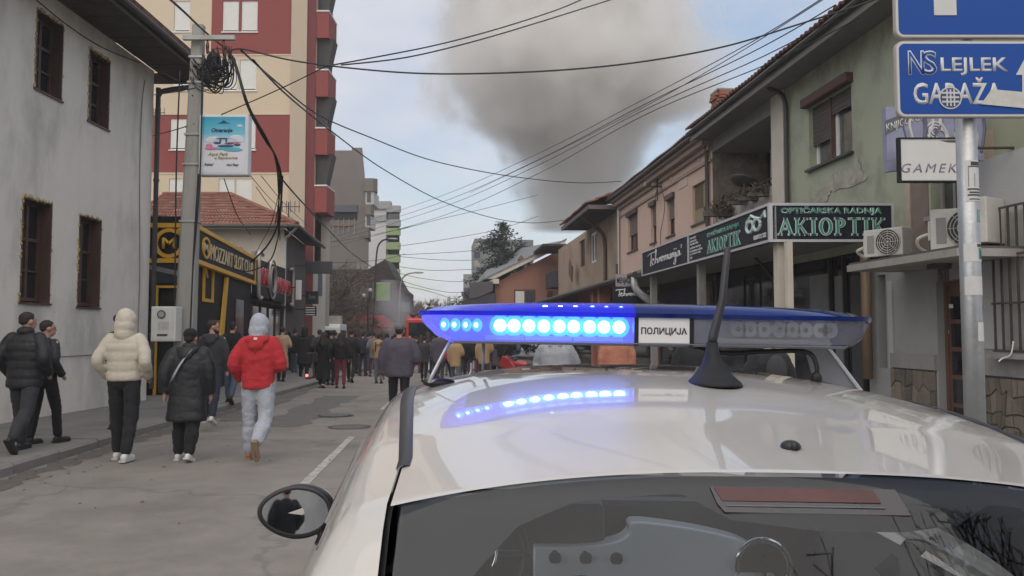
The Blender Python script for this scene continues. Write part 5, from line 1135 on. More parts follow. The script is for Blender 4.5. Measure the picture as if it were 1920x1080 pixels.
for (x0, x1_, t_, u_, m_) in ((890, 902, 455, 471, 0), (904, 916, 455, 471, 0), (889, 900, 473, 484, 1), (889, 900, 488, 500, 0), (918, 945, 453, 462, 1), (975, 985, 455, 462, 1)):
    a, c = P(x0, u_, FY) - o0, P(x1_, t_, FY) - o0; q = MB(); q.box(a.x, c.x, -.1, 0, a.z, c.z); q.build('window', mt('far pane %d' % m_, ((.5, .48, .42), (.1, .11, .15))[m_], .4), r)
for px in (878, 884): 
    o1 = P(px, 560, 80)
r = empty('pale_shed', 'small pale concrete cube building left of the shed', 'building', (P(877, 560, 82).x, 82, -2)); q = MB(); a, c = P(869, 600, 82), P(886, 514, 82); q.box(-(c.x - a.x) / 2, (c.x - a.x) / 2, 0, 5, -1, c.z + 2); q.build('wall', mt('far concrete', (.33, .34, .35)), r)
q = MB(); q.box(-.4, .2, -.05, 0, c.z - .4, c.z + .6); q.build('window', mt('far pane 1', (.1, .11, .15)), r)
# ------------------------------------------------------------------ sign pole on the pavement
SPY = 3.6
q = MB(); c = P(1813, 300, SPY); r = empty('sign_pole', 'galvanised round pole with pasted stickers carrying blue parking signs', 'sign pole', (c.x, SPY, .12))
R_ = .0435; q.tube([(0, 0, -.3), (0, 0, 3.3)], R_, 24); q.build('tube', M_METAL, r, True)
def wrap(name, mat, z0, z1, a0, a1, dr=.0012):
    q = MB(); n = 12; rows = [[((R_ + dr) * math.sin(a0 + (a1 - a0) * i / n), -(R_ + dr) * math.cos(a0 + (a1 - a0) * i / n), z) for i in range(n + 1)] for z in (z0, z1)]; q.grid(rows); return q.build(name, mat, r)
def sz(py): return P(1813, py, SPY - R_).z - .12
M_STK = mt('paper sticker', (.62, .62, .6), .7, .06, 20); M_INK = mt('sticker ink', (.05, .05, .06), .6)
lf = wrap('leaflet', M_STK, sz(377), sz(300), -.75, 1.25)
wrap('leaflet_line', M_INK, sz(310), sz(303), -.2, .9, .002); wrap('leaflet_line', M_INK, sz(350), sz(311), -.45, -.4, .002); wrap('leaflet_line', M_INK, sz(313), sz(311), -.45, 1.1, .002); wrap('leaflet_line', M_INK, sz(350), sz(325), .12, .17, .002)
for k, (p0, p1) in enumerate(((356, 353), (362, 359), (367, 364), (374, 372))): wrap('leaflet_line', MATS['sticker ink'], sz(p0), sz(p1), -.55 + .15 * (k % 2), 1.1, .002)
wrap('sticker', mt('teal sticker', (.2, .33, .29), .6, .4, 30), sz(415), sz(392), .4, 1.3)
wrap('sticker', M_STK, sz(490), sz(455), -1.1, 1.2); wrap('sticker', M_STK, sz(553), sz(518), -1.1, 1.3); wrap('sticker', M_STK, sz(640), sz(604), .0, 1.3); wrap('sticker', M_STK, sz(590), sz(568), .9, 1.4)
wrap('sticker_band', MATS['sticker ink'], sz(463), sz(457), .2, 1.1, .002); wrap('shield', mt('shield green', (.05, .3, .16), .6), sz(486), sz(465), .35, .9, .002); wrap('shield_stripe', mt('shield blue', (.03, .08, .3), .6), sz(484), sz(470), .55, .8, .003)
M_BLU = mt('sign blue', (.010, .07, .33), .5, .04, 2, spec=.3); M_REF = mt('reflective white', (.60, .60, .57), .4, .05, 6)
def rrect(x0, x1, z0, z1, r_, y, n=6):
    pts = []
    for cx_, cz_, a0 in ((x1 - r_, z1 - r_, 0), (x0 + r_, z1 - r_, PI / 2), (x0 + r_, z0 + r_, PI), (x1 - r_, z0 + r_, 1.5 * PI)):
        for k in range(n + 1): a = a0 + PI / 2 * k / n; pts.append((cx_ + r_ * math.cos(a), y, cz_ + r_ * math.sin(a)))
    return pts
def plate(name, label, px0, py0, py1, half=None, top_z=None):
    SY_ = SPY - R_ - .02
    a = P(px0, py1, SY_); zt_ = P(px0, py0, SY_).z if top_z is None else top_z
    o = empty(name, label, 'road sign', (c.x, SY_, a.z)); hw_ = c.x - a.x; h_ = zt_ - a.z
    q = MB(); q.prism(rrect(-hw_, hw_, 0, h_, .035, -.002), (0, .022, 0)); q.build('back', mt('sign edge', (.42, .38, .36), .6), o)
    q = MB(); q.prism(rrect(-hw_ + .004, hw_ - .004, .004, h_ - .004, .033, -.004), (0, .002, 0)); q.build('border', M_REF, o)
    q = MB(); q.prism(rrect(-hw_ + .014, hw_ - .014, .014, h_ - .014, .026, -.006), (0, .002, 0)); q.build('face', M_BLU, o)
    return o, hw_, h_
o, hw_, h_ = plate('parking_sign', 'blue parking sign plate at the very top of the pole', 1679, 0, 71, top_z=P(1679, -200, SPY).z)
def onp(px, py): p = P(px, py, SPY - R_ - .025); return p.x - o.location.x, p.z - o.location.z
xa, za = onp(1751, 29); xb2, _ = onp(1793, 29); q = MB(); q.box(xa, xb2, -.009, -.006, za, za + .48); q.build('letter_stem', M_REF, o)
q = MB(); q.prism([(xb2, -.009, za + .25 + .115 - .115 * math.cos(t * PI / 12)) if False else (xb2 + .13 * math.sin(t * PI / 12), -.009, za + .36 - .12 * math.cos(t * PI / 12)) for t in range(13)], (0, .003, 0)); q.build('letter_bowl', M_REF, o)
o, hw_, h_ = plate('garage_sign', 'blue garage direction plate with stickers under the parking sign', 1682, 77, 220)
def tp_(s, x0, x1, y0, y1, mat, bold, par=None, ext=.0006):
    a = onp(x0, y1); e_ = onp(x1, y0); return text('lettering', s, (a[0], -.0062, a[1]), e_[0] - a[0], e_[1] - a[1], mat, par or o, VIEW, bold, 0, ext)
tp_('LEJLEK', 1764, 1889, 108, 142, M_REF, .018); tp_('GARAŽA', 1713, 1878, 145, 196, M_REF, .018)
for s, x0, x1_ in (('N', 1703, 1732), ('S', 1728, 1756)):
    tp_(s, x0, x1_, 95, 141, M_REF, .03); tp_(s, x0 + 1.5, x1_ - 1.5, 97, 139, M_BLU, -.008, ext=.0012)
a = onp(1781, 184); q = MB(); q.disc((a[0], -.0095, a[1]), (0, 1, 0), .051, .003, 28); st = q.build('round_sticker', mt('white sticker', (.62, .62, .62), .5), o)
q = MB(); q.disc((a[0], -.0105, a[1]), (0, 1, 0), .045, .001, 28); q.build('sticker_ring', mt('navy sticker', (.05, .07, .16), .5, .4, 60), st)
q = MB()
for k in range(3): z = a[1] + .022 - k * .02; q.box(a[0] - .038, a[0] + .038, -.0125, -.0105, z - .004, z + .004)
for k in (-1, 0, 1): q.box(a[0] + k * .016 - .003, a[0] + k * .016 + .003, -.0128, -.0108, a[1] - .038, a[1] + .038)
q.build('sticker_print', MATS['white sticker'], st)
p4 = [onp(x, y_) for x, y_ in ((1838, 196), (1858, 168), (1945, 176), (1945, 206))]; q = MB(); q.prism([(x, -.0115, z) for x, z in p4], (0, .002, 0)); q.build('torn_sticker', mt('beige sticker', (.58, .57, .52), .7, .12, 30), o)
p7 = [onp(x, y_) for x, y_ in ((1904, 141), (1926, 100), (1948, 141), (1936, 141), (1936, 200), (1916, 200), (1916, 141))]; q = MB(); q.prism([(x, -.009, z) for x, z in p7], (0, .002, 0)); q.build('arrow', M_REF, o)
q = MB(); q.box(-.06, .06, .02, .1, .06, .09); q.box(-.06, .06, .02, .1, h_ - .09, h_ - .06); q.build('clamp', M_METAL, o)
# ------------------------------------------------------------------ white police hatchback seen from behind
CX, CD = .316, 2.3
car = empty('police_car', 'white police hatchback with lit blue roof light bar in the foreground', 'police car', (CX, CD, 0)); car.rotation_euler = (0, math.radians(.9), 0)
M_PAINT = mt('white car paint', (.56, .54, .50), .35, .015, 3, spec=.5, coat=1.0, stain=(.5, .47, .42), stain_amt=.22, stain_scale=26, stain_lo=.56)
M_TRIM = mt('black car trim', (.018, .018, .02), .4, .1, 8); M_CHROME = mt('bright chrome', (.8, .8, .8), .08, .02, 2, metal=1)
G_REAR = glass('rear glass', (.84, .88, .92), 1, .02, 1.45); G_SIDE = glass('side glass', (.86, .88, .88), 1, .03, 1.55); G_WIND = glass('windscreen', (.86, .9, .9), 1, .02, 1.5)
def lerp_t(tab, t):
    if t <= tab[0][0]: return tab[0][1]
    for (a, u), (b_, v) in zip(tab, tab[1:]):
        if t <= b_:
            s = (t - a) / (b_ - a); return u + (v - u) * s
    return tab[-1][1]
def smooth_t(tab, t):                                   # Catmull-Rom through the table
    if t <= tab[0][0]: return tab[0][1] + (t - tab[0][0]) * (tab[1][1] - tab[0][1]) / (tab[1][0] - tab[0][0])
    for i in range(len(tab) - 1):
        if t <= tab[i + 1][0]:
            x0, y0 = tab[i]; x1, y1 = tab[i + 1]; h = x1 - x0; s = (t - x0) / h
            m0 = (tab[i + 1][1] - tab[i - 1][1]) / (tab[i + 1][0] - tab[i - 1][0]) if i else (y1 - y0) / h
            m1 = (tab[i + 2][1] - tab[i][1]) / (tab[i + 2][0] - tab[i][0]) if i + 2 < len(tab) else (y1 - y0) / h
            return (2 * s ** 3 - 3 * s ** 2 + 1) * y0 + (s ** 3 - 2 * s ** 2 + s) * h * m0 + (-2 * s ** 3 + 3 * s ** 2) * y1 + (s ** 3 - s ** 2) * h * m1
    return tab[-1][1]
ZC = [(.9, 1.407), (.96, 1.4125), (1.1, 1.4253), (1.2, 1.4345), (1.26, 1.4405), (1.45, 1.4632), (1.6, 1.4767), (1.8, 1.4878), (2.05, 1.4915), (2.3, 1.488), (2.6, 1.472), (2.95, 1.425), (3.1, 1.39)]
WW = [(.5, .482), (.95, .512), (1.195, .55), (1.73, .612), (2.13, .645), (2.6, .652), (3.1, .642)]
def smin(a, b_, k):
    h = max(k - abs(a - b_), 0) / k; return min(a, b_) - h * h * k * .25
def wS(d): return smooth_t(WW, d)
def de(x): return .966 + .06 * (abs(x) / .48) ** 2.4
def wi(d): return lerp_t([(.9, .487), (1.06, .492), (1.2, .497), (1.7, .562), (2.26, .622), (3.1, .62)], d)
def S(x, d, rear=True):
    ax = abs(x); r = smooth_t(ZC, d) - .058 * (ax / .56) ** 2.6 * (1 + 2.2 * max(0, 1.3 - d)); s = 1.43 + (wS(d) - ax) * 2.4
    z = smin(r, s, .07)
    if rear: z = smin(z, smooth_t(ZC, de(x)) - .058 * (ax / .56) ** 2.6 * (1 + 2.2 * max(0, 1.3 - de(x))) + .011 + (d - de(x)) * 1.15, .014)
    return z
def cp(x, d, z): return (x, d - CD, z)
def linsp(a, b_, n): return [a + (b_ - a) * i / (n - 1) for i in range(n)]
def two_sided(b, t=.004): pass
b = MB(); b.grid([[cp(u * wi(d), d, S(u * wi(d), d)) for u in linsp(-1, 1, 49)] for d in linsp(1.4535, 2.95, 36)]); body = b.build('roof_panel', M_PAINT, car, True)
b = MB(); rows = []
for t in [0, .012, .025, .04, .06, .09, .13] + linsp(.18, 1, 18):
    rows.append([])
    for u in linsp(-1, 1, 49):
        x = u * .49; d0 = de(x) - .004; d = d0 + (1.452 - d0) * t; x = u * wi(d); rows[-1].append(cp(x, d, S(x, d) + .0008))
b.grid(rows); tg = b.build('tailgate_spoiler', M_PAINT, car, True)
b = MB(); b.grid([[cp(u * .477, dd, S(u * .477, dd) - .001) for u in linsp(-1, 1, 41) for dd in [de(u * .477) - .005 - t]] for t in linsp(0, .42, 26)]); rg = b.build('rear_window', G_REAR, car, True)
for sd_ in (-1, 1):
    b = MB(); ds = linsp(.46, 2.95, 70)
    def xw(i, d): return wi(d) + .006 + (wS(d) + .045 - wi(d) - .006) * i / 12 if i <= 12 else (wS(d) + .045 + .13 * (i - 12) / 8 if i <= 20 else wS(d) + .175 + (.84 - wS(d) - .175) * (i - 20) / 6)
    b.add([cp(sd_ * xw(i, d), d, S(xw(i, d), d)) for d in ds for i in range(27)], [(j * 27 + i, j * 27 + i + 1, (j + 1) * 27 + i + 1, (j + 1) * 27 + i) for j in range(69) for i in range(26) if not (12 <= i < 20 and 1.4 < ds[j] < 2.8)]); b.build('side_pillar', M_PAINT, car, True)
    b = MB(); b.grid([[cp(sd_ * (wi(d) - .002 + .009 * i), d, S(wi(d) + .016 * i, d) - .007) for i in range(2)] for d in linsp(.5, 1.2, 30)]); b.build('tailgate_seam', M_TRIM, car, True)
    b = MB(); rows = []
    for d in linsp(1.16, 2.3, 30):
        wd_ = .019 + .014 * (d - 1.09); rows.append([cp(sd_ * (wi(d) - wd_ * .55 + wd_ * i / 4), d, S(wi(d) - wd_ * .55 + wd_ * i / 4, d) + .005 * math.sin(PI * (.12 + .76 * i / 4))) for i in range(5)])
    b.grid(rows); b.build('roof_strip', mt('roof strip', (.018, .018, .024), .4, .1, 8), car, True)
    b = MB(); b.grid([[cp(sd_ * (x + .006), d, S(x, d, False)) for x in linsp(wS(d) + .035, wS(d) + .185, 8)] for d in linsp(1.32, 2.85, 30)]); b.build('side_window', G_SIDE, car, True)
# lower body, bonnet, windscreen, wheels, lamps
def hw(d): return smooth_t([(.42, .52), (.5, .68), (.7, .79), (1.5, .815), (3.0, .812), (3.6, .76), (3.85, .66), (4.0, .45)], d)
b = MB(); rows = []
for d in linsp(.42, 4.0, 60):
    h = hw(d); top_ = lerp_t([(.42, .75), (.5, .93), (.6, .99), (3.05, .98), (3.6, .86), (3.9, .74), (4.0, .6)], d)
    prof = [(h * .6, .22), (h * .95, .26), (h, .42), (h * 1.0, .6), (h * .985, top_ - .06), (h * .95, top_)]
    rows.append([cp(-x, d, z) for x, z in prof] + [cp(0, d, top_ + .015 if d > 3.0 else top_ - .0)] + [cp(x, d, z) for x, z in prof[::-1]])
keep_rows = rows
b.grid([r[:6] for r in rows]); b.grid([r[7:] for r in rows]); b.grid([r[5:8] for r, d in zip(rows, linsp(.42, 4.0, 60)) if d > 3.0]); b.grid([r[5:8] for r, d in zip(rows, linsp(.42, 4.0, 60)) if d < .62])
b.add(rows[0], [tuple(range(13))]); b.add(rows[-1], [tuple(range(13))]); b.build('lower_body', M_PAINT, car, 40)
b = MB(); b.grid([[cp(u * lerp_t([(0, .62), (1, .74)], t), 2.95 + .62 * t + .04 * (1 - u * u), 1.425 - .44 * t - .03 * u * u) for u in linsp(-1, 1, 17)] for t in linsp(0, 1, 10)]); b.build('windscreen', G_WIND, car, True)
b = MB(); b.grid([[cp(u * (wi(d) - .01), d, S(u * wi(d), d) - .03) for u in linsp(-1, 1, 21)] for d in linsp(1.12, 2.9, 20)]); b.build('headliner', mt('headliner cloth', (.62, .62, .6), .9, .1), car, True)
q = MB(); q.box(-.74, .74, .6 - CD, 3.4 - CD, .3, .34); q.box(-.6, .6, .62 - CD, .66 - CD, .34, .98); q.build('cabin_floor', mt('cabin carpet', (.06, .06, .062), .95), car)
for sd_ in (-1, 1):
    for d in (1.0, 3.3):
        q = MB(); q.tube([(sd_ * .62, d - CD, .29), (sd_ * .825, d - CD, .29)], .285, 24); w_ = q.build('wheel', M_BLACK, car); q = MB(); q.tube([(sd_ * .826, d - CD, .29), (sd_ * .835, d - CD, .29)], .19, 20); q.build('rim', M_METAL, w_)
    q = MB(); q.ell(cp(sd_ * .64, .52, .72), (.1, .06, .15)); q.build('tail_light', mt('tail lamp red', (.35, .02, .02), .2, .1, spec=.6), car, True)
    q = MB(); q.ell(cp(sd_ * .56, 3.86, .68), (.1, .06, .1)); q.build('headlight', M_WPVC, car, True)
# high brake light behind its window in the glass
def gl_pt(x, py, lift=.002):                            # point on the rear glass seen at photo row py
    sl = (622 - py) / 1500; d = .97
    for _ in range(60):
        z = S(x, d) ; dd = (CAM.z - z) / -sl if sl else d; d += .3 * ((z - CAM.z) / sl - d) if abs(sl) > .01 else 0
    return V(cp(x, d, z + lift))
def on_glass(name, pts, mat, par, lift=.0008, th=.0005):
    q = MB(); q.prism([V(cp(x, de(x) - .005 - t, S(x, de(x) - .005 - t) + lift)) for x, t in pts], V((0, -.755, .656)) * th); return q.build(name, mat, par)
bl = on_glass('brake_light', [(-.107, .0175), (.109, .0175), (.117, .039), (-.095, .039), (-.102, .032)], mt('smoked lens grey', (.075, .07, .075), .25, .1, 4), car)
on_glass('red_lens', [(-.103, .0185), (.081, .0185), (.087, .030), (-.096, .030)], mt('brake lens red', (.075, .024, .025), .3, .4, 14, emit=(.25, .02, .01), estr=.03), bl, .0016)
on_glass('rib', [(-.093, .0335), (.089, .0335), (.09, .0345), (-.0925, .0345)], mt('lens rib', (.12, .12, .125), .3), bl, .0016)
# dark printed border on the glass, deeper round the brake light
_unused = [(-.515, .001), (-.515, .40), (-.45, .40), (-.45, .1), (-.40, .055), (-.3, .028), (-.18, .028), (-.13, .05), (-.06, .062), (.1, .062), (.17, .05), (.22, .03), (.33, .028), (.42, .05), (.46, .1), (.46, .4), (.515, .4), (.515, .001)]
def fr_lo(x): return lerp_t([(-.48, .4), (-.43, .16), (-.39, .08), (-.33, .038), (-.26, .022), (-.14, .02), (-.09, .042), (0, .05), (.1, .05), (.17, .042), (.22, .022), (.33, .022), (.4, .06), (.43, .2), (.48, .4)], x)
b = MB(); b.grid([[V(cp(x, de(x) - .005 - t, S(x, de(x) - .005 - t) - .0035)) for x in linsp(-.476, .476, 60) for t in [max(.0, fr_lo(x)) * k]] for k in linsp(0, 1, 12)]); b.build('glass_border', mt('ceramic border', (.012, .012, .016), .5, .1), car, True)
q = MB(); q.ell(cp(.036, 1.085, S(.036, 1.085) + .003), (.0135, .015, .0085)); q.tube([cp(.036, 1.075, S(.036, 1.075) + .007), cp(.036, 1.066, S(.036, 1.075) + .005)], .004, 8); q.build('washer_nozzle', M_TRIM, car, True)
# cabin: dashboard, wheel, vents, seats
M_DASH = mt('pale dash panel', (.86, .9, .89), .2, .04, 3, coat=.5)
def dpt(px, py): z = 1.58 - (py - 622) / 1500 * 2.83; return ((px - 960) / 1500 * 2.83 - .332, 2.88 - (.92 - z) * .8 - CD, z)
dl = cat_rom([dpt(*p_) for p_ in ((1000, 1018), (1080, 1017), (1150, 1009), (1178, 996), (1188, 978), (1260, 982), (1340, 993), (1398, 1008), (1427, 1034), (1439, 1085), (1440, 1130))], 5) + [V(dpt(1000, 1130))]
q = MB(); q.prism(dl, (0, .1, 0)); dsh = q.build('dash_panel', M_DASH, car, bevel=.008)
q = MB(); q.prism([V(dpt(1085 + 80 * math.cos(t * PI / 12), 1125 - 68 * math.sin(t * PI / 12))) + V((0, -.012, 0)) for t in range(13)], (0, .008, 0)); q.build('console_recess', mt('console dark', (.1, .11, .125), .5), dsh)
q = MB(); q.box(-.74, .78, 2.98 - CD, 3.5 - CD, .55, .97); q.box(-.74, .0, 2.86 - CD, 3.0 - CD, .55, .98); q.build('dashboard', mt('dash dark', (.07, .08, .095), .5), car, bevel=.03)
q = MB(); q.tube([cp(.525 + .09 * math.cos(t * PI / 12), 2.768, .79 + .09 * math.sin(t * PI / 12)) for t in range(25)], .012, 6, False); v_ = q.build('air_vent', M_CHROME, dsh, True)
q = MB(); q.disc(cp(.525, 2.762, .79), (0, 1, 0), .083, .01, 24); q.box(.520, .530, 2.745 - CD, 2.762 - CD, .75, .83); q.build('vent_core', M_TRIM, dsh)
for k in range(3): q = MB(); q.disc(cp(-.182 + .105 * k, 2.775, .807), (0, 1, 0), .022, .015, 16); q.build('knob', M_CHROME, dsh); q = MB(); q.disc(cp(-.182 + .105 * k, 2.770, .807), (0, 1, 0), .017, .01, 16); q.build('knob_cap', M_TRIM, dsh)
text('model_number', '500', cp(.40, 2.69, .70), .13, .045, M_CHROME, dsh, VIEW, .03, 0, .004)
q = MB(); wc = V(cp(-.46, 2.62, .855)); R3 = Matrix.Rotation(math.radians(-22), 3, 'X')
q.tube([wc + R3 @ V((.175 * math.cos(t * PI / 14), 0, .175 * math.sin(t * PI / 14))) for t in range(29)], .016, 8, False); sw = q.build('steering_wheel', M_TRIM, car, True)
q = MB(); q.ell(wc, (.075, .03, .065)); q.tube([wc + R3 @ V((-.17, 0, .0)), wc, wc + R3 @ V((.17, 0, .0))], .018, 6); q.build('hub', mt('hub dark', (.05, .055, .065), .4), sw, True)
for a0, a1 in ((2.2, 4.2), (-.6, .6)): q = MB(); q.tube([wc + R3 @ V((.08 * math.cos(a0 + (a1 - a0) * t / 10), -.045, .08 * math.sin(a0 + (a1 - a0) * t / 10))) for t in range(11)], .006, 5); q.build('chrome_insert', M_CHROME, sw, True)
M_SEAT = mt('seat cloth', (.09, .095, .1), .9, .2, 30)
for x in (-.36, .36):
    q = MB(); q.cap(cp(x, 2.05, .5), cp(x, 1.95, .84), .16, .12); q.cap(cp(x - .1, 2.05, .5), cp(x - .1, 1.95, .82), .12, .1); q.cap(cp(x + .1, 2.05, .5), cp(x + .1, 1.95, .82), .12, .1); q.cap(cp(x, 2.5, .5), cp(x, 2.1, .45), .2, .2); soft(q, 'front_seat', M_SEAT, car, .03, 4)
q = MB(); q.cap(cp(-.4, 1.2, .85), cp(.4, 1.2, .85), .12, .12); q.cap(cp(-.4, 1.3, .5), cp(.4, 1.3, .5), .14, .14); soft(q, 'rear_bench', M_SEAT, car, .03, 4)
# door mirrors
for sd_ in (-1, 1):
    Mc = V((sd_ * .957, 2.36 - CD, 1.045)); q = MB(); q.ell(Mc + V((0, .045, 0)), (.108, .08, .068)); hm = q.build('door_mirror', M_PAINT, car, True)
    nrm = V((.075, -1.92, .225)).normalized() if sd_ < 0 else V((-.5, -1.6, .2)).normalized()
    t_ = V((0, 0, 1)).cross(nrm).normalized(); u_ = nrm.cross(t_)
    def oval(a, rx_, rz_): 
        c_, s_ = math.cos(a), math.sin(a); k_ = (1 - .30 * max(0, -c_ * sd_ * math.copysign(1, -t_.x * sd_) * sd_)) ; sgn = c_ * t_.x * sd_; return t_ * (math.copysign(abs(c_) ** .9, c_) * rx_) + u_ * (s_ * rz_ * (1.08 - .22 * max(0, sgn)))
    Fc = Mc + nrm * .03; q = MB(); n = 40
    q.loft([[Fc - nrm * .05 + oval(2 * PI * i / n, .108, .07) for i in range(n)], [Fc + oval(2 * PI * i / n, .108, .07) for i in range(n)], [Fc + nrm * .006 + oval(2 * PI * i / n, .102, .064) for i in range(n)], [Fc + nrm * .004 + oval(2 * PI * i / n, .094, .057) for i in range(n)]], False); q.build('rim', M_TRIM, hm, True)
    q = MB(); q.add([Fc + nrm * .002 + oval(2 * PI * i / n, .096, .059) for i in range(n)], [tuple(range(n))]); q.build('mirror_glass', mt('mirror silver', (.78, .79, .78), .015, 0, metal=1), hm)
    q = MB(); q.tube([Mc + V((-sd_ * .05, .05, -.04)), Mc + V((-sd_ * .13, .06, -.13)), V((sd_ * .79, 2.44 - CD, .86))], [.03, .032, .04], 8); q.build('stalk', M_TRIM, hm, True)
# ------------------------------------------------------------------ light bar
LB = 2.0; M_LID = None
lb = empty_part = bpy.data.objects.new('light_bar', None); link(lb, car); lb.location = (-.036, LB - CD, 0)
def barprof(x, inset=0):
    t = max(0, 1 - min(x + .524, .553 - x) / .085)
    return .145 * (1 - .5 * t * t) - inset, 1.548 + .05 * t ** 1.7 + inset
def shell_seg(x0, x1, mat, name, z1=1.618, inset=0, n=14):
    q = MB(); rings = []
    for x in linsp(x0, x1, n):
        hd, zb = barprof(x, inset); hb = hd * .93
        rings.append([(x, -hb, zb), (x, -hd, zb + .007), (x, -hd, z1), (x, hd, z1), (x, hd, zb + .007), (x, hb, zb)])
    q.loft(rings); return q.build(name, mat, lb, 40)
def blueglass(name, tint, dif, mixd, em=None, es=0):
    m = bpy.data.materials.new(name); m.use_nodes = True; t = m.node_tree; t.nodes.clear(); o = N(t, 'ShaderNodeOutputMaterial')
    a = N(t, 'ShaderNodeBsdfTransparent'); a.inputs[0].default_value = tint + (1,); d_ = N(t, 'ShaderNodeBsdfDiffuse'); d_.inputs[0].default_value = dif + (1,)
    tr = N(t, 'ShaderNodeBsdfTranslucent'); tr.inputs[0].default_value = dif + (1,); md = N(t, 'ShaderNodeMixShader'); md.inputs[0].default_value = .5; t.links.new(d_.outputs[0], md.inputs[1]); t.links.new(tr.outputs[0], md.inputs[2])
    x = N(t, 'ShaderNodeMixShader'); x.inputs[0].default_value = mixd; t.links.new(a.outputs[0], x.inputs[1]); t.links.new(md.outputs[0], x.inputs[2])
    g_ = N(t, 'ShaderNodeBsdfGlossy'); g_.inputs['Roughness'].default_value = .06; f_ = N(t, 'ShaderNodeFresnel'); f_.inputs[0].default_value = 1.45
    y_ = N(t, 'ShaderNodeMixShader'); t.links.new(f_.outputs[0], y_.inputs[0]); t.links.new(x.outputs[0], y_.inputs[1]); t.links.new(g_.outputs[0], y_.inputs[2]); res = y_.outputs[0]
    if es:
        e_ = N(t, 'ShaderNodeEmission'); e_.inputs[0].default_value = em + (1,); e_.inputs[1].default_value = es; ad_ = N(t, 'ShaderNodeAddShader'); t.links.new(res, ad_.inputs[0]); t.links.new(e_.outputs[0], ad_.inputs[1]); res = ad_.outputs[0]
    t.links.new(res, o.inputs[0]); return m
LX0, LX1 = -.016, .110                                  # the white name panel between the two lenses
shell_seg(-.522, LX0 - .006, blueglass('lit blue lens', (.5, .52, 1.0), (.3, .3, .95), .25, (.2, .19, .8), .30), 'lens_lit')  # LED glow inside the lens put in as faint emission
shell_seg(LX1 + .006, .551, blueglass('clear lens', (.9, .92, .95), (.82, .85, .9), .26), 'lens_clear')
for x0, x1 in ((LX0 - .006, LX0 + .004), (LX1 - .004, LX1 + .006)): shell_seg(x0, x1, M_TRIM, 'seam', 1.619, -.002, 3)
pn = shell_seg(LX0 + .004, LX1 - .004, mt('white name panel', (.78, .78, .77), .35, .02, 3, coat=.3), 'name_panel', 1.618, -.001, 4)
text('lettering', 'ПОЛИЦИЈА', (LX0 + .010, -.1462, 1.571), LX1 - LX0 - .02, .019, M_TRIM, lb, VIEW, .02, 0, .0008)
shell_seg(-.44, .47, mt('bar base', (.2, .21, .24), .4), 'base_rail', 1.551, -.002, 20)
for x0, x1, m_ in ((-.528, LX0 - .003, blueglass('lit blue lid', (.06, .08, .6), (.02, .03, .5), .8, (.01, .015, .45), .28)), (LX0 - .0025, LX1 + .0025, blueglass('blue lid centre', (.1, .18, .6), (.02, .05, .28), .75)), (LX1 + .003, .557, blueglass('blue lid', (.2, .32, .8), (.025, .07, .36), .6))):  # the left lid gets the LED glow as emission of its own
    q = MB(); rings = []
    for x in linsp(x0, x1, 16):
        a = abs(x - .0145) / .5425; hd = barprof(max(-.524, min(x, .553)))[0] + .006; tp_z = 1.650 - .018 * a ** 3 - .010 * max(0, (a - .9) / .1) ** 2; ed = 1.612
        rings.append([(x, -hd, ed), (x, -hd - .002, ed + .01), (x, -hd * .9, tp_z - .014), (x, -hd * .5, tp_z - .003), (x, 0, tp_z), (x, hd * .5, tp_z - .003), (x, hd * .9, tp_z - .014), (x, hd + .002, ed + .01), (x, hd, ed)])
    q.loft(rings); q.build('lid', m_, lb, 40)
E_LED = mt('lit lamp core', (.8, .9, .95), .3, 0, emit=(.27, .5, 1.0), estr=14); E_HALO = mt('lit lamp halo', (.2, .6, .9), .3, 0, emit=(.0, .55, 1.0), estr=1.25); E_DIM = mt('side lamp glow', (.2, .6, .9), .3, 0, emit=(.03, .5, .95), estr=1.6)
q = MB(); q.box(-.45, LX0 - .01, -.085, .085, 1.552, 1.61); q.build('reflector_tray', mt('blue lit tray', (.2, .22, .85), .5, .15, 14, emit=(.10, .12, .75), estr=.3), lb)  # LED light on the tray put into its blue colour and emission
q = MB(); q.box(LX1 + .01, .46, -.07, .07, 1.552, 1.61); q.build('reflector_tray', mt('silver tray', (.8, .81, .84), .35, .25, 16), lb)
def px2x(px, d=LB - .1): return (px - 960) / 1500 * d - CX - .024
zl = 1.5895
for i, px in enumerate((937, 963, 991, 1019, 1048, 1075, 1105, 1132, 1160)):
    x = px2x(px) + .036; q = MB(); q.disc((x, -.088, zl), (0, -1, 0), .0255, .006, 20); o = q.build('led', E_HALO, lb)  # cyan halo round each lit lamp, put in as a glowing disc
    q = MB(); q.ell((x, -.094, zl), (.0150, .006, .0150)); q.build('led_core', E_LED, lb, True)
for px in (833, 853, 874, 894):
    x = px2x(px, LB - .09) + .036; q = MB(); R3 = Matrix.Rotation(-.6, 3, 'Z'); q.ell((x, -.09, zl), (.014, .008, .016), R3); o = q.build('led', E_DIM, lb, True)
    q = MB(); q.ell((x - .002, -.098, zl), (.005, .004, .006)); q.build('led_core', E_LED, lb, True)
M_LENS = mt('unlit lamp lens', (.62, .63, .66), .1, .1, 4, metal=.5, spec=.8)
for px in (1385, 1408, 1434, 1463, 1487, 1512, 1540, 1558):
    x = px2x(px) + .036; q = MB(); q.tube([(x, -.072, zl), (x, -.09, zl)], [.012, .019], 18); o = q.build('led', M_LENS, lb); q = MB(); q.ell((x, -.085, zl), (.008, .008, .008)); q.build('led_core', mt('lamp die', (.3, .31, .33), .2), lb, True)
for px in (1020, 1048, 1076, 1107, 1133, 1160): x = px2x(px) + .036; q = MB(); q.ell((x, -.128, 1.6355), (.006, .004, .0022)); q.build('lid_glint', E_LED, lb, True)  # glints of LED light through the lid, put in as glowing beads
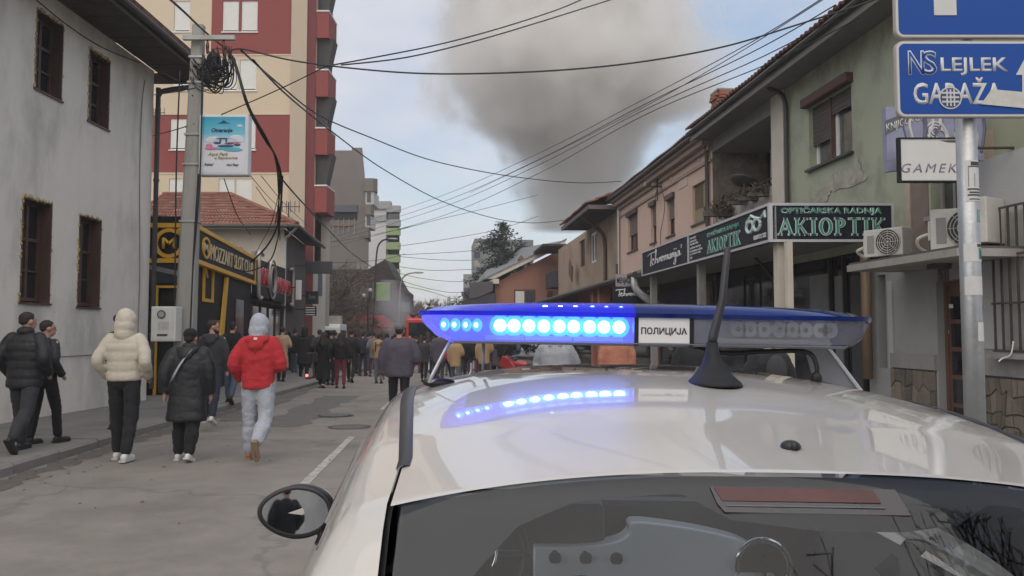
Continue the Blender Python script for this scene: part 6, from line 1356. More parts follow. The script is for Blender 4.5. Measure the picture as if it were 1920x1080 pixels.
for px0, px1 in ((910, 982), (984, 1070), (1075, 1165), (1330, 1510)): q = MB(); q.box(px2x(px0) + .036, px2x(px1) + .036, -.12, -.11, 1.556, 1.566); q.build('diffuser_strip', M_WPVC, lb)
# feet
def roofz(x, d): return S(x, d)
q = MB()
p = lambda x, d, z: V((x, d - LB, z))
zl0 = roofz(-.5, 1.95)
q.tube(cat_rom([p(-.50, 1.9, zl0 + .004), p(-.455, 1.92, 1.545), p(-.44, 1.93, 1.549), p(-.34, 1.95, 1.549)], 4), .0045, 6); q.tube(cat_rom([p(-.50, 1.9, zl0 + .006), p(-.43, 1.95, zl0 + .014), p(-.405, 1.96, zl0 + .022), p(-.402, 1.96, zl0 + .05)], 4), .004, 6)
q.tube(cat_rom([p(-.375, 1.99, 1.548), p(-.375, 1.99, zl0 + .03)], 2), .004, 6)
q.build('wire_foot', mt('pale steel', (.55, .56, .58), .3, .05, metal=.5), lb, True)
q = MB(); q.ell(p(-.478, 1.93, zl0 + .002), (.04, .03, .012)); q.build('rubber_pad', M_BLACK, lb, True)
zr = roofz(.5, 2.0)
q = MB(); q.prism([p(.40, 1.93, 1.549), p(.455, 1.93, 1.549), p(.535, 1.93, roofz(.535, 1.93) + .003), p(.42, 1.93, roofz(.42, 1.93) + .012)], (0, .004, 0)); q.build('plate_foot', mt('grey plate', (.3, .31, .34), .4, .05, metal=.2), lb)
q = MB(); q.tube([p(.40, 1.925, 1.549), p(.455, 1.925, 1.549), p(.535, 1.925, roofz(.535, 1.93) + .004)], .0045, 6); q.build('plate_edge', MATS['pale steel'], lb)
q = MB(); q.tube(cat_rom([p(.14, 1.95, 1.548), p(.2, 1.9, 1.532), p(.3, 1.9, 1.538), p(.385, 1.88, 1.538), p(.405, 1.87, 1.51), p(.405, 1.87, roofz(.4, 1.87) + .01)], 6), .0055, 8); q.ell(p(.405, 1.87, roofz(.4, 1.87) + .012), (.013, .013, .016)); q.build('power_cable', M_BLACK, lb, True)
# roof antenna
ab = V((px2x(1338, 1.62) , 1.62 - CD, S(.07, 1.62) - .003)); q = MB(); rings = []
for z, rx_, ry_, oy in ((0, .052, .085, -.005), (.006, .050, .08, -.003), (.02, .036, .058, .005), (.038, .023, .036, .012), (.06, .0145, .02, .016), (.085, .0115, .0125, .018)):
    rings.append([ab + V((rx_ * math.cos(t * PI / 10), oy + ry_ * math.sin(t * PI / 10), z)) for t in range(20)])
q.loft(rings); an = q.build('antenna', mt('antenna rubber', (.016, .016, .019), .6, .1, 20, spec=.3), car, True)
q = MB(); top_ = ab + V((.040, .05, .284)); q.tube([ab + V((0, .018, .083)), ab + V((.002, .02, .095)), ab.lerp(top_, .6) + V((0, 0, 0)), top_ + V((0, 0, -.004)), top_], [.0095, .0100, .0078, .0066, .0045], 12); q.build('antenna_rod', mt('rod rubber', (.03, .03, .034), .5), an, True)
# ------------------------------------------------------------------ people
M_SKIN = mt('skin', (.42, .24, .17), .55, .08, 14); M_HAIR = mt('dark hair', (.022, .016, .013), .75, .3, 60)
def cloth(name, rgb, var=.12, **k): return mt(name, rgb, k.pop('rough', .88), var, k.pop('scale', 9), k.pop('bump', .25), 120, sheen=.04, **k)
C = dict(black=cloth('black cloth', (.008, .008, .010)), black2=cloth('soft black cloth', (.012, .012, .015)), nylon=cloth('black nylon', (.008, .009, .012), rough=.55), charcoal=cloth('charcoal cloth', (.032, .032, .036)), grey=cloth('heather grey cloth', (.3, .31, .34), .15, scale=30),
    lgrey=cloth('light grey jersey', (.36, .38, .43), .12, scale=25), beige=cloth('oatmeal puffer', (.53, .48, .395), .05), red=cloth('red jacket cloth', (.42, .022, .03), .08), jeans=cloth('blue denim', (.07, .1, .14), .25, scale=20), navy=cloth('navy cloth', (.022, .026, .045)),
    camel=cloth('camel wool', (.4, .28, .19)), tan=cloth('tan fleece', (.36, .235, .135)), maroon=cloth('maroon cloth', (.13, .022, .035)), white=cloth('white cloth', (.66, .65, .62), .05), plum=cloth('plum grey jacket', (.075, .065, .09)), orange=cloth('rust orange cloth', (.42, .17, .11)), grey2=cloth('mid grey cloth', (.13, .13, .145)))
M_SHOE = {'white': mt('white shoe', (.62, .61, .58), .5, .08, 20), 'black': mt('black shoe', (.02, .02, .02), .5, .1, 20), 'beige': mt('beige boot', (.4, .32, .24), .7, .1, 20), 'orange': mt('orange shoe', (.3, .11, .07), .6, .4, 30)}
M_SOLE = mt('gum sole', (.25, .19, .13), .8, .15, 30); M_SOLEW = mt('pale sole', (.5, .49, .45), .7, .1, 20)
def lerp_t2(tab, t):
    if t <= tab[0][0]: return tab[0][1]
    for (a, u), (b_, v) in zip(tab, tab[1:]):
        if t <= b_: s_ = (t - a) / (b_ - a); s_ = s_ * s_ * (3 - 2 * s_); return u + (v - u) * s_
    return tab[-1][1]
def leg(side, hipz, thigh, shin, flex, knee, out=.0):
    h = V((side * .095, 0, hipz)); a = math.radians(flex); k = h + V((side * out, math.sin(a) * thigh, -math.cos(a) * thigh)); b_ = a - math.radians(knee)
    return h, k, k + V((0, math.sin(b_) * shin, -math.cos(b_) * shin)), b_
def person(label, place, H, yaw=0, top='black', legs='black', shoe='black', coat_hem=.86, puff=0, bag=None, hair='short', hood=None, hat=None, pose=None, arms=('pocket', 'pocket'), vox=.016, wide=1.0, leg_r=1.0, hand=False, face=False, headyaw=0, group='people walking up the street', seams=0, lean=0, hoodie_under=None, shoeless=False, wr=.006, arm_r=1.0, cuff=False, beard=False, tag=False, collar=False):
    s = H / 1.75; root = empty('person', label, 'person', place, yaw, group, s)
    pose = pose or ((8, 6), (-12, 14)); far = vox > .022; T = C[top]; L_ = C[legs]
    rnd = random.Random(hash(label) % 9973 if False else sum(map(ord, label)))
    th, sh = .43, .42; J = []
    for sd_, (fx, kn) in zip((-1, 1), pose): J.append(leg(sd_, .93, th, sh, fx, kn, .015))
    foot_off = []
    zmin = min(j[2].z for j in J); dz = .085 - zmin
    J = [(h + V((0, 0, dz)), k + V((0, 0, dz)), a + V((0, 0, dz)), b_) for h, k, a, b_ in J]
    hz = .93 + dz; ly = math.sin(math.radians(lean))
    def up(p): return V((p[0], p[1] + (p[2] - hz) * ly, p[2] + dz))
    sw = .185 * wide
    ARM = []
    for sd_, am in zip((-1, 1), arms):
        S_ = up((sd_ * sw, -.0, 1.42))
        if am == 'pocket': E = S_ + V((sd_ * .08, -.085, -.265)); W_ = E + V((-sd_ * .035, .17, -.185))
        elif am == 'front': E = S_ + V((sd_ * .075, -.01, -.28)); W_ = E + V((-sd_ * .09, .235, -.02))
        elif am == 'fwd': E = S_ + V((sd_ * .05, .11, -.255)); W_ = E + V((-sd_ * .02, .13, -.2))
        elif am == 'back': E = S_ + V((sd_ * .06, -.1, -.265)); W_ = E + V((sd_ * .005, .02, -.25))
        elif am == 'phone': E = S_ + V((sd_ * .09, .06, -.26)); W_ = E + V((-sd_ * .1, .16, .2))
        else: E = S_ + V((sd_ * .055, -.01, -.285)); W_ = E + V((sd_ * .0, .06, -.255))
        ARM.append((S_, E, W_, am))
    nk = up((0, .0, 1.47)); hd = up((0, .025, 1.625)) ; Ry = Matrix.Rotation(headyaw, 3, 'Z')
    n = 12 if not far else 8
    # body: head, neck, trunk, limbs, hands in one surface
    q = MB()
    q.ell(hd + V((0, 0, .02)), (.077, .095, .1), Ry, n + 4, 10); q.ell(hd + Ry @ V((0, .028, -.05)), (.058, .07, .068), Ry, n, 8); q.cap(nk + V((0, -.01, -.04)), hd + V((0, -.015, -.06)), .056, .052, n)
    if not far:
        q.ell(hd + Ry @ V((0, .1, -.022)), (.014, .022, .026), Ry, 8, 6)
        for e_ in (-1, 1): q.ell(hd + Ry @ V((e_ * .08, -.004, -.006)), (.013, .02, .032), Ry, 8, 6)
        q.ell(hd + Ry @ V((0, .088, -.066)), (.026, .014, .012), Ry, 8, 6); q.ell(hd + Ry @ V((0, .083, .028)), (.055, .018, .016), Ry, 10, 6)
    q.ell(up((0, .0, 1.25)), (.15 * wide, .095, .24), None, n, 8); q.ell(up((0, 0, .98)), (.14, .1, .14), None, n, 8)
    for S_, E, W_, am in ARM:
        q.cap(S_, E, .045, .04, n); q.cap(E, W_, .04, .03, n); d_ = (W_ - E).normalized(); hp = W_ + d_ * .06
        q.ell(hp, (.03, .03, .045), d_.to_track_quat('Z', 'Y').to_matrix(), 8, 6)
        if hand and am in ('down', 'back'):
            rot = d_.to_track_quat('Z', 'X').to_matrix(); sdd = 1 if S_.x > 0 else -1
            for k in range(4):
                b0 = hp + V((0, (.024 - .016 * k), 0)) + d_ * .03; ln_ = (.06, .068, .062, .05)[k]
                q.cap(b0, b0 + d_ * ln_ * .55 + V((-sdd * .008, 0, 0)), .0085, .008, 6); q.cap(b0 + d_ * ln_ * .55 + V((-sdd * .008, 0, 0)), b0 + d_ * ln_ * .9 + V((-sdd * .026, 0, 0)), .008, .007, 6)
            q.cap(hp + V((0, .025, 0)) - d_ * .01, hp + V((-sdd * .012, .05, 0)) + d_ * .03, .01, .008, 6)
    for h_, k_2, a_, b_ in J: q.cap(h_, k_2, .065, .045, n); q.cap(k_2, a_, .045, .035, n)
    body = soft(q, 'body', M_SKIN, root, .007 if hand else max(vox * .75, .011 if not far else .02), 3)
    if face:
        for e_ in (-1, 1): q = MB(); q.ell(hd + Ry @ V((e_ * .032, .087, .004)), (.013, .008, .007), Ry, 8, 6); q.build('eye', M_HAIR, root, True); q = MB(); q.ell(hd + Ry @ V((e_ * .033, .094, .024)), (.02, .006, .005), Ry, 8, 6); q.build('eyebrow', M_HAIR, root, True)
        q = MB(); q.ell(hd + Ry @ V((0, .098, -.064)), (.022, .007, .006), Ry, 8, 6); q.build('mouth', mt('lips', (.3, .12, .1), .5), root, True)
    if beard: q = MB(); q.ell(hd + Ry @ V((0, .04, -.082)), (.06, .066, .045), Ry, 12, 8); q.cap(hd + Ry @ V((-.06, .02, -.05)), hd + Ry @ V((-.04, .07, -.08)), .024, .03); q.cap(hd + Ry @ V((.06, .02, -.05)), hd + Ry @ V((.04, .07, -.08)), .024, .03); soft(q, 'beard', mt('brown beard', (.05, .028, .018), .8, .3, 60), root, .011, 2)
    # trousers
    q = MB(); r0 = .092 * leg_r
    q.ell(V((0, -.01, hz + dz * 0 + .03)), (.158 * (.9 + .1 * wide), .108, .14), None, n, 8)
    for h_, k_2, a_, b_ in J:
        q.cap(h_, k_2, r0, .072 * leg_r, n); q.cap(k_2, a_ + (k_2 - a_) * .12, .07 * leg_r, .058 * leg_r, n)
        if leg_r > 1.1: q.cap(k_2 + (a_ - k_2) * .35, k_2 + (a_ - k_2) * .62, .078 * leg_r, .07 * leg_r, n)
        if cuff: q.cap(a_ + (k_2 - a_) * .18, a_ + (k_2 - a_) * .06, .05, .046, n)
    soft(q, 'trousers', L_, root, vox, 3, wr * 1.2, 9, rnd.random() * 50)
    # shoes
    if not shoeless:
        for h_, k_2, a_, b_ in J:
            pitch = min(0, b_) * 1.0 if a_.z > .1 else 0
            R_ = Matrix.Rotation(pitch * 1.15, 3, 'X'); q = MB(); 
            def fp(y_, z): return a_ + R_ @ V((0, y_, z))
            q.cap(fp(-.035, -.035), fp(.02, .0), .04, .038, 8); q.cap(fp(-.035, -.045), fp(.13, -.05), .038, .04, 8); q.ell(fp(.15, -.05), (.044, .055, .034), R_, 10, 6)
            so = soft(q, 'shoe', M_SHOE[shoe], root, max(vox * .7, .012), 2)
            q = MB(); prf = [(-.036, -.075), (.036, -.075), (.046, .08), (.045, .15), (.02, .205), (-.02, .205), (-.045, .15), (-.046, .08)]; q.prism([fp(y_, -.083) + V((x, 0, 0)) for x, y_ in prf], R_ @ V((0, 0, .022))); q.build('sole', M_SOLEW if shoe == 'white' else (M_SOLE if shoe == 'orange' else M_SHOE['black']), so)
    # jacket or coat: one lofted trunk and sleeves, quilted where it is a puffer
    q = MB(); pf = 1 + puff; hem = coat_hem; per = .112
    RX = [(.2, .235), (.5, .205), (.7, .19), (.88, .176), (1.0, .172), (1.1, .174), (1.22, .184), (1.32, .192), (1.39, .18), (1.43, .145), (1.465, .095), (1.50, .06)]
    RY = [(.2, .19), (.5, .16), (.7, .142), (.88, .128), (1.0, .124), (1.1, .124), (1.22, .128), (1.32, .126), (1.39, .112), (1.43, .095), (1.465, .075), (1.50, .05)]
    def quilt(u): return (1 - .075 * (1 - abs(math.sin(PI * u)) ** .55)) if seams else 1
    nz = int((1.50 - hem) / (.014 if seams else .04)); rings = []
    for i in range(nz + 1):
        z = hem + (1.50 - hem) * i / nz; k = quilt((z - hem) / per) * (.94 if i == 0 else 1); rx, ry = lerp_t2(RX, z) * wide * (pf if z < 1.4 else 1 + puff * .5) * k, lerp_t2(RY, z) * pf * k
        rings.append([up((rx * math.copysign(abs(math.cos(t_)) ** .85, math.cos(t_)), -.008 + ry * math.sin(t_), z)) for t_ in [2 * PI * j / 20 for j in range(20)]])
    q.loft(rings)
    if collar: q.ell(up((0, -.015, 1.505)), (.1, .105, .065), None, 16, 9)
    for S_, E, W_, am in ARM:
        ra = .066 * pf * arm_r; S2 = S_ + V(((-.035 if S_.x > 0 else .035), 0, -.005)); m = 34 if seams else 12
        path = cat_rom([S2, S_.lerp(E, .55), E, E.lerp(W_, .5), W_], max(2, m // 4)); L2 = (E - S_).length + (W_ - E).length; nn = len(path) - 1
        q.tube(path, [ra * lerp_t2([(0, 1.12), (.25, 1.08), (.55, .95), (1, .78)], i / nn) * quilt(i / nn * L2 / .105) for i in range(nn + 1)], 12); q.ell(S2, (ra * 1.08,) * 3, None, 12, 7)
    soft(q, 'coat' if hem < .75 else 'jacket', T, root, vox, 1 if seams else 4, wr * (.8 if seams else 1.3), 7, rnd.random() * 50)
    # head wear and hair
    if hood:
        q = MB(); q.ell(hd + V((0, -.02, .015)), (.116, .125, .142), None, 16, 10); q.ell(hd + V((0, -.05, -.06)), (.118, .11, .11), None, 16, 10); q.cap(hd + V((0, -.03, -.11)), nk + V((0, -.03, 0)), .1, .115, 14); soft(q, 'hood', C[hood], root, vox, 9, wr, 9, 3)
    elif hat:
        q = MB(); q.ell(hd + V((0, -.01, .055)), (.094, .106, .085), None, 14, 9)
        if hat == 'cap': q.ell(hd + Ry @ V((0, .11, .05)), (.07, .07, .014), Ry, 12, 6)
        soft(q, 'cap' if hat == 'cap' else 'beanie', C['black'] if hat != 'grey' else C['grey2'], root, max(vox, .014) , 2)
    if hair and not hood:
        q = MB()
        if hair in ('short', 'fade'): q.ell(hd + Ry @ V((0, -.014, .043)), (.0815, .096, .084), Ry, 14, 9); q.ell(hd + Ry @ V((0, -.05, .0)), (.07, .056, .066 if hair == 'short' else .045), Ry, 12, 8)
        elif hair == 'long': q.ell(hd + V((0, -.015, .035)), (.09, .105, .095), None, 14, 9); q.cap(hd + V((0, -.06, 0)), up((0, -.12, 1.34)), .085, .075, 12); q.cap(hd + V((.05, -.04, 0)), up((.08, -.09, 1.36)), .06, .05, 12); q.cap(hd + V((-.05, -.04, 0)), up((-.08, -.09, 1.36)), .06, .05, 12)
        elif hair == 'bun': q.ell(hd + V((0, -.015, .035)), (.087, .102, .095), None, 14, 9); q.ell(hd + V((0, -.1, .05)), (.05, .045, .05), None, 12, 8)
        if hair: soft(q, 'hair', M_HAIR, root, max(vox * .9, .013), 2, .004, 40, 2)
    if hoodie_under:                                    # hood lying on the back
        q = MB(); q.ell(up((0, -.09, 1.455)), (.135, .07, .06), None, 16, 9); q.ell(up((0, -.125, 1.40)), (.105, .045, .085), None, 16, 9); q.cap(up((0, -.13, 1.38)), up((0, -.14, 1.31)), .05, .022, 10); q.cap(up((-.1, -.07, 1.47)), up((-.07, .07, 1.45)), .045, .035, 12); q.cap(up((.1, -.07, 1.47)), up((.07, .07, 1.45)), .045, .035, 12)
        soft(q, 'collar_hood', C[hoodie_under], root, vox, 3, wr, 10, 5)
    if bag == 'strap':
        q = MB(); pts = [up((-.16, .09, 1.0)), up((-.20, -.05, 1.02)), up((-.13, -.165, 1.12)), up((-.03, -.175, 1.3)), up((.08, -.13, 1.47)), up((.12, .02, 1.5))]; pts = cat_rom(pts, 6); nrm = V((0, -1, 0))
        q.grid([[p + V((-.02, 0, -.01)), p + V((.02, 0, .01))] for p in pts]); q.grid([[p + V((-.02, -.006, -.01)), p + V((.02, -.006, .01))] for p in pts]); q.build('bag_strap', C['lgrey'], root, True)
        q = MB(); q.box(-.27, -.19, -.03, .12, .9 + dz, 1.03 + dz); q.build('shoulder_bag', C['nylon'], root, bevel=.015)
    if bag == 'backpack':
        q = MB(); q.ell(up((0, -.2, 1.26)), (.14, .09, .2), None, 14, 9); soft(q, 'backpack', C['charcoal'], root, vox, 3)
    if bag == 'tote':
        q = MB(); q.ell(up((-.26, .0, 1.06)), (.05, .1, .17), None, 12, 8); q.tube([up((-.22, .05, 1.2)), up((-.16, 0, 1.45)), up((-.22, -.05, 1.2))], .012, 6); soft(q, 'tote_bag', C['white'], root, vox, 2)
    if bag == 'straps':
        for x in (-.1, .1): q = MB(); q.tube(cat_rom([up((x, -.135, 1.1)), up((x * .9, -.15, 1.3)), up((x, -.1, 1.47)), up((x, .05, 1.49))], 5), .016, 6); q.build('strap', C['black'], root, True)
    if tag: q = MB(); q.box(-.012, .03, -.172, -.164, 1.455 + dz, 1.485 + dz); q.build('collar_tag', C['white'], root)
    return root, up, ARM, hd
def at(px, py_feet, lift=0): p = gh(px, py_feet, lift); return p
def by_height(px, y_head, y_feet, lift=0):
    p = gh(px, y_feet, lift); H = P(px, y_head, p.y).z - p.z; return p, H
# --- the six nearest
G0 = 'people near the camera on the left pavement'
p, H = by_height(42, 583, 846, .12)
person('man in black puffer jacket and grey joggers, farthest left on the pavement', p, H, .0, 'nylon', 'charcoal', 'black', .80, .12, seams=1, hair='fade', pose=((14, 8), (-16, 26)), arms=('pocket', 'pocket'), vox=.012, wide=1.1, leg_r=1.12, headyaw=-.5, group=G0, cuff=True, arm_r=1.05, collar=True)
p, H = by_height(80, 604, 832, .12)
person('shorter young man in black jacket half hidden behind the leftmost man', p, H * 1.02, -.35, 'nylon', 'black', 'black', .86, .02, hair='fade', pose=((-6, 4), (14, 8)), arms=('pocket', 'pocket'), vox=.014, headyaw=-.45, wide=1.02, group=G0, face=True)
p, H = by_height(229, 582, 864)
person('person in oatmeal puffer jacket with raised hood and black trousers', p, H, .0, 'beige', 'black2', 'white', .93, .08, hood='beige', hair=None, pose=((10, 5), (-4, 14)), arms=('pocket', 'pocket'), vox=.012, seams=1, wide=1.07, leg_r=1.06, group=G0, arm_r=.98, hat=None)
p, H = by_height(349, 617, 863)
person('woman in long black padded coat and black beanie with a pale bag strap', p, H, .0, 'nylon', 'black', 'white', .52, .12, hat='beanie', hair='short', bag='strap', pose=((4, 6), (-8, 10)), arms=('back', 'down'), seams=0, vox=.014, wide=1.2, leg_r=1.2, hand=True, group=G0, hoodie_under='nylon', headyaw=.0, arm_r=1.25, lean=3, collar=True)
p, H = by_height(482, 592, 863)
person('person in red jacket, grey sweatpants and raised grey hood', p, H, .0, 'red', 'lgrey', 'orange', .86, .05, hood='lgrey', hair=None, pose=((6, 4), (-6, 48)), arms=('pocket', 'front'), vox=.013, wide=1.06, leg_r=1.22, hoodie_under='red', group=G0, wr=.009, cuff=True, arm_r=1.15, tag=True)
p, H = by_height(395, 600, 793, .12)
person('bearded man in dark hooded jacket looking round to the right', p, H, .0, 'charcoal', 'navy', 'white', .84, .0, hair='fade', pose=((6, 6), (-12, 10)), arms=('down', 'down'), vox=.016, face=True, headyaw=-1.15, beard=True, hoodie_under='charcoal', group=G0)
p, H = by_height(433, 602, 755, .12)
person('man in black jacket and blue jeans walking past the gold framed door', p, H, .0, 'black', 'jeans', 'black', .88, .02, hair='short', pose=((12, 6), (-14, 18)), arms=('down', 'pocket'), vox=.018, wide=1.08)
p = gh(218, 806, .12); H = 1.72
person('dark figure in a cap standing against the wall behind the oatmeal puffer', p, H, -.6, 'black2', 'black', 'black', .84, .02, hat='cap', hair='short', vox=.018, headyaw=.9, pose=((2, 2), (-2, 4)))
p, H = by_height(528, 613, 716, .1)
person('woman in long camel coat with dark bun beside the shop fronts', p, H, .0, 'camel', 'black', 'black', .45, .04, hair='bun', vox=.02, pose=((6, 5), (-8, 12)), arms=('down', 'front'))
# --- crowd up the street
G1 = 'crowd walking up the street ahead'
crowd = [
 (552, 613, 704, 'tall man in black jacket and jeans near the shops, behind the camel coat', 'black', 'jeans', 'black', {}),
 (570, 602, 712, 'tallest man in long black hooded coat among the crowd', 'black2', 'black', 'black', dict(coat_hem=.5, hood='black2', hair=None, wide=1.15, puff=.05)),
 (598, 617, 712, 'grey haired man in dark coat behind the white bag woman', 'charcoal', 'black', 'black', dict(coat_hem=.6)),
 (606, 622, 727, 'woman in ankle length black coat and beige boots', 'black', 'black', 'beige', dict(coat_hem=.24, hair='long', puff=.05)),
 (620, 620, 722, 'woman in black carrying a white shoulder bag', 'black', 'black', 'black', dict(coat_hem=.5, bag='tote', hair='bun')),
 (638, 623, 728, 'long haired woman in maroon trousers and black jacket', 'black', 'maroon', 'black', dict(hair='long', coat_hem=.9)),
 (658, 616, 717, 'man in black jacket striding right of the maroon trousers', 'black2', 'black', 'black', dict(pose=((16, 8), (-16, 20)), wide=1.05)),
 (680, 622, 705, 'man in navy jacket with folded arms in mid street', 'navy', 'navy', 'black', dict(arms=('front', 'front'))),
 (668, 624, 700, 'man in charcoal jacket behind the striding man', 'charcoal', 'black', 'black', dict()),
 (694, 622, 700, 'dark haired person in plum jacket left of the tan fleece', 'plum', 'jeans', 'white', dict()),
 (710, 625, 719, 'young man in tan fleece with thin backpack straps', 'tan', 'grey2', 'black', dict(bag='straps', hoodie_under='tan', pose=((8, 6), (-6, 8)))),
 (725, 626, 695, 'person with raised dark hood behind the man in plum', 'black', 'black', 'black', dict(hood='black', hair=None)),
 (768, 629, 697, 'man in black and orange facing the camera beside the fire engine', 'black2', 'black', 'black', dict(yaw=PI, face=False)),
 (802, 622, 699, 'person in black top and white trousers left of the light bar', 'black', 'white', 'black', dict(hair='bun', coat_hem=.96)),
 (824, 624, 696, 'person in black top and wine red trousers left of the light bar', 'black2', 'maroon', 'white', dict(coat_hem=.92)),
 (646, 630, 690, 'small distant man in grey jacket right of the white van', 'grey2', 'black', 'black', dict()),
 (586, 628, 694, 'small distant woman in red scarfed dark coat near the white van', 'navy', 'black', 'black', dict(hair='long', coat_hem=.6)),
 (740, 634, 690, 'distant man in slate jacket behind the plum jacket', 'navy', 'jeans', 'black', dict()),
 (704, 634, 692, 'distant person in brown jacket behind the tan fleece', 'tan', 'black', 'black', dict()),
 (540, 622, 700, 'person in dark hooded coat in the shop doorway', 'black', 'black', 'black', dict(hood='black', hair=None)),
 (872, 625, 696, 'tall person all in black under the left end of the light bar', 'black', 'black', 'black', dict(coat_hem=.7)),
 (893, 630, 695, 'person in white trousers seen under the light bar', 'black2', 'white', 'black', dict()),
 (908, 628, 693, 'person in black trousers and long coat seen under the light bar', 'black', 'charcoal', 'black', dict(coat_hem=.6)),
 (922, 630, 692, 'person in pale jeans seen under the light bar', 'grey2', 'grey', 'white', dict()),
 (938, 622, 690, 'man in navy jacket and jeans left of the red motorcycle', 'navy', 'jeans', 'black', dict(pose=((18, 8), (-14, 10)))),
 (952, 624, 690, 'man in dark blue jacket behind the red motorcycle', 'navy', 'charcoal', 'black', dict()),
]
for k, (px, yh, yf, lab, t_, l_, s_, kw) in enumerate(crowd):
    p, H = by_height(px, yh, yf); rnd = random.Random(k); pose = kw.pop('pose', None) or ((rnd.uniform(2, 14), rnd.uniform(3, 12)), (rnd.uniform(-14, -2), rnd.uniform(4, 18)))
    ar = kw.pop('arms', None) or (rnd.choice(('pocket', 'down', 'fwd')), rnd.choice(('pocket', 'down', 'back')))
    if lab.startswith('man in black and orange'): kw['hoodie_under'] = 'orange'
    person(lab, p, min(max(H, 1.5), 1.95), kw.pop('yaw', rnd.uniform(-.25, .25)), t_, l_, s_, vox=.026, pose=pose, arms=ar, group=G1, wr=.008, **kw)
rnd = random.Random(77)                                  # the packed far end of the street
TINT = ['black', 'black2', 'navy', 'charcoal', 'black', 'grey2', 'black', 'plum', 'red', 'black2', 'jeans', 'tan', 'black', 'white']
FAR = set()
for k in range(54):
    px = 560 + k * 7.6 + rnd.uniform(-3, 3); Y_ = rnd.uniform(32, 46) if px < 790 else rnd.uniform(24, 34); p = P(px, 600, Y_); p.z = g(Y_); lf = rnd.choice(('black', 'jeans', 'charcoal', 'black')); hr = rnd.choice(('short', 'short', 'long')); tp_c = TINT[k % 14]
    zn = 'before the white van' if px < 619 else 'left of the awning' if px < 678 else 'below the awning' if px < 737 else 'before the fire engine' if px < 800 else 'under the light bar'
    while True:
        lf = rnd.choice(('black', 'jeans', 'charcoal', 'navy', 'grey2', 'maroon')); zq = (tp_c, lf, hr, zn)
        if zq not in FAR: FAR.add(zq); break
        tp_c = rnd.choice(TINT)
    person('small far %s figure in %s top and %s trousers %s' % ({'short': 'short-haired', 'long': 'long-haired'}[hr], {'black2': 'soft black', 'grey2': 'grey'}.get(tp_c, tp_c), {'grey2': 'grey'}.get(lf, lf), zn), p, rnd.uniform(1.6, 1.85), rnd.uniform(-.6, .6), tp_c, lf, 'black', rnd.choice((.86, .7)), .04, vox=.04, hair=hr, group='far crowd packed at the end of the street', arms=(rnd.choice(('pocket', 'down')), rnd.choice(('pocket', 'front'))), wr=0)
# man in plum jacket right behind the car's left corner
Yp = 13.6; p = P(749, 622, Yp); H = 1.74; p.z = g(Yp)
person('broad man in plum grey jacket and flat cap just left of the car roof', p, H, .0, 'plum', 'black', 'black', .84, .10, hat='grey', hair='short', vox=.016, wide=1.22, arms=('down', 'front'), pose=((8, 4), (-10, 12)), arm_r=1.2, group=G1)
# people beyond the roof on the right
G2 = 'people standing between the car and the right-hand shops'
def by_px(px, Y, lift): p = P(px, 600, Y); p.z = g(Y) + lift; return p
person('person in grey hoodie with dark straps facing the camera behind the light bar', by_px(1042, 11.8, 0), 1.66, PI - .2, 'grey', 'black', 'black', .84, .06, vox=.018, bag=None, hoodie_under='grey', arms=('pocket', 'pocket'), group=G2, wide=1.25, face=True)
person('person in rust orange sweater behind the name panel of the light bar', by_px(1156, 12.3, .12), 1.62, .1, 'orange', 'black', 'black', .86, .04, vox=.018, arms=('down', 'down'), group=G2, wide=1.1)
person('dark hooded person bending right of the name panel', by_px(1302, 10.5, .12), 1.52, .2, 'black', 'black', 'black', .7, .1, vox=.018, arms=('front', 'front'), group=G2, wide=1.1, hood='black', hair=None, lean=12)
person('person in black coat with dark backpack seen beside the antenna', by_px(1440, 8.6, .12), 1.46, .15, 'black2', 'black', 'black', .7, .12, vox=.016, bag='backpack', arms=('front', 'front'), group=G2, wide=1.2)
person('man in dark jacket standing on the street behind the camera', (-3.0, -10.2, 0), 1.74, 2.7, 'black', 'jeans', 'black', .84, .05, vox=.02, hair='short', group='people behind the camera')
# ------------------------------------------------------------------ vehicles far up the street
def simple_van(label, px, Y, yaw, mat, W=2.0, L=5.2, Hh=2.4):
    p = P(px, 600, Y); p.z = g(Y); r = empty('police_van', label, 'van', p, yaw)
    prof = [(-L / 2, .45), (-L / 2, 1.1), (-L / 2 + .08, Hh - .2), (-L / 2 + .3, Hh), (L / 2 - 1.6, Hh), (L / 2 - 1.0, 1.35), (L / 2 - .1, 1.05), (L / 2, .5), (L / 2, .4), (-L / 2, .4)]
    q = MB(); q.prism([(-W / 2, y_, z) for y_, z in prof], (W, 0, 0)); q.build('body', mat, r, bevel=.06)
    q = MB(); q.box(-W * .4, W * .4, -L / 2 - .01, -L / 2 + .06, 1.3, Hh - .35); q.build('rear_window', M_PANE, r)
    for sd_ in (-1, 1):
        q = MB(); q.box(sd_ * W / 2 - .02, sd_ * W / 2 + .01, -L / 2 + .5, L / 2 - 1.7, 1.35, Hh - .35); q.build('side_window', M_PANE, r)
        for y_ in (-L / 2 + .9, L / 2 - 1): q = MB(); q.tube([(sd_ * (W / 2 - .2), y_, .36), (sd_ * (W / 2 + .01), y_, .36)], .36, 16); q.build('wheel', M_BLACK, r)
        q = MB(); q.box(sd_ * (W / 2 - .12) - .06, sd_ * (W / 2 - .12) + .06, -L / 2 - .02, -L / 2 + .02, .95, 1.3); q.build('tail_light', MATS['tail lamp red'], r)
    q = MB(); q.ell((0, -L / 2 + .5, Hh + .08), (.12, .12, .14)); q.build('beacon', mt('dark beacon', (.03, .03, .06), .3), r, True)
    q = MB(); q.box(-.8, .8, -.4, .6, Hh + .02, Hh + .5); q.build('roof_rack', mt('rack slats', (.4, .37, .32), .7, .2, 4), r); return r
simple_van('white police van with roof box, mostly hidden behind the crowd', 614, 47, .1, M_WPVC)
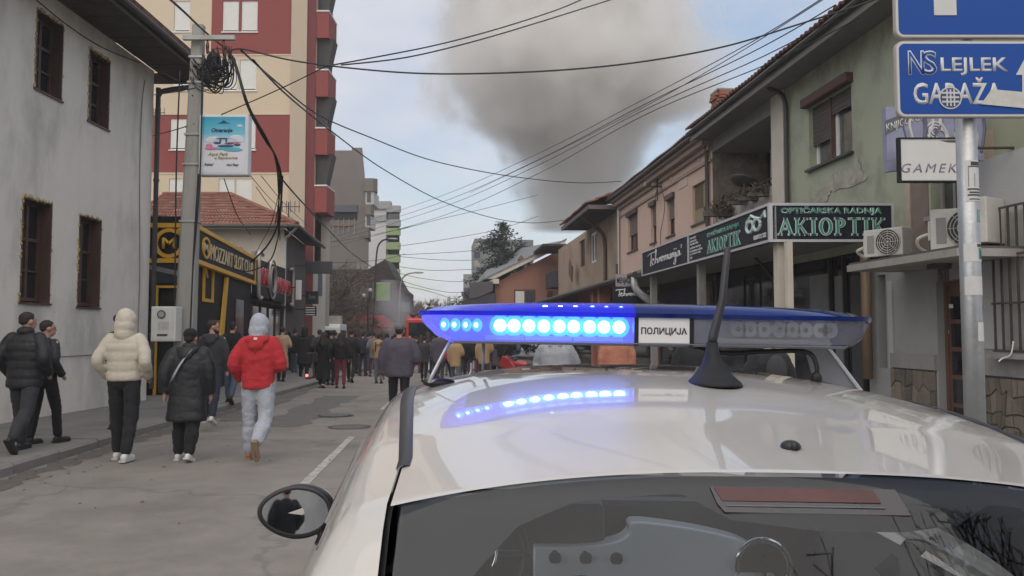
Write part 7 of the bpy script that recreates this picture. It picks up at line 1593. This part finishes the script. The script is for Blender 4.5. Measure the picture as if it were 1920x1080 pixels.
# fire engine
Y = 47; p = P(800, 600, Y); p.z = g(Y); fe = empty('fire_engine', 'red fire engine facing the camera at the end of the street', 'fire engine', p, .12)
M_FR = mt('fire red', (.5, .035, .025), .35, .05, 3, coat=.6)
q = MB(); q.box(-1.2, 1.2, 0, 2.2, .6, 2.75); q.build('cab', M_FR, fe, bevel=.1)
q = MB(); q.box(-1.2, 1.2, 2.25, 7, .6, 2.9); q.build('body', M_FR, fe, bevel=.05)
q = MB(); q.box(-1.05, 1.05, -.02, .1, 1.6, 2.5); q.build('windscreen', M_PANE, fe); q = MB(); q.box(-1.2, 1.2, -.08, .1, .5, .85); q.build('bumper', M_WPVC, fe)
for sd_ in (-1, 1):
    q = MB(); q.box(sd_ * .85 - .18, sd_ * .85 + .18, -.05, .05, .95, 1.2); q.build('headlight', emis('headlamp glow', (1, .95, .85), 1.2), fe)
    q = MB(); q.ell((sd_ * .8, .5, 2.95), (.2, .15, .14)); q.build('beacon', mt('dark beacon', (.03, .03, .06)), fe, True)
    for y_ in (1.2, 5.6): q = MB(); q.tube([(sd_ * .95, y_, .5), (sd_ * 1.22, y_, .5)], .5, 18); q.build('wheel', M_BLACK, fe)
    q = MB(); q.box(sd_ * 1.3 - .12, sd_ * 1.3 + .12, .1, .2, 1.7, 2.2); q.build('mirror', M_BLACK, fe)
q = MB(); q.tube([(-.5, 1, 3.0), (-.3, 4.5, 3.4)], .09, 6); q.tube([(.5, 1, 3.0), (.3, 4.5, 3.4)], .09, 6)
for k in range(10): q.tube([(-.48 + .018 * k, 1.2 + .34 * k, 3.02 + .038 * k), (.48 - .018 * k, 1.2 + .34 * k, 3.02 + .038 * k)], .04, 5)
q.build('ladder', M_GUT, fe)
person('firefighter crouching on the roof of the red fire engine', (p.x + .05, p.y + 1.2, p.z + 2.3), 1.5, .3, 'black', 'black', 'black', .7, .1, vox=.03, hat='cap', arms=('front', 'phone'), pose=((50, 80), (30, 70)), group='firefighters')
# silver car nose and red motorcycle beyond the roof
Y = 45; p = P(846, 600, Y); p.z = g(Y); sc_ = empty('parked_car', 'white hatchback facing the camera behind the people left of the light bar', 'car', p, .05)
q = MB(); q.prism([(-.85, 0, .3), (-.85, 0, .8), (-.85, .9, .95), (-.85, 1.5, 1.42), (-.85, 3.3, 1.45), (-.85, 3.9, .95), (-.85, 4.0, .3)], (1.7, 0, 0)); q.build('body', mt('white car enamel', (.6, .6, .61), .3, .03, 3, coat=.5), sc_, bevel=.08)
q = MB(); q.box(-.5, .5, -.015, .02, .35, .58); q.build('grille', M_BLACK, sc_); q = MB(); q.box(-.26, .26, -.03, -.016, .42, .53); q.build('number_plate', M_WPVC, sc_)
q = MB(); q.prism([(-.75, .93, 1.0), (.75, .93, 1.0), (.7, 1.44, 1.4), (-.7, 1.44, 1.4)], (0, -.02, .02)); q.build('windscreen', M_PANE, sc_)
for sd_ in (-1, 1):
    q = MB(); q.ell((sd_ * .65, .02, .68), (.16, .06, .09)); q.build('headlight', mt('lamp glass', (.6, .62, .65), .1, .05, 3), sc_, True)
    for y_ in (.8, 3.2): q = MB(); q.tube([(sd_ * .7, y_, .31), (sd_ * .87, y_, .31)], .31, 16); q.build('wheel', M_BLACK, sc_)
Y = 21; p = P(984, 600, Y); p.z = g(Y); mo = empty('motorcycle', 'red motorcycle parked beyond the light bar', 'motorcycle', p, 1.1)
for y_ in (-.65, .65):
    q = MB(); q.tube([(0, y_ + .27 * math.cos(t * PI / 10), .31 + .27 * math.sin(t * PI / 10)) for t in range(21)], .05, 6, False); w_ = q.build('wheel', M_BLACK, mo, True)
    q = MB()
    for t in range(8): q.tube([(0, y_, .31), (0, y_ + .25 * math.cos(t * PI / 4), .31 + .25 * math.sin(t * PI / 4))], .008, 4)
    q.build('spoke', M_METAL, w_)
q = MB(); q.ell((0, .12, .82), (.12, .26, .11)); q.build('tank', mt('motorcycle red', (.3, .025, .025), .3, .1, 5, coat=.5), mo, True); q = MB(); q.prism([(-.1, .3, .62), (-.1, .75, .78), (-.1, .62, 1.06), (-.1, .42, 1.0), (-.1, .2, .72)], (.2, 0, 0)); q.build('fairing', MATS['motorcycle red'], mo, bevel=.03); q = MB(); q.ell((-.33, .4, 1.16), (.05, .02, .04)); q.ell((.33, .4, 1.16), (.05, .02, .04)); q.prism([(-.09, .63, 1.0), (.09, .63, 1.0), (.07, .48, 1.24), (-.07, .48, 1.24)], (0, -.02, .01)); q.build('windshield', M_BLACK, mo, kind='stuff')
q = MB(); q.ell((0, -.35, .8), (.13, .38, .07)); q.build('saddle', M_BLACK, mo, True); q = MB(); q.box(-.12, .12, -.2, .25, .3, .62); q.build('engine', M_METAL, mo, bevel=.04)
q = MB(); q.tube([(0, .65, .31), (0, .42, .98)], .03, 6); q.tube([(-.36, .36, 1.05), (0, .42, 1.02), (.36, .36, 1.05)], .018, 6); q.build('fork', M_METAL, mo); q = MB(); q.tube([(.12, .1, .3), (.14, -.7, .4)], .05, 8); q.build('exhaust', M_CHR, mo)
# small kick scooter with red tail lamp by the kerb
p = gh(582, 716); s_ = empty('kick_scooter', 'small kick scooter with a glowing red tail lamp on the kerb side', 'scooter', p)
q = MB(); q.box(-.08, .08, -.4, .4, .1, .15); q.build('deck', M_BLACK, s_); q = MB(); q.tube([(0, .4, .12), (0, .33, 1.0)], .025, 6); q.tube([(-.22, .33, 1.0), (.22, .33, 1.0)], .02, 6); q.build('handlebar', M_GUT, s_)
for y_ in (-.42, .42): q = MB(); q.tube([(-.025, y_, .1), (.025, y_, .1)], .1, 14); q.build('wheel', M_BLACK, s_)
q = MB(); q.ell((0, -.5, .25), (.05, .03, .05)); q.build('tail_lamp', emis('red lamp glow', (1, .12, .1), 3), s_, True)
# ------------------------------------------------------------------ awning, lamps, poster, greenery
Y = 58; a, c = P(654, 618, Y), P(735, 590, Y); aw = empty('red_awning', 'wide red awning over a cafe front at the end of the street', 'awning', ((a.x + c.x) / 2, Y, a.z)); hw_ = (c.x - a.x) / 2; hh = c.z - a.z
q = MB(); q.loft([[(-hw_, 0, 0), (-hw_, 0, .25), (-hw_, 1.5, hh)], [(hw_ * .45, 0, 0), (hw_ * .45, 0, .25), (hw_ * .45, 1.5, hh)], [(hw_, .2, 0), (hw_, .3, .2), (hw_, 1.5, hh * .4)]]); q.build('canvas', mt('red canvas', (.3, .03, .045), .85, .08, 2), aw)
q = MB(); q.box(-hw_, hw_, -.02, -.0, -.1, .1); q.build('valance', mt('pale red canvas', (.42, .2, .2), .85, .1), aw)
for k in (-.9, 0, .8): q = MB(); q.tube([(hw_ * k, .1, -3.2), (hw_ * k, .1, .1)], .06, 6); q.build('post', M_GUT, aw)
def street_lamp(label, pxb, pyb, pxt, pyt, pxa, pya, Y, name='street_lamp', mat=None):
    b0, t0, a0 = P(pxb, pyb, Y), P(pxt, pyt, Y), P(pxa, pya, Y); b0.z = g(Y); r = empty(name, label, 'street lamp', b0)
    q = MB(); q.tube(cat_rom([V((0, 0, 0)), (t0 - b0) * .55, t0 - b0, (t0 - b0).lerp(a0 - b0, .35) + V((0, 0, .45 * (a0.z - t0.z))), a0 - b0], 5), .06, 8); q.build('pole', mat or M_GUT, r)
    q = MB(); q.ell(a0 - b0 + V((.3, 0, 0)), (.38, .12, .08)); q.build('lamp_head', M_METAL, r, True); return r
lp = street_lamp('tall street lamp pole with curved arm left of the green poster', 697, 640, 706, 478, 728, 448, 55)
street_lamp('farther street lamp with a long arm over the street', 745, 640, 751, 535, 778, 511, 62, mat=M_METAL)
gl2 = empty('globe_lamp', 'twin globe lamp on a post left of the green poster', 'street lamp', (P(690, 600, 52).x, 52, g(52)))
for px, py in ((682, 554), (694, 544)):
    c = P(px, py, 52) - gl2.location; q = MB(); q.ell(c, (.13, .13, .13)); q.build('globe', mt('opal globe', (.55, .52, .52), .3, .02), gl2, True); q = MB(); q.tube([c, V((c.x, 0, c.z - .6)), V((0, 0, c.z - .9))], .04, 6); q.build('arm', M_GUT, gl2)
q = MB(); q.tube([(0, 0, 0), (0, 0, P(0, 555, 52).z + .4)], .06, 8); q.build('pole', M_GUT, gl2)
a, c = P(706, 562, 54.5), P(731, 531, 54.5); r = empty('green_poster', 'bright green poster panel on the lamp pole', 'poster', (a.x, 54.5, a.z)); w_, h_ = c.x - a.x, c.z - a.z
q = MB(); q.box(0, w_, 0, .12, 0, h_); q.build('panel', mt('green print', (.26, .46, .12), .5, .35, 1.5), r); q = MB(); q.box(-.03, w_ + .03, -.01, .02, -.04, .0); q.box(-.03, w_ + .03, -.01, .02, h_, h_ + .04); q.build('frame', M_WPVC, r)
a, c = P(752, 585, 66), P(768, 566, 66); r = empty('teal_sign', 'small teal shop sign above the smoke at the end of the street', 'sign', (a.x, 66, a.z)); q = MB(); q.box(0, c.x - a.x, 0, .12, 0, c.z - a.z); q.build('panel', mt('teal panel', (.13, .24, .28), .6, .1), r); q = MB(); q.tube([(-.4, .06, 0), (-.4, .06, c.z - a.z)], .04, 6); q.build('bracket', M_GUT, r)
def bare_tree(label, base, H, seed, mat, spread=.35, r0=.12, levels=5, lean=0, name='bare_tree', droop=0, nb=3, tip=.006):
    rnd = random.Random(seed); r = empty(name, label, 'tree', base); tk = MB(); br = MB()
    def grow(p, d, L, rad, lv):
        n = 4; pts = [p]; dd = d.copy()
        for i in range(n):
            dd = (dd + V((rnd.uniform(-1, 1), rnd.uniform(-1, 1), rnd.uniform(-.5, .7) - droop * (levels - lv) * .12)) * .16).normalized(); pts.append(pts[-1] + dd * L / n)
        (tk if lv >= levels - 1 else br).tube(pts, [max(tip, rad * (1 - .5 * i / n)) for i in range(n + 1)], 6 if lv > 2 else 3, lv > 2)
        if lv == 0: return
        for k in range(nb + (1 if lv > 2 else 0)):
            t = rnd.uniform(.35, 1) if k else 1; i = min(int(t * n), n); q_ = pts[i]
            nd = (dd + V((rnd.uniform(-1, 1), rnd.uniform(-1, 1), rnd.uniform(-.3, .6))) * spread * 2.2).normalized(); grow(q_, nd, L * rnd.uniform(.55, .8), rad * .55, lv - 1)
    grow(V((0, 0, 0)), V((lean, 0, 1)).normalized(), H * .34, r0, levels)
    tk.build('trunk', mat, r, True); br.build('crown', mat, r, True, recalc=False); return r
M_BARK = mt('birch bark', (.26, .235, .21), .9, .3, 5); M_TWIG = mt('brown twig', (.21, .165, .135), .9, .2, 3)
def gp(px, Y): p = P(px, 600, Y); p.z = g(Y); return p
bare_tree('bare birch with drooping twigs left of the red awning', gp(628, 56), 9.6, 3, M_TWIG, .5, .16, 6, 0, droop=.8, tip=.022)
bare_tree('second bare birch close behind the white van', gp(650, 60), 9.0, 7, M_TWIG, .5, .15, 6, .05, droop=.8, tip=.022)
bare_tree('small bare tree in front of the brown wing', gp(672, 62), 7.0, 9, M_TWIG, .5, .12, 5, 0, droop=.5, tip=.022)
for k, (px, Y, H_) in enumerate(((772, 120, 9), (783, 125, 10.5), (796, 118, 9))): bare_tree('hazy bare tree at the far end of the street, %s' % ('by the teal sign', 'tallest of the far trees', 'above the fire engine')[k], gp(px, Y), H_, 20 + k, M_TWIG, .5, .16, 5, 0, tip=.03, nb=4)
# spruce
def spruce(label, base, H, R, seed):
    rnd = random.Random(seed); r = empty('spruce_tree', label, 'tree', base); q = MB(); q.tube([(0, 0, 0), (0, 0, H * .96)], [.3, .03], 8); q.build('trunk', M_BRN, r); q = MB(); z = H * .12
    while z < H:
        t = (z / H); L = R * (1 - t) ** .68 * rnd.uniform(.75, 1.12) + .12
        for k in range(int(9 - 4 * t)):
            a = rnd.uniform(0, 2 * PI); dx, dy = math.cos(a), math.sin(a); L2 = L * rnd.uniform(.6, 1.15); n = max(3, int(L2 / .22))
            for i in range(n):
                s_ = (i + .5) / n; c = V((dx * L2 * s_, dy * L2 * s_, z - .35 * L2 * s_ * s_ + .12 * L2 * s_))
                for m in range(5):
                    o_ = V((rnd.uniform(-1, 1), rnd.uniform(-1, 1), rnd.uniform(-1.3, .35))) * .26; u_ = V((rnd.uniform(-1, 1), rnd.uniform(-1, 1), rnd.uniform(-.8, .2))).normalized() * .24; v_ = u_.orthogonal().normalized() * .07
                    q.add([c + o_ - v_ * .4, c + o_ + u_ * .6 - v_, c + o_ + u_ * 1.4, c + o_ + u_ * .6 + v_], [(0, 1, 2, 3)])
        z += H * .024
    q.build('crown', mt('spruce needles', (.022, .034, .026), .9, .35, 3), r, recalc=False)
sb = P(940, 600, 66); sb.z = g(66); spruce('dark spruce tree rising behind the slate roof', sb, P(0, 412, 66).z - sb.z, 6.6, 5)
# ------------------------------------------------------------------ overhead cables
W_ = wire; thin, mid_, fat = .010, .016, .024
POLE = lambda px, py, dy=0: P(px, py, PY - .15 + dy)
M_SPL = M_BLACK
def eav(px, py): return P(px, py, FR.hit(px, py, .7)[0] and (FR.O + FR.x * FR.hit(px, py, .7)[0] + FR.y * .7).y)
GC = 'cables strung from the concrete pole'
W_('thick twisted cable from the upper left corner down to the pole top', [P(300, -18, 10), P(345, 22, 12), POLE(385, 60), POLE(425, 92)], fat)
W_('thick black bundle hanging from the pole tangle down to the shop sign', [POLE(425, 92), POLE(444, 130), POLE(463, 195), P(490, 250, 15.5), P(514, 287, 16.5), P(526, 322, 17.5), P(528, 360, 18.5), P(521, 420, 20), P(500, 462, 21), P(470, 492, 21.5)], .03)
for k in range(4): W_('%s black cable in the bundle wound below the pole tangle' % ('loosest', 'thinnest', 'innermost', 'lowest')[k], [POLE(430 + k * 3, 96 + 4 * k), POLE(446 + k, 140), POLE(466 + k, 200 + k), P(496 + k * 2, 262, 15.7), P(518 - k, 295, 16.6), P(527 - 2 * k, 340, 18), P(516 + 3 * k, 420 + 10 * k, 20)], .016, grp=GC)
W_('thick dark main cable crossing the whole sky from the pole to the right eaves', [POLE(428, 98), POLE(455, 92), P(540, 112, 14.2), P(640, 126, 14), P(770, 137, 13.8), P(900, 138, 13.6), P(1060, 131, 13.4), P(1210, 115, 13.2), P(1360, 87, 13), P(1500, 45, 12.8), P(1625, 5, 12.5), P(1700, -25, 12.3)], .02)
W_('upper dark cable rising right from the main cable across the smoke top', [P(612, 124, 14), P(700, 108, 15), P(820, 84, 16), P(930, 55, 17), P(1040, 20, 18), P(1100, -5, 18.5)], .018)
W_('second dark cable just below the upper one across the smoke top', [P(640, 122, 14), P(760, 108, 15), P(880, 80, 16), P(1000, 45, 17), P(1150, -2, 18.5)], .018)
W_('dark cable sloping from the advertising box up to the red block edge', [POLE(415, 215), P(500, 178, 14.6), P(560, 150, 14.4), P(615, 122, 14)], .014)
W_('long sagging cable from the pole down to the brown house eave', [POLE(452, 94), P(520, 155, 18), P(600, 217, 22), P(700, 260, 26), P(800, 298, 30), P(900, 321, 33), P(1000, 336, 36), P(1090, 343, 38), P(1165, 340, 38)], .026)
W_('cable running from the pole past the advertising box to the far left houses', [POLE(474, 112), P(540, 180, 20), P(620, 245, 26), P(720, 318, 34), P(830, 378, 42), P(930, 410, 50), P(1000, 418, 54), P(1065, 412, 56)], .03)
W_('cable dropping from the splice past the red balconies to the lamp pole', [P(524, 330, 17.5), P(560, 372, 22), P(610, 425, 30), P(660, 475, 42), P(704, 505, 54)], .028)
GP = 'parallel power lines above the right-hand roofs'
for k, (y0, y1, y2) in enumerate(((0, 292, 428), (14, 304, 438), (26, 314, 446), (38, 330, 456))):
    W_('%s of the four parallel power lines above the right roofs' % ('topmost', 'second', 'third', 'lowest')[k], [P(1545 + 22 * k, y0 - 5, 13), P(1400 + 14 * k, 84 + k * 9 + y0 * .2, 16), P(1200, 190 + k * 10, 22), P(1000, y1, 32), P(820, y1 + 78, 44), P(620, y2 + 8, 60)], (.013, .015, .015, .015)[k], grp=GP)
W_('thin line arching over the smoke to the upper right corner', [P(1545, -2, 13), P(1350, 120, 17), P(1180, 215, 24), P(1010, 300, 34), P(880, 362, 44)], .012)
GF = 'distant cables between the far houses and lamp poles'
far = [((745, 432), (820, 412), (905, 392), (1010, 365), 'highest far cable meeting the brown roof'), ((745, 462), (840, 448), (935, 430), (1010, 405), 'far cable just under the highest one'), ((746, 478), (830, 474), (885, 470), (960, 462), 'level far cable crossing beside the spruce'),
       ((748, 481), (820, 487), (885, 488), (940, 486), 'far cable sagging below the level one'), ((748, 500), (810, 507), (885, 505), (900, 504), 'short far cable left of the far concrete block'), ((705, 500), (780, 520), (850, 528), (890, 524), 'far cable from the lamp pole to the pale shed'),
       ((705, 505), (770, 532), (840, 548), (885, 546), 'lower far cable from the lamp pole to the shed'), ((752, 535), (800, 545), (850, 560), (880, 562), 'lowest far cable ending at the slate shed'), ((610, 455), (660, 448), (720, 436), (790, 420), 'far cable in front of the grey block bays'), ((600, 492), (660, 492), (720, 486), (760, 476), 'far cable in front of the brown wing')]
for a, b_, c, d_, lab in far: W_(lab, [P(*a, 56), P(*b_, 58), P(*c, 60), P(*d_, 60)], .022, grp=GF)
for k, (x0, y0, x1_, y1_, Y0, Y1) in enumerate(((470, 330, 560, 420, 15, 33), (480, 350, 548, 430, 15, 33), (490, 330, 585, 430, 15, 33))):
    W_('thin service cable falling right of the advertising box, %s' % ('nearest the box', 'middle one', 'farthest from the box')[k], [P(x0, y0, Y0), P((x0 + x1_) / 2, (y0 + y1_) / 2 + 6, 22), P(x1_, y1_, Y1)], .01)
for k, (pts, lab) in enumerate((([(420, 335, 14.5), (432, 370, 15), (447, 408, 16), (470, 440, 20)], 'thin cable below the advertising box running to the tiled roof'), ([(366, 165, 14.3), (330, 172, 14.5), (288, 178, 16)], 'thin cable from the pole back to the white house corner'), ([(364, 232, 14.3), (330, 243, 14.6), (286, 255, 16.5)], 'lower thin cable from the pole to the white house corner'), ([(362, 180, 14.3), (330, 150, 14.6), (290, 130, 15.8)], 'cable rising from the pole to the dark eave corner'), ([(528, 340, 17.5), (508, 420, 20), (490, 455, 22), (478, 478, 24)], 'drooping loop of cable in front of the cream wall'), ([(530, 330, 17.5), (526, 400, 19), (520, 450, 20.5), (505, 490, 21.5), (470, 508, 21.8), (440, 505, 21.8)], 'heavy cable loop ending at the black sign edge'))):
    W_(lab, [P(*p_) for p_ in pts], .012 if k != 5 else .022)
# television aerials
for px, py, Y, lab in ((541, 392, 34, 'small television aerial on the tiled house roof corner'), (291, 215, 40, 'thin television aerial left of the concrete pole')):
    c = P(px, py, Y); r = empty('aerial', lab, 'aerial', c); q = MB(); q.tube([(0, 0, -1.0), (0, 0, .3)], .03, 5); q.build('mast', M_GUT, r); q = MB(); q.tube([(-.5, 0, .1), (.5, 0, .1)], .02, 5)
    for k in range(6): q.tube([(-.45 + .18 * k, 0, -.15), (-.45 + .18 * k, 0, .35)], .015, 4)
    q.build('element', M_GUT, r)
# ------------------------------------------------------------------ behind the camera: what the mirror and the glass reflect
hb = empty('pale_rear_house', 'plain pale rendered house across the street behind the camera', 'house', (0, -19, 0))
q = MB(); q.box(-14, 8, -6, 0, -.5, 7.5); q.build('wall', M_PLAS, hb)
q = MB(); q.prism([(-14.5, .6, 7.5), (-14.5, -3, 9.8), (-14.5, -6.6, 7.5)], (23, 0, 0)); q.build('roof', M_TILE2, hb)
for x in (-11, -7.6, -1.5, 2.5, 5.5):
    for z in (1.4, 4.8): q = MB(); q.box(x, x + 1.2, -.05, .04, z, z + 1.5); o = q.build('window', M_BRN, hb); q = MB(); q.box(x + .1, x + 1.1, .04, .05, z + .1, z + 1.4); q.build('pane', M_PANE, o)
bare_tree('bare plane tree behind the camera reflected in the rear window', (2.2, -1.6, .1), 6.8, 41, M_TWIG, .55, .12, 6, -.02, tip=.005, nb=4)
# ------------------------------------------------------------------ smoke
def smoke(label, cx, cy, prof, dens, col, Yd, name='smoke', lo=.35, seed=0, nscale=.16, amp=.55):
    """closed hull along the column; prof rows are (z, centre x, radius)"""
    q = MB(); rings = []
    for z, x, r_ in prof: rings.append([(x + r_ * 1.25 * math.cos(t * PI / 10), cy + r_ * 1.1 * math.sin(t * PI / 10), z) for t in range(20)])
    q.loft(rings)
    m = bpy.data.materials.new(label); m.use_nodes = True; t = m.node_tree; t.nodes.clear(); o = N(t, 'ShaderNodeOutputMaterial'); pv = N(t, 'ShaderNodeVolumePrincipled'); pv.inputs['Color'].default_value = col + (1,); pv.inputs['Anisotropy'].default_value = .15
    tc = N(t, 'ShaderNodeTexCoord'); sp = N(t, 'ShaderNodeSeparateXYZ'); t.links.new(tc.outputs['Object'], sp.inputs[0])
    z0, z1 = prof[0][0], prof[-1][0]; x0, x1 = min(p_[1] for p_ in prof), max(p_[1] for p_ in prof); r1 = max(p_[2] for p_ in prof)
    nm = N(t, 'ShaderNodeMapRange'); nm.inputs[1].default_value = z0; nm.inputs[2].default_value = z1; t.links.new(sp.outputs[2], nm.inputs[0])
    def curve(vals):
        c = N(t, 'ShaderNodeFloatCurve'); cv = c.mapping.curves[0]; pts = [((p_[0] - z0) / (z1 - z0), v) for p_, v in zip(prof, vals)]
        cv.points[0].location = pts[0]; cv.points[1].location = pts[-1]
        for p_ in pts[1:-1]: cv.points.new(*p_)
        c.mapping.update(); t.links.new(nm.outputs[0], c.inputs[1]); return c.outputs[0]
    fx_c = curve([(p_[1] - x0) / max(x1 - x0, .01) for p_ in prof]); fr_c = curve([p_[2] / r1 for p_ in prof])
    def mth(op, a, b_=None):
        n_ = N(t, 'ShaderNodeMath', operation=op)
        for i, s_ in enumerate((a, b_)):
            if s_ is None: continue
            if isinstance(s_, (int, float)): n_.inputs[i].default_value = s_
            else: t.links.new(s_, n_.inputs[i])
        return n_.outputs[0]
    xc = mth('ADD', mth('MULTIPLY', fx_c, max(x1 - x0, .01)), x0); rr = mth('MULTIPLY', fr_c, r1)
    dx = mth('SUBTRACT', sp.outputs[0], xc); dy = mth('SUBTRACT', sp.outputs[1], cy)
    dd = mth('DIVIDE', mth('SQRT', mth('ADD', mth('MULTIPLY', dx, dx), mth('MULTIPLY', dy, dy))), rr)
    nz = N(t, 'ShaderNodeTexNoise'); nz.inputs['Scale'].default_value = nscale; nz.inputs['Detail'].default_value = 5; nz.inputs['Roughness'].default_value = .55; nz.inputs['Distortion'].default_value = .4
    mp = N(t, 'ShaderNodeMapping'); mp.inputs['Location'].default_value = (seed, 0, 0); t.links.new(tc.outputs['Object'], mp.inputs[0]); t.links.new(mp.outputs[0], nz.inputs['Vector'])
    n2 = N(t, 'ShaderNodeTexNoise'); n2.inputs['Scale'].default_value = nscale * 4.2; n2.inputs['Detail'].default_value = 4; n2.inputs['Roughness'].default_value = .6; t.links.new(mp.outputs[0], n2.inputs['Vector'])
    e = mth('ADD', mth('ADD', dd, mth('MULTIPLY', mth('SUBTRACT', nz.outputs[0], .5), amp * 2)), mth('MULTIPLY', mth('SUBTRACT', n2.outputs[0], .5), .65))
    mr = N(t, 'ShaderNodeMapRange'); mr.interpolation_type = 'SMOOTHSTEP'; mr.inputs[1].default_value = 1.05; mr.inputs[2].default_value = lo; mr.inputs[3].default_value = 0; mr.inputs[4].default_value = dens; t.links.new(e, mr.inputs[0])
    cm = N(t, 'ShaderNodeMix', data_type='RGBA'); cm.inputs[6].default_value = tuple(x * .84 for x in col) + (1,); cm.inputs[7].default_value = col + (1,)
    if z1 - z0 > 20: h2 = N(t, 'ShaderNodeMapRange'); h2.inputs[1].default_value = .08; h2.inputs[2].default_value = .4; t.links.new(nm.outputs[0], h2.inputs[0]); t.links.new(h2.outputs[0], cm.inputs[0]); t.links.new(cm.outputs[2], pv.inputs['Color'])
    t.links.new(mr.outputs[0], pv.inputs['Density']); t.links.new(pv.outputs[0], o.inputs[1])
    ob = q.build(name, m, None, True); top(ob, label, None, None, 'stuff'); return ob
SYD = 78
rows_ = [(430, 1062, 85), (400, 1062, 88), (350, 1072, 112), (300, 1090, 132), (250, 1082, 205), (200, 1075, 268), (130, 1080, 290), (60, 1062, 265), (0, 1045, 230), (-120, 1020, 260), (-260, 980, 330)]
prof = []
for py, px, r_ in rows_: c = P(px, py, SYD); prof.append((c.z, c.x, r_ / 1500 * SYD))
smoke('huge grey brown smoke column rising behind the houses on the right', 0, SYD, prof, .6, (.925, .913, .893), SYD, lo=.5, nscale=.13, amp=.75)
Y = 50; rows_ = [(650, 742, 22), (620, 746, 34), (590, 742, 44), (560, 736, 38), (525, 730, 20)]
prof = [(P(px, py, Y).z, P(px, py, Y).x, r_ / 1500 * Y) for py, px, r_ in rows_]
smoke('thin pale smoke drifting at street level before the red awning', 0, Y, prof, .55, (.8, .8, .82), Y, lo=.2, nscale=.8, amp=.5, seed=5)
hz = MB(); hz.box(-165, 165, -65, 205, -2.6, 52); top(hz.build('haze', None or bpy.data.materials.new('haze air')), 'thin pale haze filling the street', None, kind='stuff')
hm_ = bpy.data.materials['haze air']; hm_.use_nodes = True; t = hm_.node_tree; t.nodes.clear(); o_ = N(t, 'ShaderNodeOutputMaterial'); pv = N(t, 'ShaderNodeVolumePrincipled'); pv.inputs['Color'].default_value = (.93, .94, .97, 1); pv.inputs['Density'].default_value = .0009; t.links.new(pv.outputs[0], o_.inputs[1])
finish()
